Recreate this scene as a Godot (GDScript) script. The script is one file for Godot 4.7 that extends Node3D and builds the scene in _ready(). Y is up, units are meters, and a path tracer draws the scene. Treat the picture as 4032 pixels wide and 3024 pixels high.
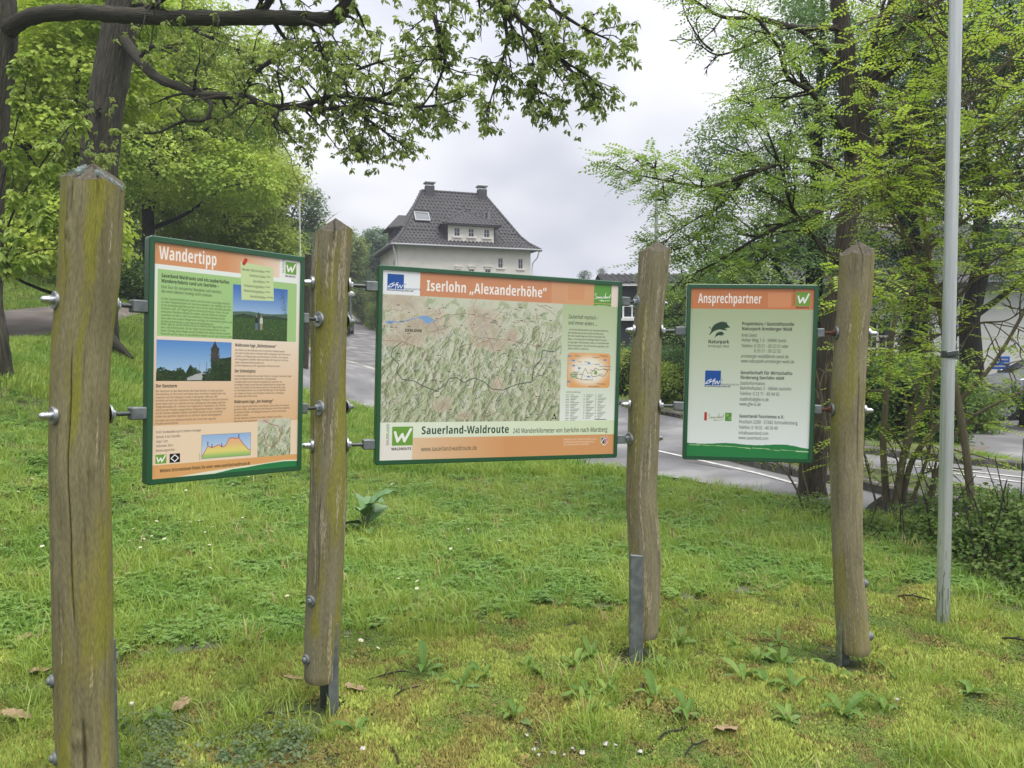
extends Node3D
# A lawn at the edge of a wood: four round timber posts carrying three printed information boards,
# a street junction behind, a hipped-roof house up the side street, woodland left and right.
# All positions are metres in the world: x right, y up, -z away from the viewer.

class MB:
	var v := PackedVector3Array()
	var n := PackedVector3Array()
	var uv := PackedVector2Array()
	var c := PackedColorArray()
	var ix := PackedInt32Array()
	var colored := false
	var rough := 0.0            # uneven bark on thick tubes
	var nz := FastNoiseLite.new()
	func vert(p: Vector3, nn: Vector3, u := Vector2.ZERO, col := Color.WHITE) -> int:
		v.append(p); n.append(nn); uv.append(u); c.append(col)
		return v.size() - 1
	func face(a: int, b: int, d: int) -> void:
		var g := (v[d] - v[a]).cross(v[b] - v[a])
		if g.dot(n[a] + n[b] + n[d]) < 0.0:
			ix.append(a); ix.append(d); ix.append(b)
		else:
			ix.append(a); ix.append(b); ix.append(d)
	func quad(a: Vector3, b: Vector3, d: Vector3, e: Vector3, nn: Vector3, col := Color.WHITE, u0 := Vector2.ZERO, u1 := Vector2.ONE) -> void:
		var i := vert(a, nn, u0, col)
		vert(b, nn, Vector2(u1.x, u0.y), col); vert(d, nn, u1, col); vert(e, nn, Vector2(u0.x, u1.y), col)
		face(i, i + 1, i + 2); face(i, i + 2, i + 3)
	func tri(a: Vector3, b: Vector3, d: Vector3, col := Color.WHITE, toward := Vector3.ZERO) -> void:
		var nn := (d - a).cross(b - a).normalized()
		if toward != Vector3.ZERO and nn.dot(toward) < 0.0: nn = -nn
		var i := vert(a, nn, Vector2(a.x, a.z), col)
		vert(b, nn, Vector2(b.x, b.z), col); vert(d, nn, Vector2(d.x, d.z), col)
		face(i, i + 1, i + 2)
	func poly(pts: Array, col := Color.WHITE, toward := Vector3.ZERO) -> void:
		for k in range(1, pts.size() - 1): tri(pts[0], pts[k], pts[k + 1], col, toward)
	# box with chamfered edges
	func box(t: Transform3D, s: Vector3, bev := 0.0, col := Color.WHITE) -> void:
		var h := s * 0.5
		if bev <= 0.0:
			for k in 3:
				for sg in [-1.0, 1.0]:
					var nn := Vector3.ZERO; nn[k] = sg
					var a := (k + 1) % 3; var b := (k + 2) % 3
					var pp := []
					for q in [[-1.0, -1.0], [1.0, -1.0], [1.0, 1.0], [-1.0, 1.0]]:
						var p := Vector3.ZERO; p[k] = sg * h[k]; p[a] = q[0] * h[a]; p[b] = q[1] * h[b]
						pp.append(t * p)
					quad(pp[0], pp[1], pp[2], pp[3], (t.basis * nn).normalized(), col, Vector2.ZERO, Vector2(s[a], s[b]))
			return
		for k in 3:
			var a := (k + 1) % 3; var b := (k + 2) % 3
			for sg in [-1.0, 1.0]:
				var pp := []
				for q in [[-1.0, -1.0], [1.0, -1.0], [1.0, 1.0], [-1.0, 1.0]]:
					var p := Vector3.ZERO; p[k] = sg * h[k]; p[a] = q[0] * (h[a] - bev); p[b] = q[1] * (h[b] - bev)
					pp.append(t * p)
				var nn := Vector3.ZERO; nn[k] = sg
				quad(pp[0], pp[1], pp[2], pp[3], (t.basis * nn).normalized(), col, Vector2.ZERO, Vector2(s[a], s[b]))
			for sa in [-1.0, 1.0]:
				for sb in [-1.0, 1.0]:
					var p0 := Vector3.ZERO; p0[a] = sa * h[a]; p0[b] = sb * (h[b] - bev); p0[k] = -(h[k] - bev)
					var p1 := Vector3.ZERO; p1[a] = sa * (h[a] - bev); p1[b] = sb * h[b]; p1[k] = -(h[k] - bev)
					var p2 := p1; p2[k] = h[k] - bev
					var p3 := p0; p3[k] = h[k] - bev
					var ne := Vector3.ZERO; ne[a] = sa; ne[b] = sb
					quad(t * p0, t * p1, t * p2, t * p3, (t.basis * ne).normalized(), col)
		for sx in [-1.0, 1.0]:
			for sy in [-1.0, 1.0]:
				for sz in [-1.0, 1.0]:
					var sgn := Vector3(sx, sy, sz)
					var q := []
					for k in 3:
						var p := (h - Vector3.ONE * bev) * sgn; p[k] = sgn[k] * h[k]
						q.append(t * p)
					tri(q[0], q[1], q[2], col, t.basis * sgn)
	func tube(pts: Array, rad: Array, sides: int, col := Color.WHITE, cap := false, vscale := 1.0) -> void:
		var m := pts.size()
		var t0: Vector3 = (pts[1] - pts[0]).normalized()
		var u := t0.cross(Vector3.UP if absf(t0.y) < 0.9 else Vector3.RIGHT).normalized()
		var first := v.size()
		var run := 0.0
		for i in m:
			var tg: Vector3 = (pts[mini(i + 1, m - 1)] - pts[maxi(i - 1, 0)]).normalized()
			u = (u - tg * u.dot(tg)).normalized()
			var w := tg.cross(u)
			if i > 0: run += pts[i].distance_to(pts[i - 1])
			for s in sides + 1:
				var a := TAU * s / sides
				var d := u * cos(a) + w * sin(a)
				var rr: float = rad[i]
				if rough > 0.0 and rr > 0.03: rr *= 1.0 + rough * (nz.get_noise_3dv((pts[i] + d * rr) * 300.0) + 0.8 * nz.get_noise_3dv((pts[i] * Vector3(1, 0.3, 1) + d * rr) * 1400.0))
				vert(pts[i] + d * rr, d, Vector2(float(s) / sides, run * vscale), col)
		for i in m - 1:
			for s in sides:
				var a := first + i * (sides + 1) + s
				face(a, a + 1, a + sides + 2); face(a, a + sides + 2, a + sides + 1)
		if cap:
			for e in [0, m - 1]:
				var tg: Vector3 = (pts[1] - pts[0]).normalized() * -1.0 if e == 0 else (pts[m - 1] - pts[m - 2]).normalized()
				var base = first + e * (sides + 1)
				var ce := vert(pts[e], tg, Vector2.ZERO, col)
				for s in sides:
					var i0 := vert(v[base + s], tg, Vector2.ZERO, col)
					var i1 := vert(v[base + s + 1], tg, Vector2.ZERO, col)
					face(ce, i0, i1)
	# profile of (radius, y) about the y axis of t; flat along the profile, smooth around (or faceted)
	func lathe(t: Transform3D, prof: Array, sides: int, faceted := false, col := Color.WHITE) -> void:
		for i in prof.size() - 1:
			var p: Vector2 = prof[i]; var q: Vector2 = prof[i + 1]
			var dn := Vector2(q.y - p.y, p.x - q.x).normalized()
			for s in sides:
				var a := TAU * s / sides; var b := TAU * (s + 1) / sides
				var ma := (a + b) * 0.5
				var ids := []
				for e in [[p, a], [q, a], [q, b], [p, b]]:
					var an: float = ma if faceted else e[1]
					var nn := Vector3(cos(an) * dn.x, dn.y, sin(an) * dn.x)
					ids.append(vert(t * Vector3(cos(e[1]) * e[0].x, e[0].y, sin(e[1]) * e[0].x), (t.basis * nn).normalized(), Vector2(float(s) / sides, e[0].y), col))
				if q.x > 0.00001: face(ids[0], ids[1], ids[2])
				if p.x > 0.00001: face(ids[0], ids[2], ids[3])
	func mesh(mat: Material = null) -> ArrayMesh:
		var am := ArrayMesh.new()
		var ar := []
		ar.resize(Mesh.ARRAY_MAX)
		ar[Mesh.ARRAY_VERTEX] = v; ar[Mesh.ARRAY_NORMAL] = n; ar[Mesh.ARRAY_TEX_UV] = uv; ar[Mesh.ARRAY_INDEX] = ix
		if colored: ar[Mesh.ARRAY_COLOR] = c
		am.add_surface_from_arrays(Mesh.PRIMITIVE_TRIANGLES, ar)
		if mat: am.surface_set_material(0, mat)
		return am

var M := {}
var counts := {}
var R := RandomNumberGenerator.new()

func rf(a: float, b: float) -> float: return R.randf_range(a, b)

func numbered(called: String) -> String:
	counts[called] = counts.get(called, -1) + 1
	return called if counts[called] == 0 else "%s_%03d" % [called, counts[called]]

func tag(o: Node, label: String, category: String, group := "", kind := "") -> Node:
	if label: o.set_meta("label", label)
	if category: o.set_meta("category", category)
	if group: o.set_meta("group", group)
	if kind: o.set_meta("kind", kind)
	return o

func thing(called: String, label: String, category: String, at := Vector3.ZERO, group := "") -> Node3D:
	var o := Node3D.new()
	o.name = numbered(called)
	add_child(o)
	o.position = at
	tag(o, label, category, group)
	return o

# one named mesh; under the root it takes the next free number
func obj(called: String, mesh: Mesh, parent: Node = null, at := Vector3.ZERO) -> MeshInstance3D:
	var o := MeshInstance3D.new()
	o.mesh = mesh
	o.name = called if parent else numbered(called)
	(parent if parent else self).add_child(o, true)
	o.position = at
	return o

func structure(called: String, mesh: Mesh) -> MeshInstance3D:
	var o := obj(called, mesh)
	o.set_meta("kind", "structure")
	return o

func scatter(called: String, mesh: Mesh, where: Array, tint: Array, parent: Node = null) -> MultiMeshInstance3D:
	var mm := MultiMesh.new()
	mm.transform_format = MultiMesh.TRANSFORM_3D
	mm.use_colors = tint.size() > 0
	mm.mesh = mesh
	mm.instance_count = where.size()
	for i in where.size():
		mm.set_instance_transform(i, where[i])
		if tint.size(): mm.set_instance_color(i, tint[i])
	var o := MultiMeshInstance3D.new()
	o.multimesh = mm
	o.set_meta("kind", "stuff")
	o.name = called if parent else numbered(called)
	(parent if parent else self).add_child(o, true)
	return o

func lin(r: float, g: float, b: float) -> Color: return Color(r, g, b).linear_to_srgb()

func mat(called: String, col: Color, rough := 0.8, metal := 0.0) -> StandardMaterial3D:
	var m := StandardMaterial3D.new()
	m.resource_name = called
	m.albedo_color = col
	m.roughness = rough
	m.metallic = metal
	M[called] = m
	return m

func noise_bytes(w: int, h: int, fx: float, fy: float, seed_: int, octaves := 3, type := FastNoiseLite.TYPE_SIMPLEX_SMOOTH) -> PackedFloat32Array:
	var nz := FastNoiseLite.new()
	nz.noise_type = type; nz.seed = seed_; nz.frequency = 1.0; nz.fractal_octaves = octaves
	var out := PackedFloat32Array()
	out.resize(w * h)
	# wraps around in x on a cylinder, so that the left and right edge meet
	for y in h:
		var vy := float(y) / h * fy
		for x in w:
			var a := TAU * x / w
			out[y * w + x] = nz.get_noise_3d(cos(a) * fx / TAU, vy, sin(a) * fx / TAU)
	return out

func tex(im: Image) -> ImageTexture: return ImageTexture.create_from_image(im)

func noise_tex(fr: float, ramp: Array, seed_: int, size := 512, octaves := 4, type := FastNoiseLite.TYPE_SIMPLEX_SMOOTH) -> NoiseTexture2D:
	var nz := FastNoiseLite.new()
	nz.noise_type = type; nz.frequency = fr; nz.seed = seed_; nz.fractal_octaves = octaves
	var t := NoiseTexture2D.new()
	t.width = size; t.height = size; t.seamless = true; t.noise = nz
	var g := Gradient.new()
	var offs := PackedFloat32Array(); var cols := PackedColorArray()
	for k in ramp.size():
		offs.append(ramp[k][0]); cols.append(ramp[k][1])
	g.offsets = offs; g.colors = cols
	t.color_ramp = g
	return t

func bump_tex(fr: float, seed_: int, size := 512, octaves := 4) -> NoiseTexture2D:
	return noise_tex(fr, [[0.0, Color.BLACK], [1.0, Color.WHITE]], seed_, size, octaves)

# ---------------------------------------------------------------- terrain
const TP := [-6, 6, -0.009598071284, 0, 5, 0.004723103375, 6, 5, 0.0007411366132, -2, 1, -0.0001384517366, 2, 1, -0.0002983988744, -1, -1.5, 0.002119044232, 1.5, -1.5, 0.0009501883696, 4, -2, -0.0005861034533, -1.45, -2.55, 0.001833725346, -0.8, -3.33, 0.00517904396, 0.7, -3.87, 0.001744491024, 1.75, -3.75, 5.02048214e-05, 2.5, -4.46, -7.423424998e-05, 0, -6, 0.003154215233, 3, -6, 3.654078703e-05, 5, -5, -0.0002043346388, 8, -3, 0.000585518122, 7, 1, -0.0001673187214, 1, -8, 0.004624277477, 1.908, -9.44, -0.000319923668, 0.888, -10.2, 0.002231244274, 3.014, -8.1, -0.0006697315428, -0.845, -13.2, 0.004372155872, -3.831, -19.5, 0.00010798132, -6.517, -24, -0.04814154563, 2.759, -20, 0.007163340992, 3.691, -16.5, 0.0002318716516, 5.19, -11.3, 0.0008077094341, 6.558, -9.8, -0.0004131631956, 11.016, -17.5, 2.869094295e-05, 10.931, -21.5, -0.001506993794, -11.394, -42, -0.002340264176, -9.924, -38, -0.003181117565, -7.098, -33, -0.01337554984, -5.374, -30, 0.00541695378, -11.744, -55, -0.002168175313, -20.113, -100, -5.26644299e-06, -4.209, -34, 0.006760857712, -0.101, -28, 0.005791358596, -6.531, -10, 0.01500009037, -7.489, -14, 0.02908729703, -10.852, -16.5, -0.03555160295, -9.465, -16.5, -0.02365130492, -13.786, -21, -0.03000763751, -12.024, -21, 0.02044442398, -9.021, -18, 0.07396754448, -18.032, -30, 0.003605132938, -22.273, -32, -0.00249461863, -14.109, -30, 0.008486620021, -9.868, -24, 0.04006618462, -3.523, -5.5, 0.02125778135, -4.463, -7, 0.04864426691, -4.92, -10, -0.005710734169, -3.118, -6.3, -0.02435546891, -4.271, -14, -0.02703681539, -2.278, -3.45, -0.02279825229, -5.906, -7.5, -0.0198256957, -7.286, -20, -0.02502626363, -2.995, -7.9, -0.02927400233, -40, -40, 0.003976482423, -60, -20, -0.001453613494, -30, -5, 0.0002752959382, -15, 0, 0.001870348729, -15, 10, 0.002887982149, -60, 10, 0.0005035087054, -3, -62, 0.001087602636, 4, -58, 0.002244796263, -12, -66, -0.0008531536457, 20, -30, -0.0001569052535, 40, -40, 0.0005087411121, 60, -10, -0.0004650407957, 30, 10, 0.0001155993459, 30, -90, -0.0002862661719, 0, -120, -0.0002660760266, -30, -110, 0.000139972736, -80, -120, 0.000309764873, 100, -100, 0.0001212728957, 12, -45, 0.000193591043, 20, -60, -0.0005268443111, -45, -70, -0.000363412547, -100, -40, -0.0001939137196, -100, 20, -0.0001288393314, 100, 20, 0.0002581197813, 0, 60, -9.096843883e-05]
const TL := [-20.44085729, -0.05582025805, -0.05014168398]
const GX0 := -120.0
const GZ0 := -140.0
const GW := 241
const GH := 201
var grid := PackedFloat32Array()

func build_heights() -> void:
	grid.resize(GW * GH)
	var tp := PackedFloat32Array(TP)
	var m := tp.size() / 3
	for j in GH:
		for i in GW:
			var x := GX0 + i; var z := GZ0 + j
			var h: float = TL[0] + TL[1] * x + TL[2] * z
			for k in m:
				var dx := tp[k * 3] - x; var dz := tp[k * 3 + 1] - z
				var r2 := dx * dx + dz * dz
				h += tp[k * 3 + 2] * 0.5 * r2 * log(r2 + 1e-9)
			grid[j * GW + i] = h

func hgt(x: float, z: float) -> float:
	var fx := clampf(x - GX0, 0.0, GW - 1.001); var fz := clampf(z - GZ0, 0.0, GH - 1.001)
	var i := int(fx); var j := int(fz)
	fx -= i; fz -= j
	var a := j * GW + i
	return lerpf(lerpf(grid[a], grid[a + 1], fx), lerpf(grid[a + GW], grid[a + GW + 1], fx), fz)

func onto(x: float, z: float, up := 0.0) -> Vector3: return Vector3(x, hgt(x, z) + up, z)

func gnormal(x: float, z: float) -> Vector3:
	return Vector3(hgt(x - 0.4, z) - hgt(x + 0.4, z), 0.8, hgt(x, z - 0.4) - hgt(x, z + 0.4)).normalized()

# a sheet laid on the terrain inside an outline in (x, z)
func drape(outline: PackedVector2Array, cell: float, up: float) -> MB:
	var b := MB.new()
	var lo := outline[0]; var hi := outline[0]
	for p in outline:
		lo = lo.min(p); hi = hi.max(p)
	var nx := int(ceil((hi.x - lo.x) / cell)); var nz := int(ceil((hi.y - lo.y) / cell))
	var inside := PackedByteArray()
	inside.resize((nx + 1) * (nz + 1))
	for j in nz + 1:
		for i in nx + 1:
			inside[j * (nx + 1) + i] = int(Geometry2D.is_point_in_polygon(lo + Vector2(i, j) * cell, outline))
	for j in nz:
		for i in nx:
			var a := j * (nx + 1) + i
			var sum := inside[a] + inside[a + 1] + inside[a + nx + 1] + inside[a + nx + 2]
			var o := lo + Vector2(i, j) * cell
			var sq := PackedVector2Array([o, o + Vector2(cell, 0), o + Vector2(cell, cell), o + Vector2(0, cell)])
			var parts: Array = [sq]
			if sum < 4: parts = Geometry2D.intersect_polygons(sq, outline)
			for pp in parts:
				var first := b.v.size()
				for p in pp: b.vert(onto(p.x, p.y, up), gnormal(p.x, p.y), p)
				for k in range(1, pp.size() - 1): b.face(first, first + k, first + k + 1)
	return b

# a strip of a given width along points in (x, z)
func strip(line: Array, width: float, up: float, stepm := 0.4) -> MB:
	var b := MB.new()
	var pts := []
	for k in line.size() - 1:
		var m := maxi(1, int(line[k].distance_to(line[k + 1]) / stepm))
		for q in m: pts.append(line[k].lerp(line[k + 1], float(q) / m))
	pts.append(line[-1])
	for k in pts.size():
		var d: Vector2 = (pts[mini(k + 1, pts.size() - 1)] - pts[maxi(k - 1, 0)]).normalized()
		var o := Vector2(-d.y, d.x) * width * 0.5
		for s in [-1.0, 1.0]:
			var p: Vector2 = pts[k] + o * s
			b.vert(onto(p.x, p.y, up), gnormal(p.x, p.y), p)
	for k in pts.size() - 1:
		b.face(k * 2, k * 2 + 1, k * 2 + 3); b.face(k * 2, k * 2 + 3, k * 2 + 2)
	return b

# ---------------------------------------------------------------- the scene
func _ready() -> void:
	R.seed = 11
	var cam := Camera3D.new()
	cam.name = "camera"
	cam.position = Vector3(0, 1.6, 0)
	cam.rotation_degrees = Vector3(-2.8, 0, 0)
	cam.fov = 53.0
	cam.near = 0.05
	cam.far = 900.0
	add_child(cam)
	cam.current = true
	var env := Environment.new()
	env.background_mode = Environment.BG_SKY
	var sky := Sky.new()
	var pano := PanoramaSkyMaterial.new()
	pano.panorama = overcast()
	sky.sky_material = pano
	env.sky = sky
	env.tonemap_mode = Environment.TONE_MAPPER_LINEAR
	env.tonemap_exposure = 2.5
	env.fog_enabled = true
	env.fog_density = 0.0012
	env.fog_light_color = Color(0.83, 0.85, 0.9)
	env.sdfgi_enabled = true
	env.ssao_enabled = true
	env.ssil_enabled = true
	var we := WorldEnvironment.new()
	we.name = "environment"
	we.environment = env
	add_child(we)
	var sun := DirectionalLight3D.new()
	sun.name = "sun"
	sun.light_energy = 0.5
	sun.light_angular_distance = 40.0
	sun.light_color = Color(1.0, 0.97, 0.92)
	sun.shadow_enabled = true
	sun.look_at_from_position(Vector3(4, 14, 4), Vector3.ZERO)
	add_child(sun)

	make_materials()
	build_heights()
	build_ground()
	build_roads()
	build_houses()
	build_posts()
	build_boards()
	build_poles()
	build_woods()
	build_hedges()
	build_lawn()
	build_small_things()

# a closed, softly broken layer of cloud: a little brighter overhead than at the horizon, as overcast skies are
func overcast() -> ImageTexture:
	var w := 768; var h := 384
	var im := Image.create(w, h, false, Image.FORMAT_RGBAF)
	var nz := FastNoiseLite.new()
	nz.seed = 5; nz.frequency = 1.0; nz.fractal_octaves = 5; nz.noise_type = FastNoiseLite.TYPE_SIMPLEX_SMOOTH
	for y in h:
		var el := PI * (0.5 - (y + 0.5) / h)
		var se := sin(el)
		for x in w:
			var az := TAU * (x + 0.5) / w
			var d := Vector3(cos(el) * cos(az), se, cos(el) * sin(az))
			var up := maxf(se, 0.0)
			# the cloud layer is flat: its pattern is squeezed towards the horizon
			var k := 1.0 / (up + 0.28)
			var cl := nz.get_noise_3d(d.x * k * 1.15 + 3.0, d.z * k * 1.15, 1.7)
			var fine := nz.get_noise_3d(d.x * k * 3.1, d.z * k * 3.1, 8.0)
			var t := clampf(0.52 + cl * 1.15 + fine * 0.3, 0.0, 1.0)
			var lum := (0.285 + 0.105 * t) * (1.0 + 1.8 * up * up)
			var col := Color(0.9, 0.93, 1.05).lerp(Color(0.98, 0.985, 1.03), t)
			im.set_pixel(x, y, Color(col.r * lum, col.g * lum, col.b * lum, 1.0))
	return tex(im)

func make_materials() -> void:
	var m: StandardMaterial3D
	# ground: soil and thatch under the grass
	m = mat("soil", Color.WHITE, 0.95)
	m.albedo_texture = noise_tex(0.012, [[0.0, lin(0.035, 0.03, 0.016)], [0.4, lin(0.045, 0.055, 0.016)], [0.62, lin(0.06, 0.085, 0.018)], [1.0, lin(0.09, 0.11, 0.025)]], 3, 512, 5)
	m.uv1_triplanar = true; m.uv1_world_triplanar = true; m.uv1_scale = Vector3(0.35, 0.35, 0.35)
	m.detail_enabled = true
	m.detail_albedo = noise_tex(0.03, [[0.0, lin(0.5, 0.5, 0.5)], [1.0, lin(1.0, 1.0, 1.0)]], 9, 256, 4)
	m.detail_blend_mode = BaseMaterial3D.BLEND_MODE_MUL
	# asphalt
	m = mat("asphalt", Color.WHITE, 0.82)
	m.albedo_texture = noise_tex(0.006, [[0.0, lin(0.07, 0.07, 0.073)], [0.42, lin(0.135, 0.135, 0.142)], [0.5, lin(0.16, 0.16, 0.167)], [0.58, lin(0.15, 0.15, 0.155)], [0.75, lin(0.22, 0.22, 0.225)], [1.0, lin(0.28, 0.28, 0.28)]], 21, 1024, 7)
	m.uv1_triplanar = true; m.uv1_world_triplanar = true; m.uv1_scale = Vector3(0.07, 0.07, 0.07)
	m = mat("old_asphalt", Color.WHITE, 0.85)
	m.albedo_texture = noise_tex(0.008, [[0.0, lin(0.07, 0.068, 0.07)], [0.45, lin(0.12, 0.117, 0.12)], [0.62, lin(0.15, 0.148, 0.15)], [0.7, lin(0.24, 0.235, 0.235)], [1.0, lin(0.29, 0.285, 0.28)]], 33, 1024, 5)
	m.uv1_triplanar = true; m.uv1_world_triplanar = true; m.uv1_scale = Vector3(0.09, 0.09, 0.09)
	m = mat("path_asphalt", Color.WHITE, 0.9)
	m.albedo_texture = noise_tex(0.01, [[0.0, lin(0.07, 0.055, 0.045)], [0.5, lin(0.13, 0.11, 0.1)], [1.0, lin(0.2, 0.185, 0.175)]], 35, 512, 5)
	m.uv1_triplanar = true; m.uv1_world_triplanar = true; m.uv1_scale = Vector3(0.12, 0.12, 0.12)
	m = mat("road_paint", Color.WHITE, 0.75)
	m.albedo_texture = noise_tex(0.03, [[0.0, lin(0.2, 0.2, 0.2)], [0.4, lin(0.42, 0.42, 0.41)], [1.0, lin(0.6, 0.6, 0.58)]], 25, 256, 4)
	m.uv1_triplanar = true; m.uv1_world_triplanar = true; m.uv1_scale = Vector3(0.8, 0.8, 0.8)
	m = mat("kerb_stone", Color.WHITE, 0.9)
	m.albedo_texture = noise_tex(0.02, [[0.0, lin(0.05, 0.047, 0.043)], [0.5, lin(0.1, 0.095, 0.088)], [1.0, lin(0.19, 0.18, 0.165)]], 41, 256, 4)
	m.uv1_triplanar = true; m.uv1_world_triplanar = true; m.uv1_scale = Vector3(0.8, 0.8, 0.8)
	m = mat("pale_kerb", Color.WHITE, 0.9)
	m.albedo_texture = noise_tex(0.02, [[0.0, lin(0.22, 0.21, 0.19)], [1.0, lin(0.42, 0.41, 0.38)]], 43, 256, 4)
	m.uv1_triplanar = true; m.uv1_world_triplanar = true; m.uv1_scale = Vector3(0.5, 0.5, 0.5)
	# metal
	m = mat("zinc", Color.WHITE, 0.42, 0.85)
	m.albedo_texture = noise_tex(0.03, [[0.0, lin(0.2, 0.22, 0.23)], [0.5, lin(0.32, 0.34, 0.35)], [1.0, lin(0.45, 0.47, 0.48)]], 51, 256, 4)
	m.uv1_triplanar = true; m.uv1_scale = Vector3(3, 3, 3)
	m = mat("dull_zinc", Color.WHITE, 0.6, 0.5)
	m.albedo_texture = noise_tex(0.03, [[0.0, lin(0.1, 0.12, 0.125)], [0.5, lin(0.16, 0.18, 0.185)], [1.0, lin(0.24, 0.26, 0.265)]], 52, 256, 4)
	m.uv1_triplanar = true; m.uv1_scale = Vector3(2, 2, 2)
	mat("shiny_zinc", lin(0.55, 0.57, 0.58), 0.28, 1.0)
	mat("dark_steel", lin(0.09, 0.1, 0.1), 0.5, 0.7)
	m = mat("rust", Color.WHITE, 0.85, 0.1)
	m.albedo_texture = noise_tex(0.05, [[0.0, lin(0.05, 0.02, 0.012)], [1.0, lin(0.13, 0.05, 0.025)]], 55, 128, 3)
	m.uv1_triplanar = true; m.uv1_scale = Vector3(12, 12, 12)
	m = mat("frame_green", lin(0.012, 0.075, 0.03), 0.32)
	m.clearcoat_enabled = true; m.clearcoat = 0.3; m.clearcoat_roughness = 0.25
	m = mat("lichen", Color.WHITE, 0.95)
	m.albedo_texture = noise_tex(0.06, [[0.0, lin(0.06, 0.08, 0.07)], [0.5, lin(0.14, 0.18, 0.165)], [1.0, lin(0.26, 0.29, 0.26)]], 57, 128, 3)
	m.uv1_triplanar = true; m.uv1_scale = Vector3(20, 20, 20)
	m = mat("end_grain", Color.WHITE, 0.9)
	m.albedo_texture = noise_tex(0.035, [[0.0, lin(0.03, 0.026, 0.018)], [0.5, lin(0.062, 0.054, 0.036)], [0.8, lin(0.1, 0.087, 0.058)], [1.0, lin(0.16, 0.145, 0.1)]], 59, 256, 5)
	m.uv1_triplanar = true; m.uv1_scale = Vector3(6, 1.5, 6)
	# bark
	for b in [["bark_oak", 0.052, 0.048, 0.034, 61], ["bark_brown", 0.075, 0.062, 0.045, 62], ["bark_pale", 0.31, 0.255, 0.175, 63], ["bark_dark", 0.03, 0.027, 0.022, 64]]:
		m = mat(b[0], Color.WHITE, 0.95)
		var c0 := Vector3(b[1], b[2], b[3])
		m.albedo_texture = noise_tex(0.03, [[0.0, lin(c0.x * 0.45, c0.y * 0.45, c0.z * 0.45)], [0.5, lin(c0.x, c0.y, c0.z)], [0.8, lin(c0.x * 1.5, c0.y * 1.6, c0.z * 1.4)], [1.0, lin(c0.x * 2.0, c0.y * 2.2, c0.z * 1.8)]], b[4], 256, 5)
		m.uv1_scale = Vector3(4, 0.3, 1)
		m.heightmap_enabled = true; m.heightmap_scale = 3.0
		m.heightmap_texture = bump_tex(0.05, b[4] + 100, 256, 4)
	# foliage: the colour of each clump comes with its copy
	for f in [["leaf", 0.55, 0.95], ["leaf_thin", 0.5, 1.0], ["grass_blade", 0.5, 0.92], ["moss_tuft", 0.9, 0.6]]:
		m = mat(f[0], Color.WHITE, f[1])
		m.vertex_color_use_as_albedo = true
		m.backlight_enabled = true
		m.backlight = Color(f[2], f[2], f[2] * 0.8)
		m.metallic_specular = 0.35

# ---------------------------------------------------------------- ground and roads
var road_outline := PackedVector2Array([Vector2(4.44, -5.638), Vector2(4.2, -6.248), Vector2(3.702, -6.821), Vector2(3.313, -7.341), Vector2(2.985, -8.021), Vector2(2.542, -8.494), Vector2(1.894, -9.369), Vector2(0.89, -10.217), Vector2(-0.848, -13.248), Vector2(-3.56, -18.122), Vector2(-6.369, -23.455), Vector2(-5.619, -17.105), Vector2(-6.658, -16.634), Vector2(-9.532, -23.868), Vector2(-9.6, -29.307), Vector2(-11.262, -41.512), Vector2(-9.884, -37.849), Vector2(-8.371, -34.333), Vector2(-10.957, -46.337), Vector2(-12.921, -57.003), Vector2(-14.929, -68.443), Vector2(-17.811, -84.018), Vector2(-17.495, -85.677), Vector2(-14.302, -71.896), Vector2(-10.834, -61.458), Vector2(-5.996, -42.295), Vector2(-2.735, -31.161), Vector2(-0.1, -27.821), Vector2(2.774, -20.109), Vector2(3.692, -16.502), Vector2(5.193, -11.307), Vector2(6.556, -9.797), Vector2(7.461, -8.839), Vector2(4.634, -5.46)])
var path_outline := PackedVector2Array([Vector2(-14.75, -18.158), Vector2(-13.736, -20.924), Vector2(-13.087, -21.944), Vector2(-11.701, -23.658), Vector2(-21.358, -50.537), Vector2(-11.566, -27.351), Vector2(-10.814, -21.693), Vector2(-9.654, -17.772), Vector2(-10.007, -16.748), Vector2(-8.599, -13.074), Vector2(-8.332, -10.234)])
var island_outline := PackedVector2Array([Vector2(2.993, -10.855), Vector2(3.839, -10.388), Vector2(4.393, -9.551), Vector2(4.8, -8.787), Vector2(5.183, -7.729), Vector2(5.85, -6.913), Vector2(5.054, -5.962), Vector2(4.616, -6.875), Vector2(4.179, -7.64), Vector2(3.931, -8.538), Vector2(3.476, -9.399)])
var drive_outline := PackedVector2Array([Vector2(6.549, -11.125), Vector2(8.291, -14.401), Vector2(12.381, -20.262), Vector2(15.609, -21.7), Vector2(16.441, -18.252), Vector2(7.667, -9.085), Vector2(6.804, -10.171)])

func build_ground() -> void:
	var b := MB.new()
	# fine near the viewer, coarse to the horizon, as one sheet
	var xs := []; var zs := []
	var x := -900.0
	while x < 900.0:
		xs.append(x)
		x += 0.5 if absf(x) < 16.0 else (2.0 if absf(x) < 60.0 else (20.0 if absf(x) < 140.0 else 120.0))
	var z := -900.0
	while z < 300.0:
		zs.append(z)
		z += 0.5 if z > -46.0 and z < 2.0 else (2.0 if z > -140.0 and z < 30.0 else 90.0)
	for zz in zs:
		for xx in xs: b.vert(onto(xx, zz), gnormal(xx, zz), Vector2(xx, zz))
	var w := xs.size()
	for j in zs.size() - 1:
		for i in w - 1:
			var a := j * w + i
			b.face(a, a + 1, a + w + 1); b.face(a, a + w + 1, a + w)
	structure("ground", b.mesh(M.soil))

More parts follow.
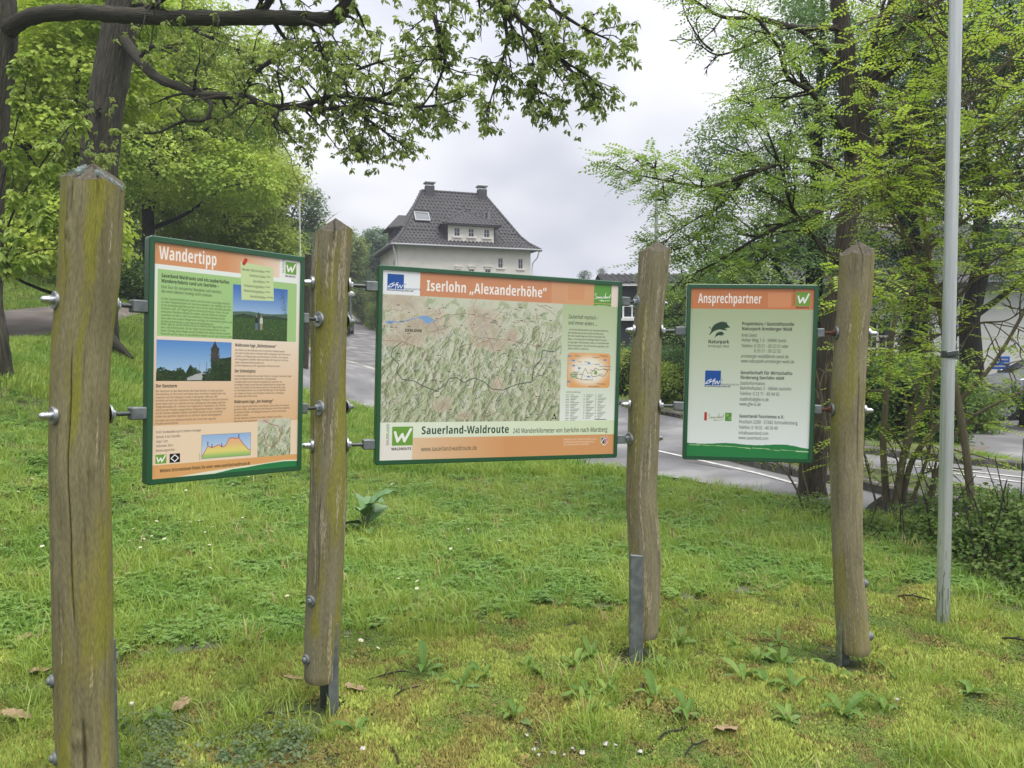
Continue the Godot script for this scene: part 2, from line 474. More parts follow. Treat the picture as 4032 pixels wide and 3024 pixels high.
func kerb_row(called: String, line: Array, wide: float, high: float, material: Material, piece := 1.0) -> void:
	var root := Node3D.new()
	root.name = numbered(called)
	add_child(root)
	root.set_meta("kind", "structure")
	var mb := MB.new()
	mb.box(Transform3D(), Vector3(piece - 0.012, high + 0.12, wide), 0.02)
	var me := mb.mesh(material)
	for k in line.size() - 1:
		var a: Vector2 = line[k]; var e: Vector2 = line[k + 1]
		var m := maxi(1, int(round(a.distance_to(e) / piece)))
		for q in m:
			var p := a.lerp(e, (q + 0.5) / m)
			var o := obj("kerb_stone", me, root, onto(p.x, p.y, (high - 0.12) * 0.5 + rf(-0.012, 0.008)))
			var d := (e - a).normalized()
			o.rotation = Vector3(rf(-0.02, 0.02), -atan2(d.y, d.x) + rf(-0.012, 0.012), atan2(hgt(p.x + d.x * 0.5, p.y + d.y * 0.5) - hgt(p.x - d.x * 0.5, p.y - d.y * 0.5), 1.0))
			o.scale = Vector3(a.distance_to(e) / m / piece, 1, 1)

func build_roads() -> void:
	structure("road", drape(road_outline, 0.5, 0.02).mesh(M.asphalt))
	structure("footpath", drape(path_outline, 0.6, 0.03).mesh(M.path_asphalt))
	structure("driveway", drape(drive_outline, 0.6, 0.026).mesh(M.asphalt))
	# mended patches and a gully in the road
	for q in [[Vector2(1.646, -14.824), Vector2(1.902, -14.388), Vector2(1.969, -13.647), Vector2(1.628, -13.903)], [Vector2(2.679, -11.247), Vector2(3.112, -10.418), Vector2(2.822, -9.84), Vector2(2.392, -10.577)], [Vector2(-6.803, -27.202), Vector2(-6.165, -27.637), Vector2(-6.154, -26.504), Vector2(-6.811, -26.097)], [Vector2(4.452, -9.382), Vector2(4.751, -8.876), Vector2(4.511, -8.424), Vector2(4.27, -8.88)], [Vector2(-0.064, -17.621), Vector2(0.7, -15.68), Vector2(0.387, -14.569), Vector2(-0.358, -16.484)]]:
		structure("road_patch", drape(PackedVector2Array(q), 0.4, 0.025).mesh(M.old_asphalt))
	# the side street, older and patched, beyond the gutter line
	structure("side_street", drape(PackedVector2Array([Vector2(-8.283, -34.308), Vector2(-10.865, -46.065), Vector2(-12.821, -56.711), Vector2(-14.793, -68.007), Vector2(-17.607, -83.288), Vector2(-17.338, -84.656), Vector2(-14.216, -71.243), Vector2(-10.79, -60.999), Vector2(-5.985, -41.862), Vector2(-2.796, -30.792), Vector2(-3.558, -28.716), Vector2(-5.358, -29.912), Vector2(-6.871, -31.945)]), 0.6, 0.032).mesh(M.old_asphalt))
	structure("pavement", strip([Vector2(-10.671, -61.151), Vector2(-11.944, -65.112), Vector2(-14.103, -71.541), Vector2(-16.689, -82.686)], 1.5, 0.05, 0.6).mesh(M.pale_kerb))
	kerb_row("gutter", [Vector2(-11.937, -42.687), Vector2(-9.742, -37.304), Vector2(-8.327, -34.321), Vector2(-6.871, -31.945), Vector2(-5.358, -29.912), Vector2(-3.536, -28.536)], 0.3, 0.035, M.pale_kerb)
	kerb_row("road_kerb", [Vector2(-0.1, -27.821), Vector2(2.774, -20.109), Vector2(3.692, -16.502), Vector2(5.193, -11.307), Vector2(6.076, -10.315), Vector2(6.556, -9.797), Vector2(7.108, -9.073)], 0.16, 0.13, M.kerb_stone)
	structure("far_pavement", strip([Vector2(2.172, -25.049), Vector2(2.983, -21.627), Vector2(3.889, -17.391), Vector2(5.562, -12.114), Vector2(6.739, -10.993)], 1.1, 0.1, 0.5).mesh(M.path_asphalt))
	kerb_row("island_kerb", [Vector2(2.993, -10.81), Vector2(3.476, -9.399), Vector2(3.931, -8.538), Vector2(4.179, -7.64), Vector2(4.616, -6.875), Vector2(4.928, -6.031)], 0.15, 0.14, M.kerb_stone)
	structure("traffic_island", drape(island_outline, 0.4, 0.1).mesh(M.soil))
	structure("road_line", strip([Vector2(1.172, -14.494), Vector2(1.832, -12.8), Vector2(2.242, -11.628), Vector2(2.714, -10.435), Vector2(3.074, -9.511), Vector2(3.273, -8.803)], 0.075, 0.028, 0.3).mesh(M.road_paint))
	structure("road_line", strip([Vector2(5.124, -10.159), Vector2(5.765, -9.682), Vector2(6.166, -9.218), Vector2(6.652, -8.485)], 0.075, 0.028, 0.3).mesh(M.road_paint))
	structure("road_line", strip([Vector2(5.49, -9.509), Vector2(5.94, -8.877), Vector2(6.345, -8.091)], 0.075, 0.028, 0.3).mesh(M.road_paint))

# ---------------------------------------------------------------- flat print on the boards
class Paint:
	var im: Image
	var w: int
	var h: int
	var fonts := {}
	var ts: TextServer
	func _init(ww: int, hh: int, col: Color) -> void:
		w = ww; h = hh
		im = Image.create(w, h, false, Image.FORMAT_RGBA8)
		im.fill(col)
		ts = TextServerManager.get_primary_interface()
		for k in [400, 700]:
			var f := SystemFont.new()
			f.font_names = PackedStringArray(["Droid Sans"])
			f.font_weight = k
			f.subpixel_positioning = TextServer.SUBPIXEL_POSITIONING_DISABLED
			f.hinting = TextServer.HINTING_NONE
			fonts[k] = f
	func rect(u0: float, v0: float, u1: float, v1: float, col: Color) -> void:
		im.fill_rect(Rect2i(int(u0 * w), int(v0 * h), int(u1 * w) - int(u0 * w), int(v1 * h) - int(v0 * h)), col)
	# printed blends from one ink to another
	func blend(u0: float, v0: float, u1: float, v1: float, a: Color, b: Color, across := false) -> void:
		var x0 := int(u0 * w); var x1 := int(u1 * w); var y0 := int(v0 * h); var y1 := int(v1 * h)
		if across:
			for x in range(x0, x1): im.fill_rect(Rect2i(x, y0, 1, y1 - y0), a.lerp(b, float(x - x0) / (x1 - x0)))
		else:
			for y in range(y0, y1): im.fill_rect(Rect2i(x0, y, x1 - x0, 1), a.lerp(b, float(y - y0) / (y1 - y0)))
	func round_rect(u0: float, v0: float, u1: float, v1: float, r: float, a: Color, b: Color) -> void:
		var x0 := u0 * w; var x1 := u1 * w; var y0 := v0 * h; var y1 := v1 * h
		for y in range(int(y0), int(y1)):
			var e := maxf(y0 + r - y, y - (y1 - r))
			var inset := r - sqrt(maxf(r * r - e * e, 0.0)) if e > 0.0 else 0.0
			for x in range(int(x0 + inset), int(x1 - inset)):
				var q := Vector2((x - (x0 + x1) * 0.5) / (x1 - x0), (y - (y0 + y1) * 0.5) / (y1 - y0)) * 2.0
				im.set_pixel(x, y, a.lerp(b, smoothstep(0.55, 1.1, q.length())))
	func shape(pts: Array, col: Color) -> void:   # pts in (u, v)
		var lo := 1e9; var hi := -1e9
		for p in pts:
			lo = minf(lo, p.y * h); hi = maxf(hi, p.y * h)
		for y in range(maxi(0, int(lo)), mini(h, int(hi) + 1)):
			var xs := []
			for k in pts.size():
				var a := Vector2(pts[k].x * w, pts[k].y * h); var q: Vector2 = pts[(k + 1) % pts.size()]
				var b := Vector2(q.x * w, q.y * h)
				if (a.y <= y + 0.5) != (b.y <= y + 0.5): xs.append(a.x + (y + 0.5 - a.y) / (b.y - a.y) * (b.x - a.x))
			xs.sort()
			for k in range(0, xs.size() - 1, 2): im.fill_rect(Rect2i(int(round(xs[k])), y, maxi(1, int(round(xs[k + 1])) - int(round(xs[k]))), 1), col)
	func line(pts: Array, width: float, col: Color) -> void:   # pts in (u, v), width in pixels
		for k in pts.size() - 1:
			var a := Vector2(pts[k].x * w, pts[k].y * h); var b := Vector2(pts[k + 1].x * w, pts[k + 1].y * h)
			var m := maxi(1, int(a.distance_to(b) / maxf(width * 0.35, 0.7)))
			for q in m + 1:
				var p := a.lerp(b, float(q) / m)
				if width <= 2.5:
					im.fill_rect(Rect2i(int(p.x - width * 0.5), int(p.y - width * 0.5), maxi(1, int(round(width))), maxi(1, int(round(width)))), col)
				else:
					for dy in range(-int(width * 0.5), int(width * 0.5) + 1):
						var hw := sqrt(maxf(width * width * 0.25 - dy * dy, 0.0))
						im.fill_rect(Rect2i(int(p.x - hw), int(p.y) + dy, maxi(1, int(hw * 2.0)), 1), col)
	# one line of lettering: left edge u, baseline v, height of a capital about 0.72 size pixels; fit: width in u
	func text(s: String, u: float, v: float, size: int, col: Color, bold := false, fit := 0.0, upright := true) -> void:
		var f: SystemFont = fonts[700 if bold else 400]
		var sh := ts.create_shaped_text()
		ts.shaped_text_add_string(sh, s, f.get_rids(), size)
		var gl := ts.shaped_text_get_glyphs(sh)
		var tw := 4.0
		for g in gl: tw += g.advance
		var asc := int(size * 1.1); var hh := int(size * 1.45)
		var strip := Image.create(int(tw) + 4, hh, false, Image.FORMAT_RGBA8)
		strip.fill(Color(1, 1, 1, 0))
		var x := 2.0
		var sz := Vector2i(size, 0)
		var atlas := {}
		for g in gl:
			ts.font_render_glyph(g.font_rid, sz, g.index)
			var ti := ts.font_get_glyph_texture_idx(g.font_rid, sz, g.index)
			if ti >= 0:
				var r := ts.font_get_glyph_uv_rect(g.font_rid, sz, g.index)
				var o := ts.font_get_glyph_offset(g.font_rid, sz, g.index)
				var key := [g.font_rid, ti, g.index]
				var pg := ts.font_get_texture_image(g.font_rid, sz, ti).get_region(Rect2i(r))
				pg.convert(Image.FORMAT_RGBA8)
				strip.blend_rect(pg, Rect2i(0, 0, pg.get_width(), pg.get_height()), Vector2i(int(x + o.x), asc + int(o.y)))
			x += g.advance
		ts.free_rid(sh)
		if fit > 0.0: strip.resize(maxi(4, int(fit * w)), hh, Image.INTERPOLATE_BILINEAR)
		var data := strip.get_data()
		var r8 := col.r8; var g8 := col.g8; var b8 := col.b8
		for k in range(0, data.size(), 4):
			if data[k + 3] > 0:
				data[k] = r8; data[k + 1] = g8; data[k + 2] = b8
		strip = Image.create_from_data(strip.get_width(), hh, false, Image.FORMAT_RGBA8, data)
		if not upright:
			strip.rotate_90(COUNTERCLOCKWISE)
			im.blend_rect(strip, Rect2i(0, 0, strip.get_width(), strip.get_height()), Vector2i(int(u * w) - asc, int(v * h) - strip.get_height()))
			return
		im.blend_rect(strip, Rect2i(0, 0, strip.get_width(), hh), Vector2i(int(u * w) - 2, int(v * h) - asc))
	# foliage as a photograph prints it: many small blots of differing greens inside a box
	func leaves(u0: float, v0: float, u1: float, v1: float, n: int, size: float, cols: Array, rng: RandomNumberGenerator, top: Callable) -> void:
		for k in n:
			var u := rng.randf_range(u0, u1); var v := rng.randf_range(v0, v1)
			if v < top.call(u): continue
			var s := rng.randf_range(0.4, 1.0) * size
			im.fill_rect(Rect2i(int(u * w), int(v * h), maxi(1, int(s)), maxi(1, int(s * 0.7))).intersection(Rect2i(int(u0 * w), int(v0 * h), int((u1 - u0) * w), int((v1 - v0) * h))), cols[rng.randi() % cols.size()])
	func lines(rows: Array, u: float, v: float, dv: float, size: int, col: Color, per := 0.0) -> void:
		for k in rows.size():
			text(rows[k], u, v + dv * k, size, col, false, per * rows[k].length() if per > 0.0 else 0.0)

const INK := Color(0.05, 0.06, 0.05)
const SOFT_INK := Color(0.22, 0.21, 0.18)

# the white brushed W on its green square, with its two names
func walking_logo(p: Paint, u0: float, v0: float, u1: float, v1: float, side_u: float, under_v: float, small: int, big: int) -> void:
	p.rect(u0, v0, u1, v1, Color(0.43, 0.68, 0.2))
	var a := []
	for q in [[0.15, 0.3], [0.27, 0.76], [0.5, 0.4], [0.6, 0.76], [0.78, 0.4], [0.9, 0.14]]:
		a.append(Vector2(lerpf(u0, u1, q[0]), lerpf(v0, v1, q[1])))
	p.line(a, (u1 - u0) * p.w * 0.13, Color(0.97, 0.98, 0.96))
	p.text("SAUERLAND", side_u, v1, small, Color(0.3, 0.36, 0.22), false, 0.0, false)
	p.text("WALDROUTE", u0 - 0.002, under_v, big, Color(0.05, 0.05, 0.05), true, (u1 - u0) * 1.03)

func gfw_logo(p: Paint, u0: float, v0: float, u1: float, v1: float, small: int) -> void:
	p.rect(u0, v0, u1, v1, Color(0.03, 0.3, 0.68))
	var du := u1 - u0; var dv := v1 - v0
	var wht := Color(0.95, 0.97, 1.0)
	var strokes := [[[0.42, 0.58], [0.2, 0.68], [0.04, 0.88], [0.25, 0.86], [0.42, 0.72], [0.28, 0.73]], [[0.5, 0.95], [0.56, 0.6], [0.66, 0.55]], [[0.44, 0.72], [0.66, 0.68]], [[0.62, 0.68], [0.66, 0.92], [0.78, 0.7], [0.84, 0.92], [0.98, 0.64]]]
	for s in strokes:
		var a := []
		for q in s: a.append(Vector2(u0 + du * q[0], v0 + dv * q[1]))
		p.line(a, du * p.w * 0.05, wht)
	p.line([Vector2(u0 + du * 0.96, v0 + dv * 0.65), Vector2(u0 + du * 1.14, v0 + dv * 0.63)], du * p.w * 0.04, Color(0.2, 0.4, 0.7))
	p.text("Gesellschaft für", u1 + du * 0.03, v1 - dv * 0.01, small, Color(0.25, 0.3, 0.4))
	p.text("Wirtschaftsförderung Iserlohn mbH", u0 - du * 0.02, v1 + dv * 0.13, small, Color(0.2, 0.25, 0.35), true, du * 1.7)

func script_logo(p: Paint, u0: float, v0: float, u1: float, v1: float, width: float, col: Color) -> void:
	# "Sauerland" in handwriting
	var s := [[0.13, 0.2], [0.06, 0.12], [0.02, 0.3], [0.12, 0.5], [0.1, 0.72], [0.0, 0.7]]
	var word := [[0.14, 0.62], [0.2, 0.5], [0.18, 0.7], [0.25, 0.5], [0.25, 0.68], [0.31, 0.48], [0.33, 0.68], [0.38, 0.46], [0.4, 0.62], [0.46, 0.5], [0.42, 0.66], [0.5, 0.66], [0.54, 0.44], [0.56, 0.52], [0.6, 0.64], [0.7, 0.0], [0.64, 0.62], [0.72, 0.44], [0.7, 0.64], [0.77, 0.42], [0.78, 0.62], [0.83, 0.4], [0.86, 0.58], [0.92, 0.4], [0.88, 0.58], [1.0, 0.12], [0.94, 0.58]]
	var under := [[0.3, 0.92], [0.46, 0.84], [0.4, 1.0], [0.56, 0.86], [0.54, 0.96], [0.95, 0.82]]
	for st in [s, word, under]:
		var a := []
		for q in st: a.append(Vector2(lerpf(u0, u1, q[0]), lerpf(v0, v1, q[1])))
		p.line(a, width, col)

# a relief map as printed: woods, fields, built-up speckle, shaded slopes
func relief_map(w: int, h: int, seed_: int, towns: Array) -> Image:
	var im := Image.create(w, h, false, Image.FORMAT_RGBA8)
	var nz := FastNoiseLite.new(); nz.seed = seed_; nz.frequency = 0.017; nz.fractal_octaves = 5; nz.noise_type = FastNoiseLite.TYPE_SIMPLEX_SMOOTH
	nz.fractal_type = FastNoiseLite.FRACTAL_RIDGED
	var wd := FastNoiseLite.new(); wd.seed = seed_ + 1; wd.frequency = 0.016; wd.fractal_octaves = 5
	var sp := FastNoiseLite.new(); sp.seed = seed_ + 2; sp.frequency = 0.17; sp.noise_type = FastNoiseLite.TYPE_CELLULAR
	for y in h:
		var last := 0.0
		for x in w:
			var fy := float(y) / h; var fx := float(x) / w
			var e := nz.get_noise_2d(x * 0.8 + y * 0.35, y * 0.7)
			var slope := (e - last) * 5.5 if x > 0 else 0.0
			last = e
			var wood := wd.get_noise_2d(x, y) + (fy - 0.45) * 0.55
			var town := 0.0
			for t in towns: town = maxf(town, 1.0 - Vector2((fx - t[0]) / t[2], (fy - t[1]) / t[3]).length())
			town += wd.get_noise_2d(y, x) * 0.45
			var c := Color(0.81, 0.83, 0.73)
			c = c.lerp(Color(0.68, 0.73, 0.57), smoothstep(-0.06, 0.08, wood))
			var hilly := smoothstep(0.0, 0.4, fy + wd.get_noise_2d(x * 0.5, y * 0.5) * 0.3)
			c = c.lerp(Color(0.36, 0.39, 0.27), clampf(-slope * 1.9, 0.0, 0.72) * hilly)
			c = c.lerp(Color(0.87, 0.88, 0.74), clampf(slope * 1.3, 0.0, 0.6) * hilly)
			if town > 0.2:
				var s := sp.get_noise_2d(x * 1.6, y * 1.6)
				c = c.lerp(Color(0.84, 0.79, 0.7), 0.6)
				if s > -0.55 + (0.5 - town) * 0.5: c = c.lerp(Color(0.66, 0.54, 0.45), 0.4)
			im.set_pixel(x, y, c)
	return im

func wander(a: Vector2, b: Vector2, n: int, amp: float) -> Array:
	var out := []
	for k in n + 1:
		var t := float(k) / n
		var o := amp * sin(t * PI) if n > 2 else 0.0
		out.append(a.lerp(b, t) + Vector2(rf(-1, 1), rf(-1, 1)) * o)
	return out

func print_route_board() -> ImageTexture:
	var p := Paint.new(1600, 1132, Color(0.95, 0.96, 0.95))
	var orange := Color(0.86, 0.56, 0.37)
	p.rect(0.143, 0, 1, 0.127, orange)
	p.rect(0.69, 0, 0.75, 0.127, Color(0.88, 0.62, 0.43))
	p.rect(0.75, 0, 0.965, 0.127, Color(0.89, 0.64, 0.43))
	p.rect(0.765, 0.02, 0.84, 0.1, Color(0.88, 0.6, 0.39))
	p.rect(0.965, 0, 1, 0.127, Color(0.93, 0.86, 0.8))
	p.rect(0, 0, 0.143, 0.128, Color(0.93, 0.95, 0.97))
	gfw_logo(p, 0.018, 0.02, 0.08, 0.098, 15)
	p.text("Iserlohn „Alexanderhöhe“", 0.168, 0.097, 88, Color(0.98, 0.97, 0.95), true, 0.505)
	p.rect(0.885, 0.0, 0.968, 0.112, Color(0.36, 0.65, 0.22))
	p.rect(0.885, 0.115, 0.968, 0.135, Color(0.36, 0.65, 0.22))
	script_logo(p, 0.888, 0.048, 0.965, 0.1, 3.0, Color(0.97, 0.98, 0.96))
	p.text("KERNGESUND", 0.9, 0.131, 13, Color(0.92, 0.97, 0.9), true, 0.053)
	# map
	var mw := 800; var mh := 512
	var map := relief_map(mw, mh, 77, [[0.2, 0.22, 0.22, 0.16], [0.12, 0.33, 0.16, 0.1], [0.1, 0.05, 0.16, 0.12], [0.54, 0.2, 0.12, 0.22], [0.6, 0.36, 0.14, 0.07], [0.7, 0.28, 0.06, 0.1], [0.33, 0.86, 0.07, 0.08], [0.62, 0.7, 0.05, 0.07], [0.44, 0.95, 0.06, 0.04]])
	map.resize(int(0.742 * 1600), int(0.675 * 1132), Image.INTERPOLATE_BILINEAR)
	p.im.blit_rect(map, Rect2i(0, 0, map.get_width(), map.get_height()), Vector2i(0, int(0.127 * 1132)))
	var mp := func(u: float, v: float) -> Vector2: return Vector2(u * 0.74, 0.128 + v * 0.672)
	# minor roads and stream lines of the map
	R.seed = 404
	for k in 90:
		var a := Vector2(rf(0.01, 0.97), rf(0.02, 0.97))
		var b := a + Vector2(rf(-0.16, 0.16), rf(-0.14, 0.14))
		b = b.clamp(Vector2(0.005, 0.01), Vector2(0.99, 0.99))
		var l := []
		for q in wander(a, b, 7, 0.018): l.append(mp.call(clampf(q.x, 0.004, 0.99), clampf(q.y, 0.004, 0.99)))
		p.line(l, 2.0, [Color(0.55, 0.33, 0.27), Color(0.68, 0.6, 0.48), Color(0.88, 0.86, 0.76), Color(0.5, 0.5, 0.42), Color(0.62, 0.7, 0.74)][k % 5])
	for rd in [[[0.5, 0.0], [0.48, 0.07], [0.5, 0.14], [0.47, 0.22], [0.5, 0.3], [0.47, 0.37], [0.49, 0.5], [0.5, 0.66], [0.49, 0.85], [0.44, 1.0]], [[0.0, 0.36], [0.1, 0.36], [0.22, 0.42], [0.26, 0.55], [0.28, 0.7], [0.27, 0.9], [0.24, 1.0]], [[0.3, 0.3], [0.27, 0.2], [0.33, 0.14], [0.45, 0.12], [0.6, 0.16], [0.66, 0.05]], [[0.49, 0.38], [0.6, 0.31], [0.72, 0.33], [0.88, 0.37], [0.86, 0.2], [0.84, 0.05]], [[0.55, 0.25], [0.6, 0.4], [0.62, 0.6], [0.66, 0.72], [0.6, 0.8], [0.55, 1.0]], [[0.85, 0.42], [0.84, 0.55], [0.82, 0.7], [0.88, 0.85], [0.87, 1.0]]]:
		var l := []
		for q in rd: l.append(mp.call(q[0], q[1]))
		p.line(l, 2.2, Color(0.62, 0.36, 0.3))
	for rt in [[[0.1, 0.37], [0.06, 0.42], [0.05, 0.48], [0.09, 0.54], [0.08, 0.6], [0.11, 0.66], [0.17, 0.67], [0.22, 0.71], [0.29, 0.75], [0.34, 0.7], [0.36, 0.65], [0.4, 0.64], [0.44, 0.68], [0.5, 0.64], [0.56, 0.68], [0.6, 0.73], [0.66, 0.74], [0.74, 0.69], [0.83, 0.67], [0.84, 0.55], [0.88, 0.48], [0.89, 0.4], [0.96, 0.41], [1.0, 0.36]]]:
		var l := []
		for q in rt: l.append(mp.call(minf(q[0], 0.995), q[1]))
		p.line(l, 4.5, Color(0.17, 0.31, 0.26))
	p.line([mp.call(0.02, 0.21), mp.call(0.1, 0.21), mp.call(0.18, 0.17), mp.call(0.28, 0.19)], 7.0, Color(0.52, 0.65, 0.84))
	p.shape([mp.call(0.19, 0.16), mp.call(0.23, 0.15), mp.call(0.27, 0.18), mp.call(0.24, 0.22), mp.call(0.22, 0.2)], Color(0.47, 0.65, 0.88))
	p.shape([mp.call(0.02, 0.22), mp.call(0.06, 0.2), mp.call(0.05, 0.23)], Color(0.4, 0.58, 0.86))
	for k in 130:   # place names and small symbols, far too small to read
		var q: Vector2 = mp.call(rf(0.02, 0.94), rf(0.02, 0.97))
		p.im.fill_rect(Rect2i(int(q.x * 1600), int(q.y * 1132), int(rf(5, 26)), 4), Color(0.24, 0.22, 0.2) if k % 3 else Color(0.12, 0.12, 0.12))
	p.text("ISERLOHN", 0.088, 0.128 + 0.285 * 0.672, 24, INK, true, 0.07)
	p.text("HEMER", 0.43, 0.128 + 0.19 * 0.672, 20, INK, false, 0.034)
	p.text("BALVE", 0.7, 0.128 + 0.885 * 0.672, 15, INK)
	p.shape([mp.call(0.957, 0.985), mp.call(0.971, 0.93), mp.call(0.985, 0.985)], Color(0.05, 0.05, 0.05))
	p.text("N", 0.7125, 0.787, 20, Color.WHITE, true)
	# right-hand column: green ink thinning out to white
	p.blend(0.742, 0.127, 1.0, 0.8, Color(0.7, 0.78, 0.58), Color(0.92, 0.95, 0.92))
	p.text("Zauberhaft mystisch –", 0.77, 0.208, 34, INK, false, 0.142)
	p.text("und immer anders …", 0.77, 0.243, 34, INK, false, 0.138)
	p.lines(["…das ist das Markenzeichen der Sauerland-Waldroute,", "dem Wanderweg zwischen Iserlohn und Marsberg.", "Bei einer Gesamtlänge von 240 km durchquert der", "Weg u.a. den Naturpark Arnsberger Wald mit seiner", "einzigartigen Pflanzenwelt, vorbei an faszinierenden", "Naturschauspielen. Sie sind herzlich eingeladen, den", "„Mythos Wald“ zu entdecken."], 0.77, 0.277, 0.0183, 17, SOFT_INK, 0.0038)
	p.round_rect(0.77, 0.405, 0.972, 0.608, 22.0, Color(0.96, 0.93, 0.86), Color(0.94, 0.66, 0.38))
	var ov := func(u: float, v: float) -> Vector2: return Vector2(0.77 + u * 0.202, 0.405 + v * 0.203)
	for l in [[[0.06, 0.0], [0.05, 0.5], [0.05, 1.0]], [[0.0, 0.4], [0.3, 0.34], [0.6, 0.32], [0.8, 0.28], [1.0, 0.42]], [[0.0, 0.26], [0.2, 0.24], [0.3, 0.0]], [[0.25, 0.34], [0.28, 0.55], [0.45, 0.68], [0.62, 0.72]]]:
		var a := []
		for q in l: a.append(ov.call(q[0], q[1]))
		p.line(a, 3.5, Color(0.7, 0.8, 0.92))
	p.shape([ov.call(0.08, 0.56), ov.call(0.24, 0.56), ov.call(0.24, 0.74), ov.call(0.08, 0.74)], Color(0.72, 0.78, 0.6))
	for l in [[[0.08, 0.62], [0.12, 0.7], [0.2, 0.66], [0.22, 0.73], [0.34, 0.75], [0.36, 0.6], [0.42, 0.44], [0.48, 0.58], [0.58, 0.56], [0.57, 0.66], [0.62, 0.68]], [[0.58, 0.54], [0.66, 0.42], [0.74, 0.48], [0.86, 0.44], [0.95, 0.5], [0.86, 0.66], [0.74, 0.64], [0.62, 0.68]]]:
		var a := []
		for q in l: a.append(ov.call(q[0], q[1]))
		p.line(a, 3.0, Color(0.25, 0.33, 0.25))
	for q in [[0.05, 0.1], [0.14, 0.22], [0.15, 0.37], [0.5, 0.29], [0.28, 0.44], [0.87, 0.19], [0.05, 0.83], [0.5, 0.68]]:
		var a: Vector2 = ov.call(q[0], q[1])
		p.im.fill_rect(Rect2i(int(a.x * 1600) - 10, int(a.y * 1132) - 5, 20, 10), Color(0.3, 0.55, 0.85))
	for q in [["Hamm", 0.2, 0.11], ["Lippstadt", 0.6, 0.13], ["Paderborn", 0.78, 0.09], ["Werl", 0.27, 0.28], ["Soest", 0.41, 0.27], ["Büren", 0.66, 0.34], ["Bad Wünnenberg", 0.76, 0.39], ["Menden", 0.15, 0.57], ["Iserlohn", 0.1, 0.64], ["Arnsberg", 0.22, 0.63], ["Warstein", 0.55, 0.51], ["Marsberg", 0.88, 0.48], ["Brilon", 0.75, 0.62], ["Sundern", 0.34, 0.79], ["Meschede", 0.45, 0.79], ["Winterberg", 0.72, 0.9], ["Schmallenberg", 0.52, 0.98]]:
		var a: Vector2 = ov.call(q[1], q[2])
		p.text(q[0], a.x, a.y, 11, Color(0.2, 0.2, 0.2))
		p.im.fill_rect(Rect2i(int(a.x * 1600) - 6, int(a.y * 1132) - 6, 4, 4), INK)
	p.rect(0.897, 0.51, 0.911, 0.53, Color(0.43, 0.68, 0.2))
	p.text("Zeichenerklärung", 0.77, 0.637, 13, SOFT_INK)
	for k in 17:   # the key: a mark and a word a few millimetres high
		var yy := int((0.648 + k * 0.0092) * 1132)
		for col in [[0.768, 0.79, 26], [0.85, 0.862, 10], [0.905, 0.917, 9]]:
			if col[0] < 0.8 or k < 16:
				p.im.fill_rect(Rect2i(int(col[0] * 1600), yy, col[2], 3), [Color(0.6, 0.62, 0.55), Color(0.3, 0.5, 0.8), Color(0.5, 0.5, 0.3), Color(0.25, 0.3, 0.28)][(k * 7 + col[2]) % 4])
				p.im.fill_rect(Rect2i(int(col[1] * 1600), yy, int(20 + (k * 37 + col[2] * 13) % 48), 4), Color(0.5, 0.51, 0.46))
	p.im.fill_rect(Rect2i(int(0.905 * 1600), int(0.793 * 1132), 88, 4), INK)
	# foot
	p.blend(0, 0.8, 1, 0.884, Color(0.92, 0.95, 0.88), Color(0.85, 0.92, 0.75), true)
	p.rect(0, 0.884, 0.125, 1, Color(0.94, 0.92, 0.88))
	p.blend(0.125, 0.884, 0.5, 1, Color(0.93, 0.78, 0.62), Color(0.89, 0.62, 0.38), true)
	p.rect(0.5, 0.884, 1, 1, Color(0.89, 0.61, 0.37))
	walking_logo(p, 0.047, 0.823, 0.127, 0.924, 0.036, 0.948, 24, 22)
	p.text("Sauerland-Waldroute", 0.16, 0.865, 66, Color(0.08, 0.24, 0.17), true, 0.365)
	p.text("240 Wanderkilometer von Iserlohn nach Marsberg", 0.537, 0.868, 42, INK, false, 0.435)
	p.text("www.sauerland-waldroute.de", 0.16, 0.957, 38, Color(0.2, 0.24, 0.16), false, 0.23)
	p.lines(["Ministerium für Umwelt und Naturschutz,", "Landwirtschaft und Verbraucherschutz", "des Landes Nordrhein-Westfalen"], 0.764, 0.914, 0.0155, 17, Color(0.97, 0.93, 0.88), 0.0041)
	# arms: green and white bend beside a white horse on red
	p.shape([Vector2(0.938, 0.898), Vector2(0.972, 0.898), Vector2(0.972, 0.932), Vector2(0.955, 0.95), Vector2(0.938, 0.932)], Color(0.95, 0.95, 0.95))
	p.shape([Vector2(0.94, 0.901), Vector2(0.955, 0.901), Vector2(0.955, 0.944), Vector2(0.94, 0.93)], Color(0.1, 0.45, 0.2))
	p.line([Vector2(0.954, 0.906), Vector2(0.941, 0.93)], 7.0, Color(0.95, 0.95, 0.95))
	p.shape([Vector2(0.956, 0.901), Vector2(0.97, 0.901), Vector2(0.97, 0.93), Vector2(0.956, 0.944)], Color(0.8, 0.08, 0.1))
	p.line([Vector2(0.959, 0.91), Vector2(0.965, 0.906), Vector2(0.962, 0.918), Vector2(0.967, 0.925), Vector2(0.96, 0.932)], 4.0, Color(0.95, 0.95, 0.95))
	p.im.adjust_bcs(1.0, 0.96, 0.86)   # inks bleached by years outdoors
	return tex(p.im)

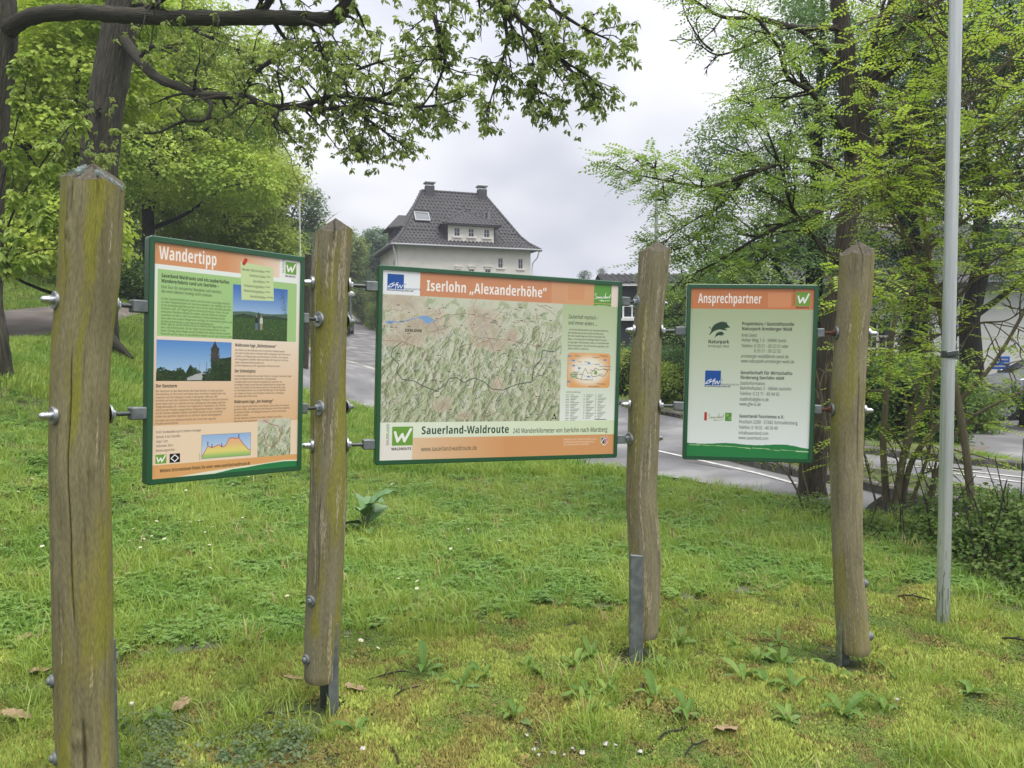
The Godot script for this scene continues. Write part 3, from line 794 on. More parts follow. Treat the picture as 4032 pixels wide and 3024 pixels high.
func print_tip_board() -> ImageTexture:
	var p := Paint.new(1024, 1448, Color(0.96, 0.87, 0.74))
	var orange := Color(0.89, 0.59, 0.36)
	p.rect(0, 0, 0.45, 0.092, orange)
	p.blend(0.45, 0, 0.86, 0.092, orange, Color(0.95, 0.86, 0.78), true)
	p.rect(0.84, 0, 1, 0.092, Color(0.94, 0.94, 0.93))
	p.blend(0, 0.092, 1, 0.4, Color(0.92, 0.96, 0.94), Color(0.95, 0.88, 0.79))
	p.text("Wandertipp", 0.03, 0.071, 112, Color(0.98, 0.97, 0.95), true, 0.37)
	p.rect(0.022, 0.112, 0.975, 0.395, Color(0.64, 0.82, 0.5))
	walking_logo(p, 0.885, 0.012, 0.97, 0.07, 0.876, 0.084, 22, 18)
	p.text("Sauerland-Waldroute und ein zauberhaftes", 0.045, 0.146, 31, INK, true, 0.44)
	p.text("Wandererlebnis rund um Iserlohn –", 0.045, 0.168, 31, INK, true, 0.37)
	p.text("Eine Tour für entspannte Wanderer und Familien,", 0.045, 0.192, 26, Color(0.15, 0.2, 0.12), false, 0.39)
	p.text("die einen kleinen Anstieg nicht scheuen.", 0.045, 0.211, 26, Color(0.15, 0.2, 0.12), false, 0.33)
	var g := Color(0.24, 0.32, 0.17)
	p.lines(["Auf der Sauerland-Waldroute starten und durch den urwüchsigen Wald bis", "zur alten Telegrafenstation am Danzturm wandern. Das Highlight der Tour", "ist die Aufstiegsmöglichkeit auf den Turm mit der einen atemberaubenden", "Fernsicht. Dem „W“ folgend geht es Richtung Forsthaus Löhen. Als auf-", "merksamer Wanderer werden Sie merken, dass die Waldroute teilweise", "zusammen mit dem in 2002 neu eröffneten Drahthandelsweg verläuft,", "dann aber eine andere Wegstrecke verfolgt. Für Interessierte gibt es aus-", "führliche Informationen unter www.drahthandelsweg.de."], 0.045, 0.24, 0.0138, 19, g, 0.0064)
	p.lines(["Weiter geht es auf der Waldroute bis zur Waldrouten-Sagenstation, einem", "Rast- und Erlebnispunkt. Ab hier folgen Sie dem Wegezeichen mit der", "Raute. Entlang dieses Weges wartet schließlich die zweite atemberaubende", "Fernsicht auf Sie, bevor es anschließend wieder zurück nach Iserlohn geht."], 0.045, 0.348, 0.0138, 19, g, 0.0063)
	# printed snapshot: two walkers on a meadow under a blue sky
	p.blend(0.505, 0.145, 0.905, 0.28, Color(0.2, 0.42, 0.78), Color(0.62, 0.76, 0.9))
	p.shape([Vector2(0.505, 0.268), Vector2(0.62, 0.262), Vector2(0.75, 0.27), Vector2(0.905, 0.262), Vector2(0.905, 0.3), Vector2(0.505, 0.3)], Color(0.33, 0.45, 0.38))
	p.blend(0.505, 0.285, 0.905, 0.395, Color(0.22, 0.36, 0.15), Color(0.17, 0.3, 0.12))
	R.seed = 9
	for k in 60: p.im.fill_rect(Rect2i(int(rf(0.56, 0.86) * 1024), int(rf(0.315, 0.365) * 1448), 4, 3), Color(0.72, 0.7, 0.2))
	p.shape([Vector2(0.505, 0.285), Vector2(0.58, 0.275), Vector2(0.68, 0.282), Vector2(0.69, 0.258), Vector2(0.7, 0.282), Vector2(0.8, 0.276), Vector2(0.905, 0.283), Vector2(0.905, 0.292), Vector2(0.505, 0.292)], Color(0.13, 0.22, 0.13))
	for q in [0.665, 0.7]:
		p.shape([Vector2(q, 0.288), Vector2(q + 0.018, 0.288), Vector2(q + 0.021, 0.315), Vector2(q - 0.003, 0.315)], Color(0.16, 0.14, 0.15) if q < 0.68 else Color(0.75, 0.8, 0.78))
		p.shape([Vector2(q, 0.315), Vector2(q + 0.019, 0.315), Vector2(q + 0.017, 0.345), Vector2(q + 0.002, 0.345)], Color(0.35, 0.42, 0.6) if q < 0.68 else Color(0.62, 0.58, 0.5))
		p.shape([Vector2(q + 0.005, 0.277), Vector2(q + 0.014, 0.277), Vector2(q + 0.014, 0.288), Vector2(q + 0.005, 0.288)], Color(0.7, 0.55, 0.45))
	for k in 46:
		var a := Vector2(0.9, 0.28).lerp(Vector2(0.87, 0.15), rf(0.1, 1.0))
		p.line([Vector2(0.903, 0.285), a, a + Vector2(rf(-0.045, 0.0), rf(-0.012, 0.012))], 1.2, Color(0.24, 0.3, 0.26))
	p.leaves(0.506, 0.29, 0.904, 0.395, 2600, 9.0, [Color(0.19, 0.32, 0.12), Color(0.25, 0.4, 0.16), Color(0.16, 0.27, 0.1), Color(0.3, 0.43, 0.17)], R, func(u): return 0.295)
	p.leaves(0.506, 0.262, 0.904, 0.292, 500, 6.0, [Color(0.2, 0.3, 0.2), Color(0.3, 0.42, 0.3), Color(0.36, 0.47, 0.4), Color(0.14, 0.23, 0.14)], R, func(u): return 0.268)
	for q in [0.665, 0.7]:
		p.shape([Vector2(q, 0.288), Vector2(q + 0.018, 0.288), Vector2(q + 0.021, 0.315), Vector2(q - 0.003, 0.315)], Color(0.16, 0.14, 0.15) if q < 0.68 else Color(0.75, 0.8, 0.78))
		p.shape([Vector2(q, 0.315), Vector2(q + 0.019, 0.315), Vector2(q + 0.017, 0.345), Vector2(q + 0.002, 0.345)], Color(0.35, 0.42, 0.6) if q < 0.68 else Color(0.62, 0.58, 0.5))
	# note pinned over it
	p.shape([Vector2(0.553, 0.038), Vector2(0.79, 0.048), Vector2(0.8, 0.205), Vector2(0.565, 0.212)], Color(0.79, 0.88, 0.62))
	for q in [["Wander-Glücks-Faktor ****", 0.565, 0.078], ["Erlebnis-Faktor ***", 0.62, 0.102], ["Sportfaktor ***", 0.645, 0.126], ["Entspannungsfaktor ****", 0.582, 0.15], ["Abwechslungsfaktor ****", 0.582, 0.174], ["Fernblickfaktor *****", 0.625, 0.198]]:
		p.text(q[0], q[1], q[2], 22, Color(0.2, 0.25, 0.15), false, 0.0085 * q[0].length())
	p.line([Vector2(0.578, 0.045), Vector2(0.588, 0.035)], 24.0, Color(0.78, 0.1, 0.1))
	p.line([Vector2(0.588, 0.032), Vector2(0.592, 0.029)], 26.0, Color(0.86, 0.16, 0.15))
	# lower part: cream thickening to orange
	p.blend(0, 0.4, 1, 0.775, Color(0.95, 0.87, 0.78), Color(0.92, 0.73, 0.53))
	p.blend(0.02, 0.41, 0.5, 0.585, Color(0.3, 0.55, 0.86), Color(0.72, 0.84, 0.93))
	p.shape([Vector2(0.02, 0.545), Vector2(0.08, 0.535), Vector2(0.13, 0.545), Vector2(0.17, 0.53), Vector2(0.2, 0.55), Vector2(0.23, 0.512), Vector2(0.26, 0.54), Vector2(0.31, 0.555), Vector2(0.36, 0.55), Vector2(0.37, 0.495), Vector2(0.43, 0.485), Vector2(0.5, 0.475), Vector2(0.5, 0.585), Vector2(0.02, 0.585)], Color(0.12, 0.2, 0.11))
	p.shape([Vector2(0.2, 0.572), Vector2(0.27, 0.552), Vector2(0.31, 0.546), Vector2(0.31, 0.582), Vector2(0.2, 0.582)], Color(0.72, 0.73, 0.74))
	p.shape([Vector2(0.36, 0.5), Vector2(0.365, 0.465), Vector2(0.36, 0.44), Vector2(0.372, 0.43), Vector2(0.388, 0.405), Vector2(0.402, 0.43), Vector2(0.418, 0.44), Vector2(0.412, 0.465), Vector2(0.42, 0.5)], Color(0.22, 0.21, 0.2))
	p.leaves(0.021, 0.48, 0.499, 0.584, 3200, 11.0, [Color(0.1, 0.18, 0.08), Color(0.17, 0.28, 0.11), Color(0.24, 0.36, 0.15), Color(0.07, 0.13, 0.07)], R, func(u): return 0.552 - 0.028 * absf(sin(u * 31.0)) if u < 0.36 else 0.5 - 0.02 * sin((u - 0.36) * 22.0))
	p.leaves(0.355, 0.432, 0.425, 0.5, 260, 7.0, [Color(0.3, 0.28, 0.26), Color(0.2, 0.19, 0.18), Color(0.4, 0.38, 0.34)], R, func(u): return 0.44 + absf(u - 0.39) * 0.6)
	p.shape([Vector2(0.21, 0.573), Vector2(0.27, 0.554), Vector2(0.305, 0.549), Vector2(0.305, 0.58), Vector2(0.21, 0.58)], Color(0.7, 0.71, 0.72))
	p.line([Vector2(0.335, 0.58), Vector2(0.335, 0.5)], 3.0, Color(0.3, 0.3, 0.3))
	p.line([Vector2(0.29, 0.56), Vector2(0.29, 0.505)], 2.0, Color(0.5, 0.4, 0.4))
	p.text("Der Danzturm", 0.02, 0.613, 29, INK, true, 0.135)
	var t := Color(0.33, 0.28, 0.2)
	p.lines(["Der Danzturm ist das Wahrzeichen der Stadt Iserlohn. Er steht auf dem", "Fröndenberg, ist 28 m hoch und bietet einen herrlichen Ausblick über das", "Sauerland und den Hellweg. Er wurde in den Jahren 1908 und 1909", "errichtet und nach dem Iserlohner Ehrenbürger Professor Ernst Danz benannt.", "Direkt neben dem Turm befindet sich das Gebäude der ehemaligen optischen", "Telegrafenstation Nr. 43 (eine von insgesamt 61 Stationen), die Teil der", "1833 von den Preußen eingerichteten Telegrafenlinie Berlin – Koblenz war.", "Auf der Strecke zwischen Koblenz und Berlin wurden so auf einem Berg-", "rücken die optischen Signale bis zur nächsten Station weitergegeben."], 0.02, 0.632, 0.0135, 18, t, 0.0063)
	p.lines(["Ein Indiz ziert eine stilisierte Ansicht des Turms das Logo der", "Privatbrauerei Iserlohn."], 0.02, 0.757, 0.0135, 18, t, 0.0062)
	p.text("Waldrouten-Sage „Ballotsbrunnen“", 0.525, 0.427, 29, INK, true, 0.305)
	p.lines(["Dem Wasser aus dem Ballotsbrunnen im Iserlohner Stadtwald werden", "seit vielen hundert Jahren heilende Kräfte nachgesagt. Noch heute ist es", "Tradition, am Pfingstmorgen aus dem Brunnen zu trinken, um ein ganzes", "Jahr lang gesund zu bleiben. Wobei das Wasser der Sage nach noch eine", "andere, wundersame Wirkung haben soll…", "Auf Ihrer Wanderung an der Sagenstation erfahren Sie mehr!"], 0.525, 0.447, 0.0142, 18, t, 0.0058)
	p.text("Der Schmelzplatz", 0.525, 0.546, 29, INK, true, 0.155)
	p.lines(["Im Mittelalter befand sich an dieser Stelle, im heutigen Iserlohner Stadt-", "wald, eine Waldschmiede mit Rennofen und Kaisermeiler.", "Im Kaisermeiler wurde Holzkohle hergestellt, die zusammen mit", "erzhaltigem Gestein in dem Rennofen aufgeschichtet und angezündet", "wurde. Das Resultat des Schmelzprozesses war die sogenannte Luppe,", "ein Schmiedeeisenblock, der aus den Ofenöffnungen in die Feldgrube", "rann (daher der Name), noch Schlacken enthielt und zur Reinigung", "ein zweites Mal erhitzt wurde."], 0.525, 0.566, 0.0133, 18, t, 0.0058)
	p.text("Waldrouten-Sage „Am Hasberge“", 0.525, 0.687, 29, INK, true, 0.29)
	p.lines(["In dieser Gegend sollen früher Unterirdische, kleine Wichte ihr Unwesen", "getrieben haben. Sie hingen sich an die Menschen, die mit ihren Kutschen", "die einsamen Wälder und Feldwege durchquerten, und versuchten diese", "zu Boden zu ziehen.", "Was die Anwohner zu ihrem Schutz taten, erfahren Sie auf Ihrer", "Wanderung an der Sagenstation."], 0.525, 0.706, 0.0135, 18, t, 0.0058)
	p.rect(0, 0.775, 1, 0.935, Color(0.96, 0.85, 0.72))
	p.lines(["Profil: Rundwanderung mit mittleren Anstiegen", "Gehzeit: 4 bis 5 Stunden", "Länge: 12 km", "Höhenmeter: 350 m", "Markierungszeichen:"], 0.025, 0.808, 0.0195, 22, Color(0.3, 0.26, 0.2), 0.0064)
	walking_logo(p, 0.022, 0.898, 0.088, 0.937, 0.3, 1.2, 8, 8)
	p.rect(0.108, 0.898, 0.172, 0.937, Color(0.04, 0.04, 0.04))
	p.line([Vector2(0.14, 0.903), Vector2(0.163, 0.9175), Vector2(0.14, 0.932), Vector2(0.117, 0.9175), Vector2(0.14, 0.903)], 6.0, Color.WHITE)
	# height profile
	p.blend(0.31, 0.825, 0.645, 0.93, Color(0.56, 0.72, 0.92), Color(0.85, 0.9, 0.96))
	var prof := [[0.0, 0.9], [0.05, 0.75], [0.12, 0.48], [0.2, 0.55], [0.27, 0.5], [0.34, 0.44], [0.4, 0.56], [0.48, 0.5], [0.55, 0.2], [0.62, 0.18], [0.68, 0.22], [0.75, 0.2], [0.85, 0.5], [0.95, 0.72], [1.0, 0.78]]
	for k in prof.size() - 1:
		var x0 := int((0.31 + prof[k][0] * 0.335) * 1024); var x1 := int((0.31 + prof[k + 1][0] * 0.335) * 1024)
		for x in range(x0, x1):
			var top := 0.825 + lerpf(prof[k][1], prof[k + 1][1], float(x - x0) / (x1 - x0)) * 0.105
			for y in range(int(top * 1448), int(0.93 * 1448)):
				var q := (float(y) / 1448 - 0.825) / 0.105
				p.im.set_pixel(x, y, Color(0.95, 0.72, 0.5).lerp(Color(0.93, 0.87, 0.45), smoothstep(0.3, 0.7, q)).lerp(Color(0.55, 0.78, 0.4), smoothstep(0.7, 1.0, q)))
	var pl := []
	for q in prof: pl.append(Vector2(0.31 + q[0] * 0.335, 0.825 + q[1] * 0.105))
	p.line(pl, 4.0, Color(0.8, 0.2, 0.18))
	for q in [[0.12, 0.3], [0.2, 0.4], [0.4, 0.4], [0.75, 0.06]]: p.line([Vector2(0.31 + q[0] * 0.335, 0.825 + q[1] * 0.105), Vector2(0.31 + q[0] * 0.335, 0.84 + q[1] * 0.105)], 6.0, Color(0.12, 0.12, 0.35))
	p.line([Vector2(0.31, 0.825), Vector2(0.645, 0.825), Vector2(0.645, 0.93), Vector2(0.31, 0.93), Vector2(0.31, 0.825)], 2.0, Color(0.35, 0.4, 0.5))
	var mp := relief_map(160, 190, 12, [[0.2, 0.05, 0.3, 0.1]])
	mp.resize(int(0.25 * 1024), int(0.18 * 1448))
	p.im.blit_rect(mp, Rect2i(0, 0, mp.get_width(), mp.get_height()), Vector2i(int(0.695 * 1024), int(0.765 * 1448)))
	p.line([Vector2(0.74, 0.77), Vector2(0.79, 0.79), Vector2(0.85, 0.8), Vector2(0.87, 0.83), Vector2(0.86, 0.87), Vector2(0.8, 0.9), Vector2(0.76, 0.88), Vector2(0.74, 0.83)], 4.0, Color(0.7, 0.25, 0.2))
	p.rect(0, 0.942, 1, 1, Color(0.92, 0.66, 0.38))
	p.text("Weitere Informationen finden Sie unter: www.sauerland-waldroute.de", 0.05, 0.975, 30, Color(0.25, 0.23, 0.14), true, 0.6)
	p.shape([Vector2(0.15, 1.0), Vector2(0.35, 0.988), Vector2(0.55, 0.98), Vector2(0.75, 0.973), Vector2(0.9, 0.966), Vector2(1.0, 0.97), Vector2(1.0, 1.0)], Color(0.93, 0.93, 0.83))
	p.shape([Vector2(0.4, 1.0), Vector2(0.52, 0.988), Vector2(0.62, 0.985), Vector2(0.76, 0.976), Vector2(0.9, 0.972), Vector2(1.0, 0.976), Vector2(1.0, 1.0)], Color(0.13, 0.52, 0.27))
	p.im.adjust_bcs(1.0, 0.96, 0.86)   # inks bleached by years outdoors
	return tex(p.im)

func print_contact_board() -> ImageTexture:
	var p := Paint.new(1024, 1448, Color(0.9, 0.93, 0.9))
	p.blend(0, 0.122, 1, 1, Color(0.68, 0.75, 0.57), Color(0.95, 0.98, 1.0))
	p.rect(0, 0, 1, 0.122, Color(0.86, 0.5, 0.28))
	p.rect(0.63, 0.024, 0.815, 0.11, Color(0.91, 0.57, 0.36))
	p.text("Ansprechpartner", 0.06, 0.088, 112, Color(0.98, 0.96, 0.93), true, 0.525)
	walking_logo(p, 0.858, 0.02, 0.968, 0.1, 0.85, 0.114, 30, 20)
	# leaping boars
	var dark := Color(0.13, 0.27, 0.18)
	var bo := func(pts: Array, u0: float, v0: float, du: float, dv: float, col: Color):
		var a := []
		for q in pts: a.append(Vector2(u0 + q[0] * du, v0 + q[1] * dv))
		p.shape(a, col)
	var boar := [[0.02, 0.98], [0.1, 0.75], [0.14, 0.48], [0.24, 0.26], [0.3, 0.22], [0.34, 0.14], [0.38, 0.16], [0.44, 0.07], [0.48, 0.1], [0.54, 0.02], [0.58, 0.06], [0.64, 0.0], [0.67, 0.06], [0.73, 0.02], [0.76, 0.1], [0.82, 0.03], [0.84, 0.18], [0.92, 0.32], [1.0, 0.42], [0.94, 0.46], [0.86, 0.46], [0.78, 0.5], [0.74, 0.58], [0.86, 0.56], [0.8, 0.66], [0.62, 0.62], [0.5, 0.58], [0.36, 0.64], [0.22, 0.74], [0.12, 0.88], [0.06, 1.0]]
	bo.call(boar, 0.155, 0.195, 0.175, 0.082, dark)
	bo.call(boar, 0.2, 0.255, 0.085, 0.038, dark)
	p.line([Vector2(0.175, 0.245), Vector2(0.165, 0.23), Vector2(0.158, 0.236), Vector2(0.162, 0.228)], 4.0, dark)
	p.text("Naturpark", 0.152, 0.326, 42, INK, true, 0.18)
	p.text("Arnsberger Wald", 0.152, 0.35, 30, Color(0.15, 0.2, 0.16), false, 0.18)
	for q in [["Projektbüro / Geschäftsstelle", 0.217, true, 0.43], ["Naturpark Arnsberger Wald", 0.246, true, 0.415], ["Kreis Soest", 0.284, false, 0.13], ["Hoher Weg 1-3 · 59494 Soest", 0.313, false, 0.37], ["Telefon: 0 29 21 - 30 22 51 oder", 0.347, false, 0.39], ["arnsberger-wald@kreis-soest.de", 0.408, false, 0.395], ["www.naturpark-arnsberger-wald.de", 0.437, false, 0.44], ["Gesellschaft für Wirtschafts-", 0.506, true, 0.435], ["förderung Iserlohn mbH", 0.535, true, 0.365], ["Stadtinformation", 0.569, false, 0.21], ["Bahnhofsplatz 2 · 58644 Iserlohn", 0.598, false, 0.425], ["Telefon: 0 23 71 - 80 94 92", 0.63, false, 0.33], ["stadtinfo@gfw-is.de", 0.663, false, 0.245], ["www.gfw-is.de", 0.692, false, 0.18], ["Sauerland-Tourismus e.V.", 0.764, true, 0.375], ["Postfach 2200 · 57382 Schmallenberg", 0.798, false, 0.485], ["Telefon: 0 18 02 - 40 30 40", 0.831, false, 0.325], ["info@sauerland.com", 0.864, false, 0.25], ["www.sauerland.com", 0.893, false, 0.25]]:
		p.text(q[0], 0.425, q[1], 39, INK if q[2] else Color(0.09, 0.1, 0.09), q[2], q[3])
	p.text("0 29 21 - 30 22 52", 0.53, 0.375, 39, Color(0.17, 0.19, 0.17), false, 0.225)
	gfw_logo(p, 0.135, 0.488, 0.265, 0.575, 22)
	p.rect(0.138, 0.737, 0.16, 0.787, Color(0.8, 0.13, 0.13))
	script_logo(p, 0.172, 0.742, 0.3, 0.787, 3.0, Color(0.5, 0.52, 0.25))
	p.rect(0.31, 0.737, 0.363, 0.787, Color(0.33, 0.6, 0.2))
	p.shape([Vector2(0.32, 0.742), Vector2(0.34, 0.745), Vector2(0.335, 0.76), Vector2(0.318, 0.758)], Color(0.55, 0.75, 0.35))
	p.shape([Vector2(0.34, 0.762), Vector2(0.36, 0.758), Vector2(0.357, 0.778), Vector2(0.338, 0.78)], Color(0.5, 0.72, 0.32))
	# brushed green foot
	var top := []
	R.seed = 31
	for k in 41: top.append(Vector2(k / 40.0, 0.922 + 0.004 * sin(k * 0.35) + rf(-0.0012, 0.0012) + maxf(0.0, k / 40.0 - 0.82) * 0.07))
	p.shape([Vector2(1, 1), Vector2(0, 1)] + top, Color(0.13, 0.55, 0.27))
	for k in 15:
		var u := 0.02 + k * 0.058; var v := 0.93 + 0.0016 * k + rf(-0.003, 0.003)
		p.line([Vector2(u, v), Vector2(u + rf(0.02, 0.1), v + 0.003)], rf(2.5, 6.0), Color(0.72, 0.86, 0.6))
	p.line([Vector2(0.9, 0.955), Vector2(1.0, 0.957)], 10.0, Color(0.8, 0.9, 0.74))
	p.im.adjust_bcs(1.0, 0.96, 0.86)   # inks bleached by years outdoors
	return tex(p.im)

# ---------------------------------------------------------------- timber posts
# each post: its axis from the foot up as [point, radius]
var post_axis := [
	[[Vector3(-1.455, 0.034, -2.57), 0.0910], [Vector3(-1.455, 0.171, -2.57), 0.0906], [Vector3(-1.458, 0.394, -2.57), 0.0906], [Vector3(-1.453, 0.847, -2.57), 0.0923], [Vector3(-1.452, 1.234, -2.57), 0.0906], [Vector3(-1.444, 1.45, -2.57), 0.0884], [Vector3(-1.43, 1.634, -2.57), 0.0906], [Vector3(-1.405, 1.817, -2.57), 0.0927], [Vector3(-1.381, 2.154, -2.57), 0.0932], [Vector3(-1.377, 2.203, -2.57), 0.0932]],
	[[Vector3(-0.841, 0.134, -3.33), 0.0749], [Vector3(-0.84, 0.19, -3.33), 0.0749], [Vector3(-0.83, 0.385, -3.33), 0.0778], [Vector3(-0.82, 0.577, -3.33), 0.0778], [Vector3(-0.798, 1.051, -3.33), 0.0788], [Vector3(-0.797, 1.418, -3.33), 0.0754], [Vector3(-0.791, 1.636, -3.33), 0.0759], [Vector3(-0.783, 1.853, -3.33), 0.0788], [Vector3(-0.767, 2.084, -3.33), 0.0808], [Vector3(-0.761, 2.149, -3.33), 0.0808]],
	[[Vector3(0.678, 0.102, -3.92), 0.0758], [Vector3(0.684, 0.282, -3.92), 0.0788], [Vector3(0.684, 0.521, -3.92), 0.0818], [Vector3(0.672, 0.697, -3.92), 0.0798], [Vector3(0.663, 0.822, -3.92), 0.0788], [Vector3(0.672, 1.17, -3.92), 0.0798], [Vector3(0.678, 1.428, -3.92), 0.0788], [Vector3(0.689, 1.685, -3.92), 0.0734], [Vector3(0.708, 1.898, -3.92), 0.0744], [Vector3(0.72, 2.075, -3.92), 0.0788], [Vector3(0.734, 2.13, -3.92), 0.0788]],
	[[Vector3(1.72, 0.067, -3.8), 0.0764], [Vector3(1.701, 0.258, -3.8), 0.0759], [Vector3(1.676, 0.538, -3.8), 0.0709], [Vector3(1.662, 0.952, -3.8), 0.0750], [Vector3(1.661, 1.365, -3.8), 0.0782], [Vector3(1.671, 1.637, -3.8), 0.0773], [Vector3(1.683, 1.839, -3.8), 0.0787], [Vector3(1.69, 2.028, -3.8), 0.0796], [Vector3(1.693, 2.114, -3.8), 0.0796]]]

# axis point and radius of post k at height y
func post_at(k: int, y: float) -> Array:
	var a: Array = post_axis[k]
	var i := 0
	while i < a.size() - 2 and a[i + 1][0].y < y: i += 1
	var p0: Array = a[maxi(i - 1, 0)]; var p1: Array = a[i]; var p2: Array = a[i + 1]; var p3: Array = a[mini(i + 2, a.size() - 1)]
	var t: float = (y - p1[0].y) / (p2[0].y - p1[0].y)
	if i == 0 or i == a.size() - 2: return [p1[0].lerp(p2[0], t), lerpf(p1[1], p2[1], t)]
	var c: Vector3 = p1[0].cubic_interpolate(p2[0], p0[0], p3[0], t)
	return [Vector3(c.x, y, c.z), cubic_interpolate(p1[1], p2[1], p0[1], p3[1], t)]

# weathered debarked timber: brown-grey grain, pale scraped flecks, green algae film
func timber_texture(seed_: int, algae: float, flecks: float, brown: Color) -> ImageTexture:
	var w := 320; var h := 1024
	var grain := noise_bytes(w, h, 34.0, 5.0, seed_, 3)
	var fine := noise_bytes(w, h, 110.0, 70.0, seed_ + 1, 2)
	var fleck := noise_bytes(w, h, 20.0, 3.6, seed_ + 2, 4)
	var zone := noise_bytes(w, h, 4.0, 4.5, seed_ + 3, 3)
	var alg := noise_bytes(w, h, 5.5, 3.2, seed_ + 4, 4)
	var im := Image.create(w, h, false, Image.FORMAT_RGB8)
	for y in h:
		for x in w:
			var i := y * w + x
			var c := brown
			var g := grain[i]
			c = c.lerp(Color(c.r * 0.58, c.g * 0.57, c.b * 0.55), clampf(0.28 + g * 0.38 + zone[i] * 0.75, 0.0, 0.8))
			c = c.lerp(Color(0.2, 0.18, 0.05), clampf(smoothstep(-0.12, 0.3, alg[i] + fine[i] * 0.12) * algae, 0.0, 0.9))
			c = c.lerp(Color(0.215, 0.22, 0.03), clampf(smoothstep(0.12, 0.42, alg[i] - zone[i] * 0.4) * algae * 0.8, 0.0, 0.8))
			var fl := smoothstep(0.2, 0.3, fleck[i] * 0.8 + zone[i] * 0.45 + fine[i] * 0.12 - 0.12 + flecks)
			c = c.lerp(Color(0.34, 0.3, 0.21), fl * (0.6 + fine[i] * 0.5))
			c = c * (1.0 + fine[i] * 0.35)
			if g > 0.45: c = c * 0.82
			im.set_pixel(x, y, Color(clampf(c.r, 0, 1), clampf(c.g, 0, 1), clampf(c.b, 0, 1)).linear_to_srgb())
	return tex(im)

# branch knots: angle, height, size, bulge
const KNOTS := [[[1.8, 1.98, 0.022, 0.005], [1.25, 0.3, 0.03, 0.006], [0.6, 1.2, 0.02, 0.004], [2.4, 0.9, 0.02, 0.004]], [[1.4, 1.98, 0.018, 0.004], [1.0, 1.25, 0.016, 0.003], [2.0, 0.75, 0.016, 0.004]], [[0.75, 2.0, 0.016, 0.005], [2.0, 1.6, 0.014, 0.004], [1.3, 0.95, 0.015, 0.003]], [[1.2, 1.7, 0.016, 0.003], [1.9, 1.0, 0.018, 0.004], [0.9, 0.55, 0.018, 0.004]]]

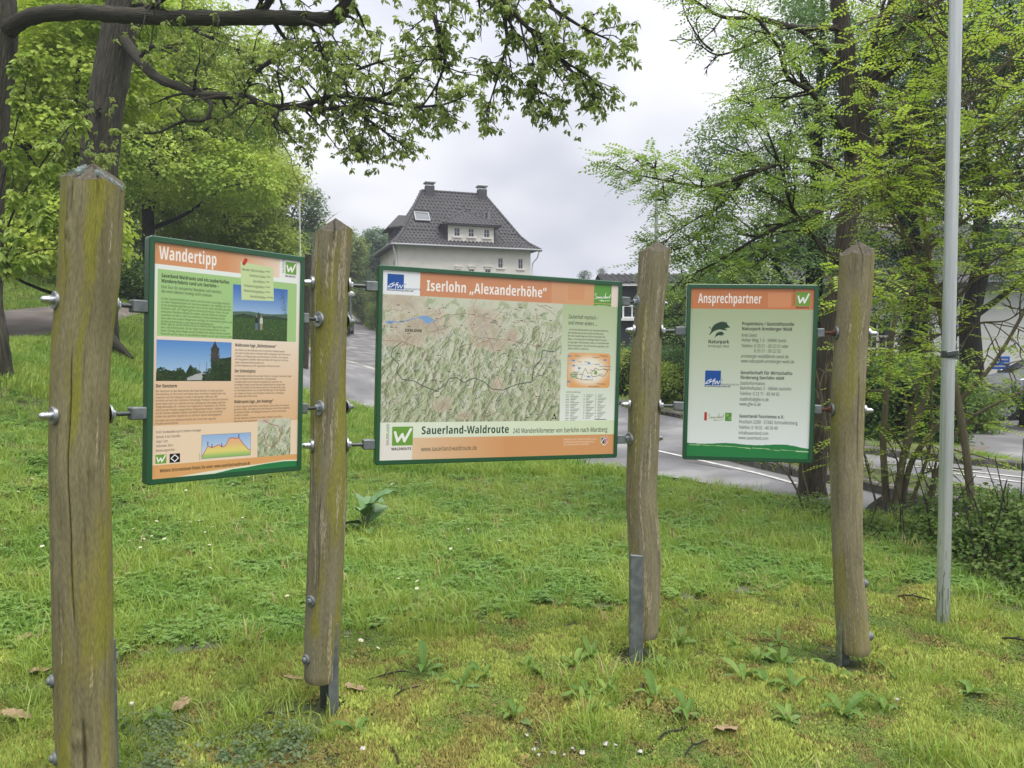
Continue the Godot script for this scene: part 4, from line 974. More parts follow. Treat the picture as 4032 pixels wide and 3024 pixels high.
func timber_post(k: int, label: String, facets: Array, peak: Vector2, cracks: Array, material: Material) -> Node3D:
	var a: Array = post_axis[k]
	var y0: float = a[0][0].y
	var y1: float = a[a.size() - 1][0].y
	var base: Vector3 = a[0][0]
	var root := thing("timber_post", label, "post", Vector3(base.x, hgt(base.x, base.z), base.z), "timber posts that carry the boards")
	var nz := FastNoiseLite.new(); nz.seed = 300 + k; nz.frequency = 1.0; nz.fractal_octaves = 3
	# columns: even steps plus close-set ones at each crack
	var cols := []
	for i in 72: cols.append(TAU * i / 72.0)
	for cr in cracks:
		for o in [-1.0, -0.45, 0.0, 0.45, 1.0]: cols.append(fposmod(cr[0] + o * cr[4] / a[0][1], TAU))
	cols.sort()
	var rows := 110
	var mb := MB.new()
	var org := root.position
	var n := cols.size()
	var height := y1 - y0
	var surf := func(th: float, t: float, rim: float) -> Vector3:
		var y := lerpf(y0, rim, t)
		var ax := post_at(k, y)
		var r: float = ax[1]
		r *= 1.0 + 0.022 * nz.get_noise_3d(cos(th) * 1.6, y * 1.3, sin(th) * 1.6) + 0.006 * nz.get_noise_3d(cos(th) * 14.0, y * 1.6, sin(th) * 14.0)
		for cr in cracks:
			var dth := absf(angle_difference(th, cr[0])) * r
			if y > cr[1] and y < cr[2] and dth < cr[4]:
				var ends := smoothstep(cr[1], cr[1] + 0.12, y) * (1.0 - smoothstep(cr[2] - 0.08, cr[2], y)) if cr[2] < y1 else smoothstep(cr[1], cr[1] + 0.12, y)
				r -= cr[3] * ends * (1.0 - dth / cr[4])
		for kn in KNOTS[k]:
			var kd = Vector2(angle_difference(th, kn[0]) * r, (y - kn[1]) * 0.8).length() / kn[2]
			if kd < 2.5: r += kn[3] * (exp(-kd * kd) - 0.9 * exp(-pow((kd - 1.1) * 4.0, 2.0)))
		var wig := 0.035 * sin(y * 7.0 + k) + 0.02 * sin(y * 17.0)
		# worn round at the cut foot
		r -= 0.006 * (1.0 - smoothstep(y0, y0 + 0.015, y))
		return ax[0] + Vector3(cos(th + wig) * r, 0, sin(th + wig) * r)
	var tip_y := func(p: Vector2) -> float:
		var worst := 0.0
		for f in facets: worst = maxf(worst, (p - peak).dot(Vector2(cos(f[0]), sin(f[0]))) * f[1])
		return y1 - worst
	var top := post_at(k, y1 - 0.03)
	# the rim: where the side meets the hewn facets of the tip
	var rims := []
	for th in cols: rims.append(tip_y.call(Vector2(cos(th), sin(th)) * top[1] * 0.97))
	var g := []
	for j in rows + 1:
		for i in n: g.append(surf.call(cols[i], float(j) / rows, rims[i]))
	for j in rows + 1:
		for i in n + 1:
			var ii := i % n
			var l: Vector3 = g[j * n + (ii + n - 1) % n]; var r: Vector3 = g[j * n + (ii + 1) % n]
			var d: Vector3 = g[maxi(j - 1, 0) * n + ii]; var u: Vector3 = g[mini(j + 1, rows) * n + ii]
			var nn := (u - d).cross(r - l).normalized()
			var p: Vector3 = g[j * n + ii]
			var ax: Vector3 = post_at(k, p.y)[0]
			if nn.dot(p - ax) < 0.0: nn = -nn
			mb.vert(p - org, nn, Vector2(cols[ii] / TAU if i < n else 1.0 + cols[0] / TAU, (p.y - y0) / height))
	for j in rows:
		for i in n:
			var q := j * (n + 1) + i
			mb.face(q, q + 1, q + n + 2); mb.face(q, q + n + 2, q + n + 1)
	# hewn tip, its end grain gone dark
	var tipb := MB.new()
	var ctr: Vector3 = top[0]
	var rings := 7
	for j in rings:
		for i in n:
			var e := []
			for q in [[j, i], [j, (i + 1) % n], [j + 1, (i + 1) % n], [j + 1, i]]:
				var rim: Vector3 = g[rows * n + q[1]]
				var t := 1.0 - float(q[0]) / rings
				var o := Vector2(rim.x - ctr.x, rim.z - ctr.z).lerp(peak, 1.0 - t)
				var y: float = tip_y.call(o)
				y = lerpf(y, rim.y, pow(t, 8.0))
				y += 0.0025 * nz.get_noise_2d(o.x * 120.0, o.y * 120.0)
				for cr in cracks:
					if cr[2] >= y1:
						var dth := absf(angle_difference(atan2(o.y, o.x), cr[0])) * maxf(o.length(), 0.004)
						if dth < cr[4]: y -= 0.012 * (1.0 - dth / cr[4])
				e.append(Vector3(ctr.x + o.x, y, ctr.z + o.y) - org)
			if j == rings - 1:
				tipb.tri(e[0], e[1], e[2], Color.WHITE, Vector3.UP)
			else:
				tipb.tri(e[0], e[1], e[2], Color.WHITE, Vector3.UP); tipb.tri(e[0], e[2], e[3], Color.WHITE, Vector3.UP)
	# sawn foot
	var fc: Vector3 = a[0][0] - org
	for i in n:
		mb.tri(fc, g[i] - org, g[(i + 1) % n] - org, Color.WHITE, Vector3.DOWN)
	# tip and foot take their grain from the same sheet
	for i in range((rows + 1) * (n + 1), mb.v.size()): mb.uv[i] = Vector2(atan2(mb.v[i].z, mb.v[i].x) / TAU + 0.5, clampf(0.99 - mb.v[i].length() * 0.02, 0.0, 1.0))
	obj("trunk", mb.mesh(material), root)
	obj("hewn_tip", tipb.mesh(M.end_grain), root)
	return root

func foot_plate(root: Node3D, k: int, off: Vector3, size: Vector3, turn: float, material: Material) -> void:
	var p: Vector3 = post_axis[k][0][0]
	var top_y: float = off.y
	var bottom := hgt(p.x + off.x, p.z + off.z) - 0.15
	var mb := MB.new()
	mb.box(Transform3D(Basis(Vector3.UP, turn), Vector3.ZERO), Vector3(size.x, top_y - bottom, size.z), 0.004)
	obj("foot_plate", mb.mesh(material), root, Vector3(p.x + off.x, (top_y + bottom) * 0.5, p.z + off.z) - root.position)

func disc_bolt(root: Node3D, k: int, y: float, angle: float) -> void:
	var ax := post_at(k, y)
	var d := Vector3(cos(angle), 0, sin(angle))
	var t := Transform3D(Basis(Quaternion(Vector3.UP, d)), ax[0] + d * (ax[1] - 0.006) - root.position)
	var mb := MB.new()
	mb.lathe(t, [Vector2(0.0235, 0), Vector2(0.0235, 0.012), Vector2(0.021, 0.015), Vector2(0.0, 0.015)], 24)
	var w := obj("bolt_washer", mb.mesh(M.dull_zinc), root)
	mb = MB.new()
	mb.lathe(t, [Vector2(0.014, 0.015), Vector2(0.013, 0.021), Vector2(0.008, 0.025), Vector2(0.0, 0.0255)], 20)
	obj("bolt_head", mb.mesh(M.dull_zinc), w)

func build_posts() -> void:
	var browns := [Color(0.215, 0.196, 0.108), Color(0.2, 0.184, 0.115), Color(0.225, 0.203, 0.132), Color(0.24, 0.214, 0.135)]
	var mats := []
	for k in 4:
		var m := mat("timber_%d" % k, Color.WHITE, 0.88)
		m.albedo_texture = timber_texture(500 + k * 10, [0.72, 0.62, 0.35, 0.4][k], [-0.2, 0.1, 0.03, -0.08][k], browns[k])
		m.metallic_specular = 0.25
		m.heightmap_enabled = true; m.heightmap_scale = 0.15
		m.heightmap_texture = m.albedo_texture
		mats.append(m)
	var a := timber_post(0, "thickest and nearest timber post, mossy, with lichen on its hewn tip", [[0.1, 0.86], [1.3, 0.8], [2.2, 0.66], [3.1, 0.44], [4.6, 0.6]], Vector2(0.0, 0.0), [[1.75, 1.98, 3.0, 0.016, 0.006], [1.93, 1.82, 2.12, 0.01, 0.0045], [1.39, 0.62, 1.62, 0.009, 0.0035], [1.1, -0.1, 0.38, 0.022, 0.007], [0.9, 2.0, 3.0, 0.01, 0.005]], mats[0])
	foot_plate(a, 0, Vector3(0.074, 0.59, -0.035), Vector3(0.012, 0, 0.05), 0.0, M.dull_zinc)
	disc_bolt(a, 0, Vector3(-1.561, 0.485, -2.57).y, 2.55)
	disc_bolt(a, 0, Vector3(-1.569, 0.221, -2.57).y, 2.55)
	# crusts of lichen on the tip
	R.seed = 88
	for q in [[-0.03, 0.04, 0.024], [-0.018, 0.05, 0.016], [-0.05, 0.034, 0.015], [-0.01, 0.035, 0.018], [0.055, 0.03, 0.02], [0.07, 0.015, 0.018], [0.085, 0.0, 0.016], [0.04, 0.04, 0.012]]:
		var tp: Array = post_at(0, 2.1)
		var mb := MB.new()
		var c := Vector2(q[0], q[1])
		var yy := func(o: Vector2) -> float:
			var worst := 0.0
			for f in [[0.1, 0.86], [1.3, 0.8], [2.2, 0.66], [3.1, 0.44], [4.6, 0.6]]: worst = maxf(worst, o.dot(Vector2(cos(f[0]), sin(f[0]))) * f[1])
			return post_axis[0][9][0].y - worst
		var rim := []
		for i in 13: rim.append(c + Vector2(cos(TAU * i / 13.0), sin(TAU * i / 13.0)) * q[2] * rf(0.55, 1.15))
		for i in 13:
			var p0: Vector2 = rim[i]; var p1: Vector2 = rim[(i + 1) % 13]
			var o: Vector3 = Vector3(tp[0].x, 0, tp[0].z)
			var v0 := o + Vector3(c.x, yy.call(c) + 0.006, c.y) - a.position
			var v1 := o + Vector3(p0.x, yy.call(p0) + rf(0.003, 0.009), p0.y) - a.position
			var v2 := o + Vector3(p1.x, yy.call(p1) + rf(0.003, 0.009), p1.y) - a.position
			mb.tri(v0, v1, v2, Color.WHITE, Vector3.UP)
			mb.tri(v1, v2, v1 - Vector3(0, 0.012, 0), Color.WHITE, v1 - v0); mb.tri(v2, v2 - Vector3(0, 0.012, 0), v1 - Vector3(0, 0.012, 0), Color.WHITE, v1 - v0)
		obj("lichen_crust", mb.mesh(M.lichen), a)
	var b := timber_post(1, "green-stained timber post with a pointed tip between the first two boards", [[0.0, 0.68], [1.45, 0.88], [2.9, 0.8], [4.3, 0.7], [5.3, 0.7]], Vector2(0.008, 0.0), [[1.3, 1.95, 3.0, 0.01, 0.005], [1.75, 0.5, 1.0, 0.006, 0.004]], mats[1])
	foot_plate(b, 1, Vector3(0.058, 0.4, 0.02), Vector3(0.042, 0, 0.05), 0.15, M.dull_zinc)
	foot_plate(b, 1, Vector3(0.012, 0.2, -0.03), Vector3(0.05, 0, 0.012), 0.1, M.dark_steel)
	disc_bolt(b, 1, Vector3(-0.861, 0.507, -3.25).y, 2.1)
	disc_bolt(b, 1, Vector3(-0.884, 0.244, -3.25).y, 2.35)
	var c3 := timber_post(2, "slim timber post with flat steel let into its foot, right of the map board", [[0.1, 0.8], [1.5, 0.8], [2.9, 0.62], [4.2, 0.6], [5.4, 0.6]], Vector2(0.012, 0.0), [[1.0, 1.3, 1.55, 0.005, 0.004]], mats[2])
	foot_plate(c3, 2, Vector3(-0.04, 0.545, 0.028), Vector3(0.068, 0, 0.096), -0.12, M.dull_zinc)
	var d := timber_post(3, "bent brown timber post at the right-hand end of the row of boards", [[0.2, 0.76], [1.57, 1.0], [2.9, 0.84], [4.1, 0.7], [5.2, 0.7]], Vector2(0.01, 0.0), [[1.35, 0.95, 1.5, 0.008, 0.0045], [1.7, 1.85, 3.0, 0.005, 0.004]], mats[3])
	foot_plate(d, 3, Vector3(-0.052, 0.47, -0.01), Vector3(0.062, 0, 0.016), 0.0, M.dull_zinc)
	foot_plate(d, 3, Vector3(-0.082, 0.48, 0.012), Vector3(0.01, 0, 0.06), 0.0, M.zinc)
	disc_bolt(d, 3, Vector3(1.767, 0.423, -3.8).y, 0.25)
	disc_bolt(d, 3, Vector3(1.798, 0.155, -3.8).y, 0.25)

# ---------------------------------------------------------------- boards
func board(called: String, label: String, at: Vector3, yaw: float, roll: float, w: float, print_: Texture2D, posts: Array, fracs: Array, rod_mats: Array) -> void:
	var h := 0.841
	var rail := 0.02
	var deep := 0.036
	var bas := Basis(Vector3.UP, deg_to_rad(yaw)) * Basis(Vector3.BACK, -deg_to_rad(roll))
	var foot := at - bas.y * (h * 0.5 + rail)
	var root := thing(called, label, "information board", foot, "printed boards hung between timber posts")
	root.basis = bas
	var up := h * 0.5 + rail
	# frame of mitred rails with rounded outer corners
	var mb := MB.new()
	var hw := w * 0.5 + rail; var hh := h * 0.5 + rail
	var rad := 0.012
	var outer := []; var inner := []
	for q in [[1, 1, 0.0], [-1, 1, PI / 2], [-1, -1, PI], [1, -1, -PI / 2]]:
		for s in 5:
			var an: float = q[2] + PI / 2 * s / 4.0
			outer.append(Vector2(q[0] * (hw - rad) + cos(an) * rad, q[1] * (hh - rad) + sin(an) * rad))
			inner.append(Vector2(q[0] * w * 0.5, q[1] * h * 0.5))
	var m := outer.size()
	var bv := 0.003
	for i in m:
		var o0: Vector2 = outer[i]; var o1: Vector2 = outer[(i + 1) % m]
		var i0: Vector2 = inner[i]; var i1: Vector2 = inner[(i + 1) % m]
		var en := Vector2(o1.y - o0.y, o0.x - o1.x).normalized()
		if en.dot(o0) < 0.0: en = -en
		var c0 := o0 - en * bv; var c1 := o1 - en * bv
		var f := deep * 0.5
		var y3 := func(p: Vector2, z: float) -> Vector3: return Vector3(p.x, p.y + up, z)
		mb.quad(y3.call(o0, -f), y3.call(o1, -f), y3.call(o1, f - bv), y3.call(o0, f - bv), Vector3(en.x, en.y, 0))
		mb.quad(y3.call(o0, f - bv), y3.call(o1, f - bv), y3.call(c1, f), y3.call(c0, f), Vector3(en.x, en.y, 1).normalized())
		mb.quad(y3.call(c0, f), y3.call(c1, f), y3.call(i1, f), y3.call(i0, f), Vector3.BACK)
		mb.quad(y3.call(o0, -f), y3.call(o1, -f), y3.call(i1, -f), y3.call(i0, -f), Vector3.FORWARD)
		if i0 != i1: mb.quad(y3.call(i0, -f), y3.call(i1, -f), y3.call(i1, f), y3.call(i0, f), Vector3(-en.x, -en.y, 0))
	obj("frame", mb.mesh(M.frame_green), root)
	# printed sheet under a clear glossy film, on a plate
	var pm := mat(called + "_print", Color.WHITE, 0.3)
	pm.albedo_texture = print_
	pm.albedo_color = Color(0.93, 0.93, 0.93)
	pm.metallic_specular = 0.5
	pm.texture_repeat = false
	mb = MB.new()
	var pz := deep * 0.5 - 0.006
	mb.quad(Vector3(-w * 0.5, up + h * 0.5, pz), Vector3(w * 0.5, up + h * 0.5, pz), Vector3(w * 0.5, up - h * 0.5, pz), Vector3(-w * 0.5, up - h * 0.5, pz), Vector3.BACK)
	obj("printed_sheet", mb.mesh(pm), root)
	mb = MB.new()
	mb.box(Transform3D(Basis(), Vector3(0, up, 0.0)), Vector3(w - 0.001, h - 0.001, 0.012))
	obj("back_plate", mb.mesh(M.dull_zinc), root)
	# four brackets: square tube, threaded rod through the post, washers and nuts
	for side in 2:
		var sg := -1.0 if side == 0 else 1.0
		for f in 2:
			var ly: float = up + h * 0.5 - fracs[f] * h
			var wp: Vector3 = root.transform * Vector3(sg * w * 0.5, ly, 0)
			var ax := post_at(posts[side], wp.y)
			var lp: Vector3 = root.transform.affine_inverse() * ax[0]
			var half: float = sqrt(maxf(ax[1] * ax[1] - lp.z * lp.z, 0.0009))
			var rm: Array = rod_mats[side]
			mb = MB.new()
			mb.box(Transform3D(Basis(), Vector3(sg * (hw + rm[3] * 0.5 - 0.002), ly, -0.004)), Vector3(rm[3], 0.044, 0.04), 0.004)
			var br := obj("bracket", mb.mesh(M.dull_zinc), root)
			var x0: float = sg * (hw + rm[3] - 0.008); var x1 := lp.x + sg * (half + 0.012)
			mb = MB.new()
			mb.tube([Vector3(x0, ly, 0), Vector3(x1, ly, 0)], [0.008, 0.008], 12)
			obj("rod", mb.mesh(rm[0]), br)
			var near := lp.x - sg * half
			var tn := Transform3D(Basis(Quaternion(Vector3.UP, Vector3(-sg, 0, 0))), Vector3(near, ly, 0))
			mb = MB.new()
			mb.lathe(tn, [Vector2(0.033, -0.004), Vector2(0.033, 0.003), Vector2(0.031, 0.005), Vector2(0.0, 0.005)], 28)
			obj("washer", mb.mesh(rm[1]), br)
			mb = MB.new()
			mb.lathe(tn, [Vector2(0.0145, 0.005), Vector2(0.0145, 0.017), Vector2(0.0125, 0.019), Vector2(0.008, 0.019)], 6, true)
			obj("nut", mb.mesh(rm[2]), br)
			var tf := Transform3D(Basis(Quaternion(Vector3.UP, Vector3(sg, 0, 0))), Vector3(lp.x + sg * half, ly, 0))
			mb = MB.new()
			mb.lathe(tf, [Vector2(0.03, -0.006), Vector2(0.03, 0.004), Vector2(0.028, 0.006), Vector2(0.0, 0.006)], 28)
			obj("washer", mb.mesh(M.zinc), br)
			mb = MB.new()
			mb.lathe(tf, [Vector2(0.0145, 0.006), Vector2(0.0145, 0.018), Vector2(0.013, 0.02), Vector2(0.0125, 0.03), Vector2(0.0105, 0.037), Vector2(0.006, 0.0415), Vector2(0.0, 0.0425)], 16)
			obj("cap_nut", mb.mesh(M.shiny_zinc), br)

func build_boards() -> void:
	var plain := [M.dark_steel, M.zinc, M.shiny_zinc, 0.054]
	board("hiking_tip_board", "upright green-framed board headed Wandertipp, nearest of the three boards", Vector3(-1.0827, 1.5385, -2.9546), 48.74, 1.99, 0.594, print_tip_board(), [0, 1], [0.275, 0.72], [plain, [M.dark_steel, M.zinc, M.shiny_zinc, 0.03]])
	board("route_map_board", "wide green-framed board with a large relief map headed Iserlohn Alexanderhöhe", Vector3(-0.033, 1.499, -3.6304), 22.76, 1.62, 1.189, print_route_board(), [1, 2], [0.09, 0.915], [plain, plain])
	board("contact_board", "upright green-framed board of addresses headed Ansprechpartner, farthest right", Vector3(1.1843, 1.4657, -3.8432), -6.06, 0.93, 0.594, print_contact_board(), [2, 3], [0.255, 0.705], [plain, [M.rust, M.dull_zinc, M.rust, 0.038]])

# ---------------------------------------------------------------- poles
func build_poles() -> void:
	var base := Vector3(2.49, 0, -4.378)
	var p := thing("metal_pole", "tall galvanised metal pole with a strap round it, at the right", "pole", base)
	var m := mat("pole_zinc", Color.WHITE, 0.48, 0.55)
	var w := 64; var h := 512
	var im := Image.create(w, h, false, Image.FORMAT_RGB8)
	var st := noise_bytes(w, h, 9.0, 6.0, 71, 3)
	var fn := noise_bytes(w, h, 30.0, 40.0, 72, 2)
	for y in h:
		for x in w:
			var i := y * w + x
			var c := Color(0.42, 0.46, 0.46).lerp(Color(0.55, 0.58, 0.57), clampf(0.5 + st[i] + fn[i] * 0.4, 0, 1))
			# dark streaks, broken up by noise, thickening towards the foot
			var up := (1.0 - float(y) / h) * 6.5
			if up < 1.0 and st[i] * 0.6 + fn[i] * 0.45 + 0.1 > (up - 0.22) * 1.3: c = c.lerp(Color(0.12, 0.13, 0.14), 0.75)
			im.set_pixel(x, y, c.linear_to_srgb())
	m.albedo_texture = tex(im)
	m.roughness = 0.42
	var top := Vector3(2.46, 4.564, -4.378) - base
	var mb := MB.new()
	var pts := []; var rad := []
	for k in 9:
		pts.append(Vector3(0, -0.2, 0).lerp(top, k / 8.0)); rad.append(lerpf(0.0365, 0.033, k / 8.0))
	mb.tube(pts, rad, 32, Color.WHITE, true)
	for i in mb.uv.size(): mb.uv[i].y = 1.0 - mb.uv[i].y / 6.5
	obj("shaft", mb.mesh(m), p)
	var cl := Vector3(2.483, 1.553, -4.378) - base
	mb = MB.new()
	mb.lathe(Transform3D(Basis(Vector3.BACK, -0.03), cl), [Vector2(0.033, -0.02), Vector2(0.04, -0.02), Vector2(0.04, 0.02), Vector2(0.033, 0.02)], 32)
	mb.box(Transform3D(Basis(Vector3.BACK, 0.16), cl + Vector3(-0.006, 0.008, 0.04)), Vector3(0.068, 0.03, 0.012), 0.004)
	obj("strap", mb.mesh(M.dark_steel), p)
	# flag poles and posts by the street
	for q in [[Vector3(-8.223, 1.386, -30.096), Vector3(-9.925, 7.469, -36), 0.05, "white_flagpole", "slim white flagpole above the first board, left of the second timber post", "flagpole", lin(0.6, 0.62, 0.66)],
			[Vector3(5.573, 0.665, -30), Vector3(5.508, 7.763, -30), 0.1, "white_flagpole", "grey-white flagpole rising behind the third timber post", "flagpole", lin(0.3, 0.33, 0.35)]]:
		var f: Vector3 = onto(q[0].x, q[0].z)
		var o := thing(q[3], q[4], q[5], f, "flagpoles beyond the road")
		mb = MB.new()
		var hgt_: float = q[1].y - f.y
		mb.tube([Vector3.ZERO, Vector3(0, hgt_ * 0.45, 0), Vector3(0, hgt_ * 0.46, 0), Vector3(0, hgt_, 0)], [q[2], q[2], q[2] * 0.75, q[2] * 0.65], 12, Color.WHITE, true)
		obj("shaft", mb.mesh(mat("flagpole_%s" % o.name, q[6], 0.5)), o)
		mb = MB.new()
		mb.lathe(Transform3D(Basis(), Vector3(0, hgt_, 0)), [Vector2(q[2] * 0.65, 0), Vector2(q[2] * 0.9, q[2] * 0.6), Vector2(q[2] * 0.5, q[2] * 1.3), Vector2(0, q[2] * 1.4)], 12)
		obj("finial", mb.mesh(M.zinc), o)
	# brown timber mast with a pale cable duct beside the second post
	var b0 := Vector3(-7.205, 0.849, -26.698)
	var o := thing("timber_mast", "weathered brown timber mast with a pale cable duct, left of the second timber post", "mast", b0)
	var t0: Vector3 = Vector3(-6.827, 4.686, -26) - b0
	mb = MB.new()
	mb.tube([Vector3(0, -0.2, 0), t0 * 0.5, t0], [0.14, 0.125, 0.11], 12, Color.WHITE, true)
	obj("shaft", mb.mesh(M.bark_brown), o)
	mb = MB.new()
	var side := Vector3(-0.15, 0, 0.08)
	mb.tube([side, side + t0 * 0.35, side + t0 * 0.72], [0.03, 0.03, 0.03], 8, Color.WHITE, true)
	obj("cable_duct", mb.mesh(M.pale_kerb), o)
	# small street lamp far up the side street
	var l0 := Vector3(-12.421, 2.888, -59.526)
	var lp := thing("street_lamp", "small pale street lamp far up the side street beside the parked car", "street lamp", l0)
	var lt: Vector3 = Vector3(0, Vector3(-12.912, 5.384, -62).y - hgt(l0.x, l0.z), 0)
	mb = MB.new()
	mb.tube([Vector3.ZERO, lt], [0.06, 0.05], 10)
	obj("column", mb.mesh(M.zinc), lp)
	mb = MB.new()
	mb.lathe(Transform3D(Basis(), lt), [Vector2(0.1, 0), Vector2(0.32, 0.12), Vector2(0.34, 0.3), Vector2(0.12, 0.46), Vector2(0, 0.48)], 12)
	obj("lantern", mb.mesh(M.road_paint), lp)

# ---------------------------------------------------------------- trees
var sprigs := {}
# a leaf sends back about half of this colour and lets the other half through
const VIGOR := Color(2.08, 1.98, 2.6)

func leaf_blade(mb: MB, at: Vector3, along: Vector3, side: Vector3, length: float, width: float, col: Color, fold := 0.25, droop := 0.15) -> void:
	var nn := side.cross(along).normalized()
	var up := nn * width * fold
	var a := at
	var m1 := at + along * length * 0.38 - Vector3(0, length * droop * 0.3, 0)
	var m2 := at + along * length * 0.72 - Vector3(0, length * droop * 0.7, 0)
	var t := at + along * length - Vector3(0, length * droop * 1.3, 0)
	var l1 := m1 + side * width * 0.42 + up; var r1 := m1 - side * width * 0.42 + up
	var l2 := m2 + side * width * 0.5 + up; var r2 := m2 - side * width * 0.5 + up
	mb.tri(a, l1, m1, col); mb.tri(a, m1, r1, col)
	mb.tri(l1, l2, t, col); mb.tri(m1, l1, t, col); mb.tri(r1, m1, t, col); mb.tri(r2, r1, t, col)

func small_leaf(mb: MB, at: Vector3, along: Vector3, side: Vector3, length: float, width: float, col: Color) -> void:
	var nn := side.cross(along).normalized() * width * 0.18
	var m := at + along * length * 0.5
	var t := at + along * length
	mb.tri(at, m + side * width * 0.5 + nn, t, col); mb.tri(at, t, m - side * width * 0.5 + nn, col)

func any_dir() -> Vector3:
	var z := rf(-1, 1); var a := rf(0, TAU); var s := sqrt(1.0 - z * z)
	return Vector3(s * cos(a), z, s * sin(a))

func make_sprigs() -> void:
	R.seed = 2024
	# large-leaved, hanging whorls (oak-like)
	for v in 4:
		var mb := MB.new(); mb.colored = true
		for k in 9:
			var a := TAU * k / 9.0 + rf(-0.3, 0.3)
			var d := Vector3(cos(a), rf(-0.75, 0.25), sin(a)).normalized()
			var s := d.cross(Vector3.UP).normalized().rotated(d, rf(-0.6, 0.6))
			var c := rf(0.75, 1.2)
			leaf_blade(mb, Vector3(rf(-0.02, 0.02), rf(-0.05, 0.05), rf(-0.02, 0.02)), d, s, rf(0.09, 0.15), rf(0.05, 0.075), Color(c, c * rf(0.95, 1.05), c), 0.2, 0.35)
		sprigs["oak%d" % v] = mb.mesh(M.leaf)
	# loose sprays of medium leaves (maple, lime)
	for v in 4:
		var mb := MB.new(); mb.colored = true
		for k in 20:
			var p := any_dir() * pow(rf(0, 1), 0.4) * Vector3(0.3, 0.16, 0.3)
			var d := (p * Vector3(1, 0.2, 1) + any_dir() * 0.12 + Vector3(0, -0.08, 0)).normalized()
			var s := d.cross(Vector3.UP + any_dir() * 0.35).normalized()
			var c := rf(0.75, 1.25)
			small_leaf(mb, p, d, s, rf(0.08, 0.13), rf(0.075, 0.12), Color(c, c * rf(0.95, 1.05), c))
		sprigs["maple%d" % v] = mb.mesh(M.leaf)
	# dense small leaves on a flat spray (hornbeam, hedge)
	for v in 3:
		var mb := MB.new(); mb.colored = true
		for k in 26:
			var p := any_dir() * pow(rf(0, 1), 0.45) * Vector3(0.2, 0.11, 0.2)
			var d := (p * Vector3(1, 0.1, 1) + any_dir() * 0.08).normalized()
			var s := d.cross(Vector3.UP + any_dir() * 0.4).normalized()
			var c := rf(0.7, 1.3)
			small_leaf(mb, p, d, s, rf(0.045, 0.07), rf(0.03, 0.045), Color(c, c, c))
		sprigs["small%d" % v] = mb.mesh(M.leaf)
	# one feathered leaf (robinia)
	for v in 3:
		var mb := MB.new(); mb.colored = true
		var n := 6
		var bend := rf(0.1, 0.3)
		for k in n:
			var x := 0.045 + 0.032 * k
			var y := -bend * x * x * 4.0
			for sd in [-1.0, 1.0]:
				var d := Vector3(0.35, rf(-0.25, 0.05), sd).normalized()
				var s := d.cross(Vector3.UP + any_dir() * 0.2).normalized()
				var c := rf(0.85, 1.15)
				small_leaf(mb, Vector3(x, y, sd * 0.004), d, s, rf(0.036, 0.048), rf(0.02, 0.026), Color(c, c, c))
		var y2 := -bend * 0.24 * 0.24 * 4.0
		small_leaf(mb, Vector3(0.235, y2, 0), Vector3(1, -0.2, 0).normalized(), Vector3(0, 0, 1), 0.045, 0.024, Color.WHITE)
		mb.quad(Vector3(0, 0, 0.0012), Vector3(0.235, y2, 0.0012), Vector3(0.235, y2, -0.0012), Vector3(0, 0, -0.0012), Vector3.UP, Color(0.9, 0.8, 0.8))
		sprigs["feather%d" % v] = mb.mesh(M.leaf_thin)

func smooth(pts: Array, per := 5) -> Array:
	var out := []
	for i in pts.size() - 1:
		var p0: Vector3 = pts[maxi(i - 1, 0)]; var p1: Vector3 = pts[i]; var p2: Vector3 = pts[i + 1]; var p3: Vector3 = pts[mini(i + 2, pts.size() - 1)]
		for k in per: out.append(p1.cubic_interpolate(p2, p0, p3, float(k) / per))
	out.append(pts[-1])
	return out

# a bough along given points; adds its side branches and twigs; tips collects [place, direction]
func bough(mb: MB, pts: Array, r0: float, r1: float, tips: Array, n: int, reach: float, from := 0.25, sag := 0.15, twigs := 5) -> void:
	var sp := smooth(pts, 9 if r0 > 0.06 else 5)
	var rad := []
	for i in sp.size(): rad.append(lerpf(r0, r1, pow(float(i) / (sp.size() - 1), 0.8)) * rf(0.93, 1.07))
	mb.rough = 0.16
	mb.tube(sp, rad, 16 if r0 > 0.06 else 6)
	for k in n:
		var t := lerpf(from, 1.0, (k + rf(0.1, 0.9)) / n)
		var i := mini(int(t * (sp.size() - 1)), sp.size() - 2)
		var fwd: Vector3 = (sp[i + 1] - sp[i]).normalized()
		var d := (fwd * rf(0.2, 0.9) + any_dir() * 0.9 + Vector3(0, 0.1, 0)).normalized()
		branch(mb, sp[i], d, reach * rf(0.5, 1.15) * lerpf(1.1, 0.6, t), minf(rad[i] * 0.55, 0.03), tips, twigs, sag)
	branch(mb, sp[-1], (sp[-1] - sp[-2]).normalized(), reach * 0.5, r1 * 0.9, tips, twigs, sag)

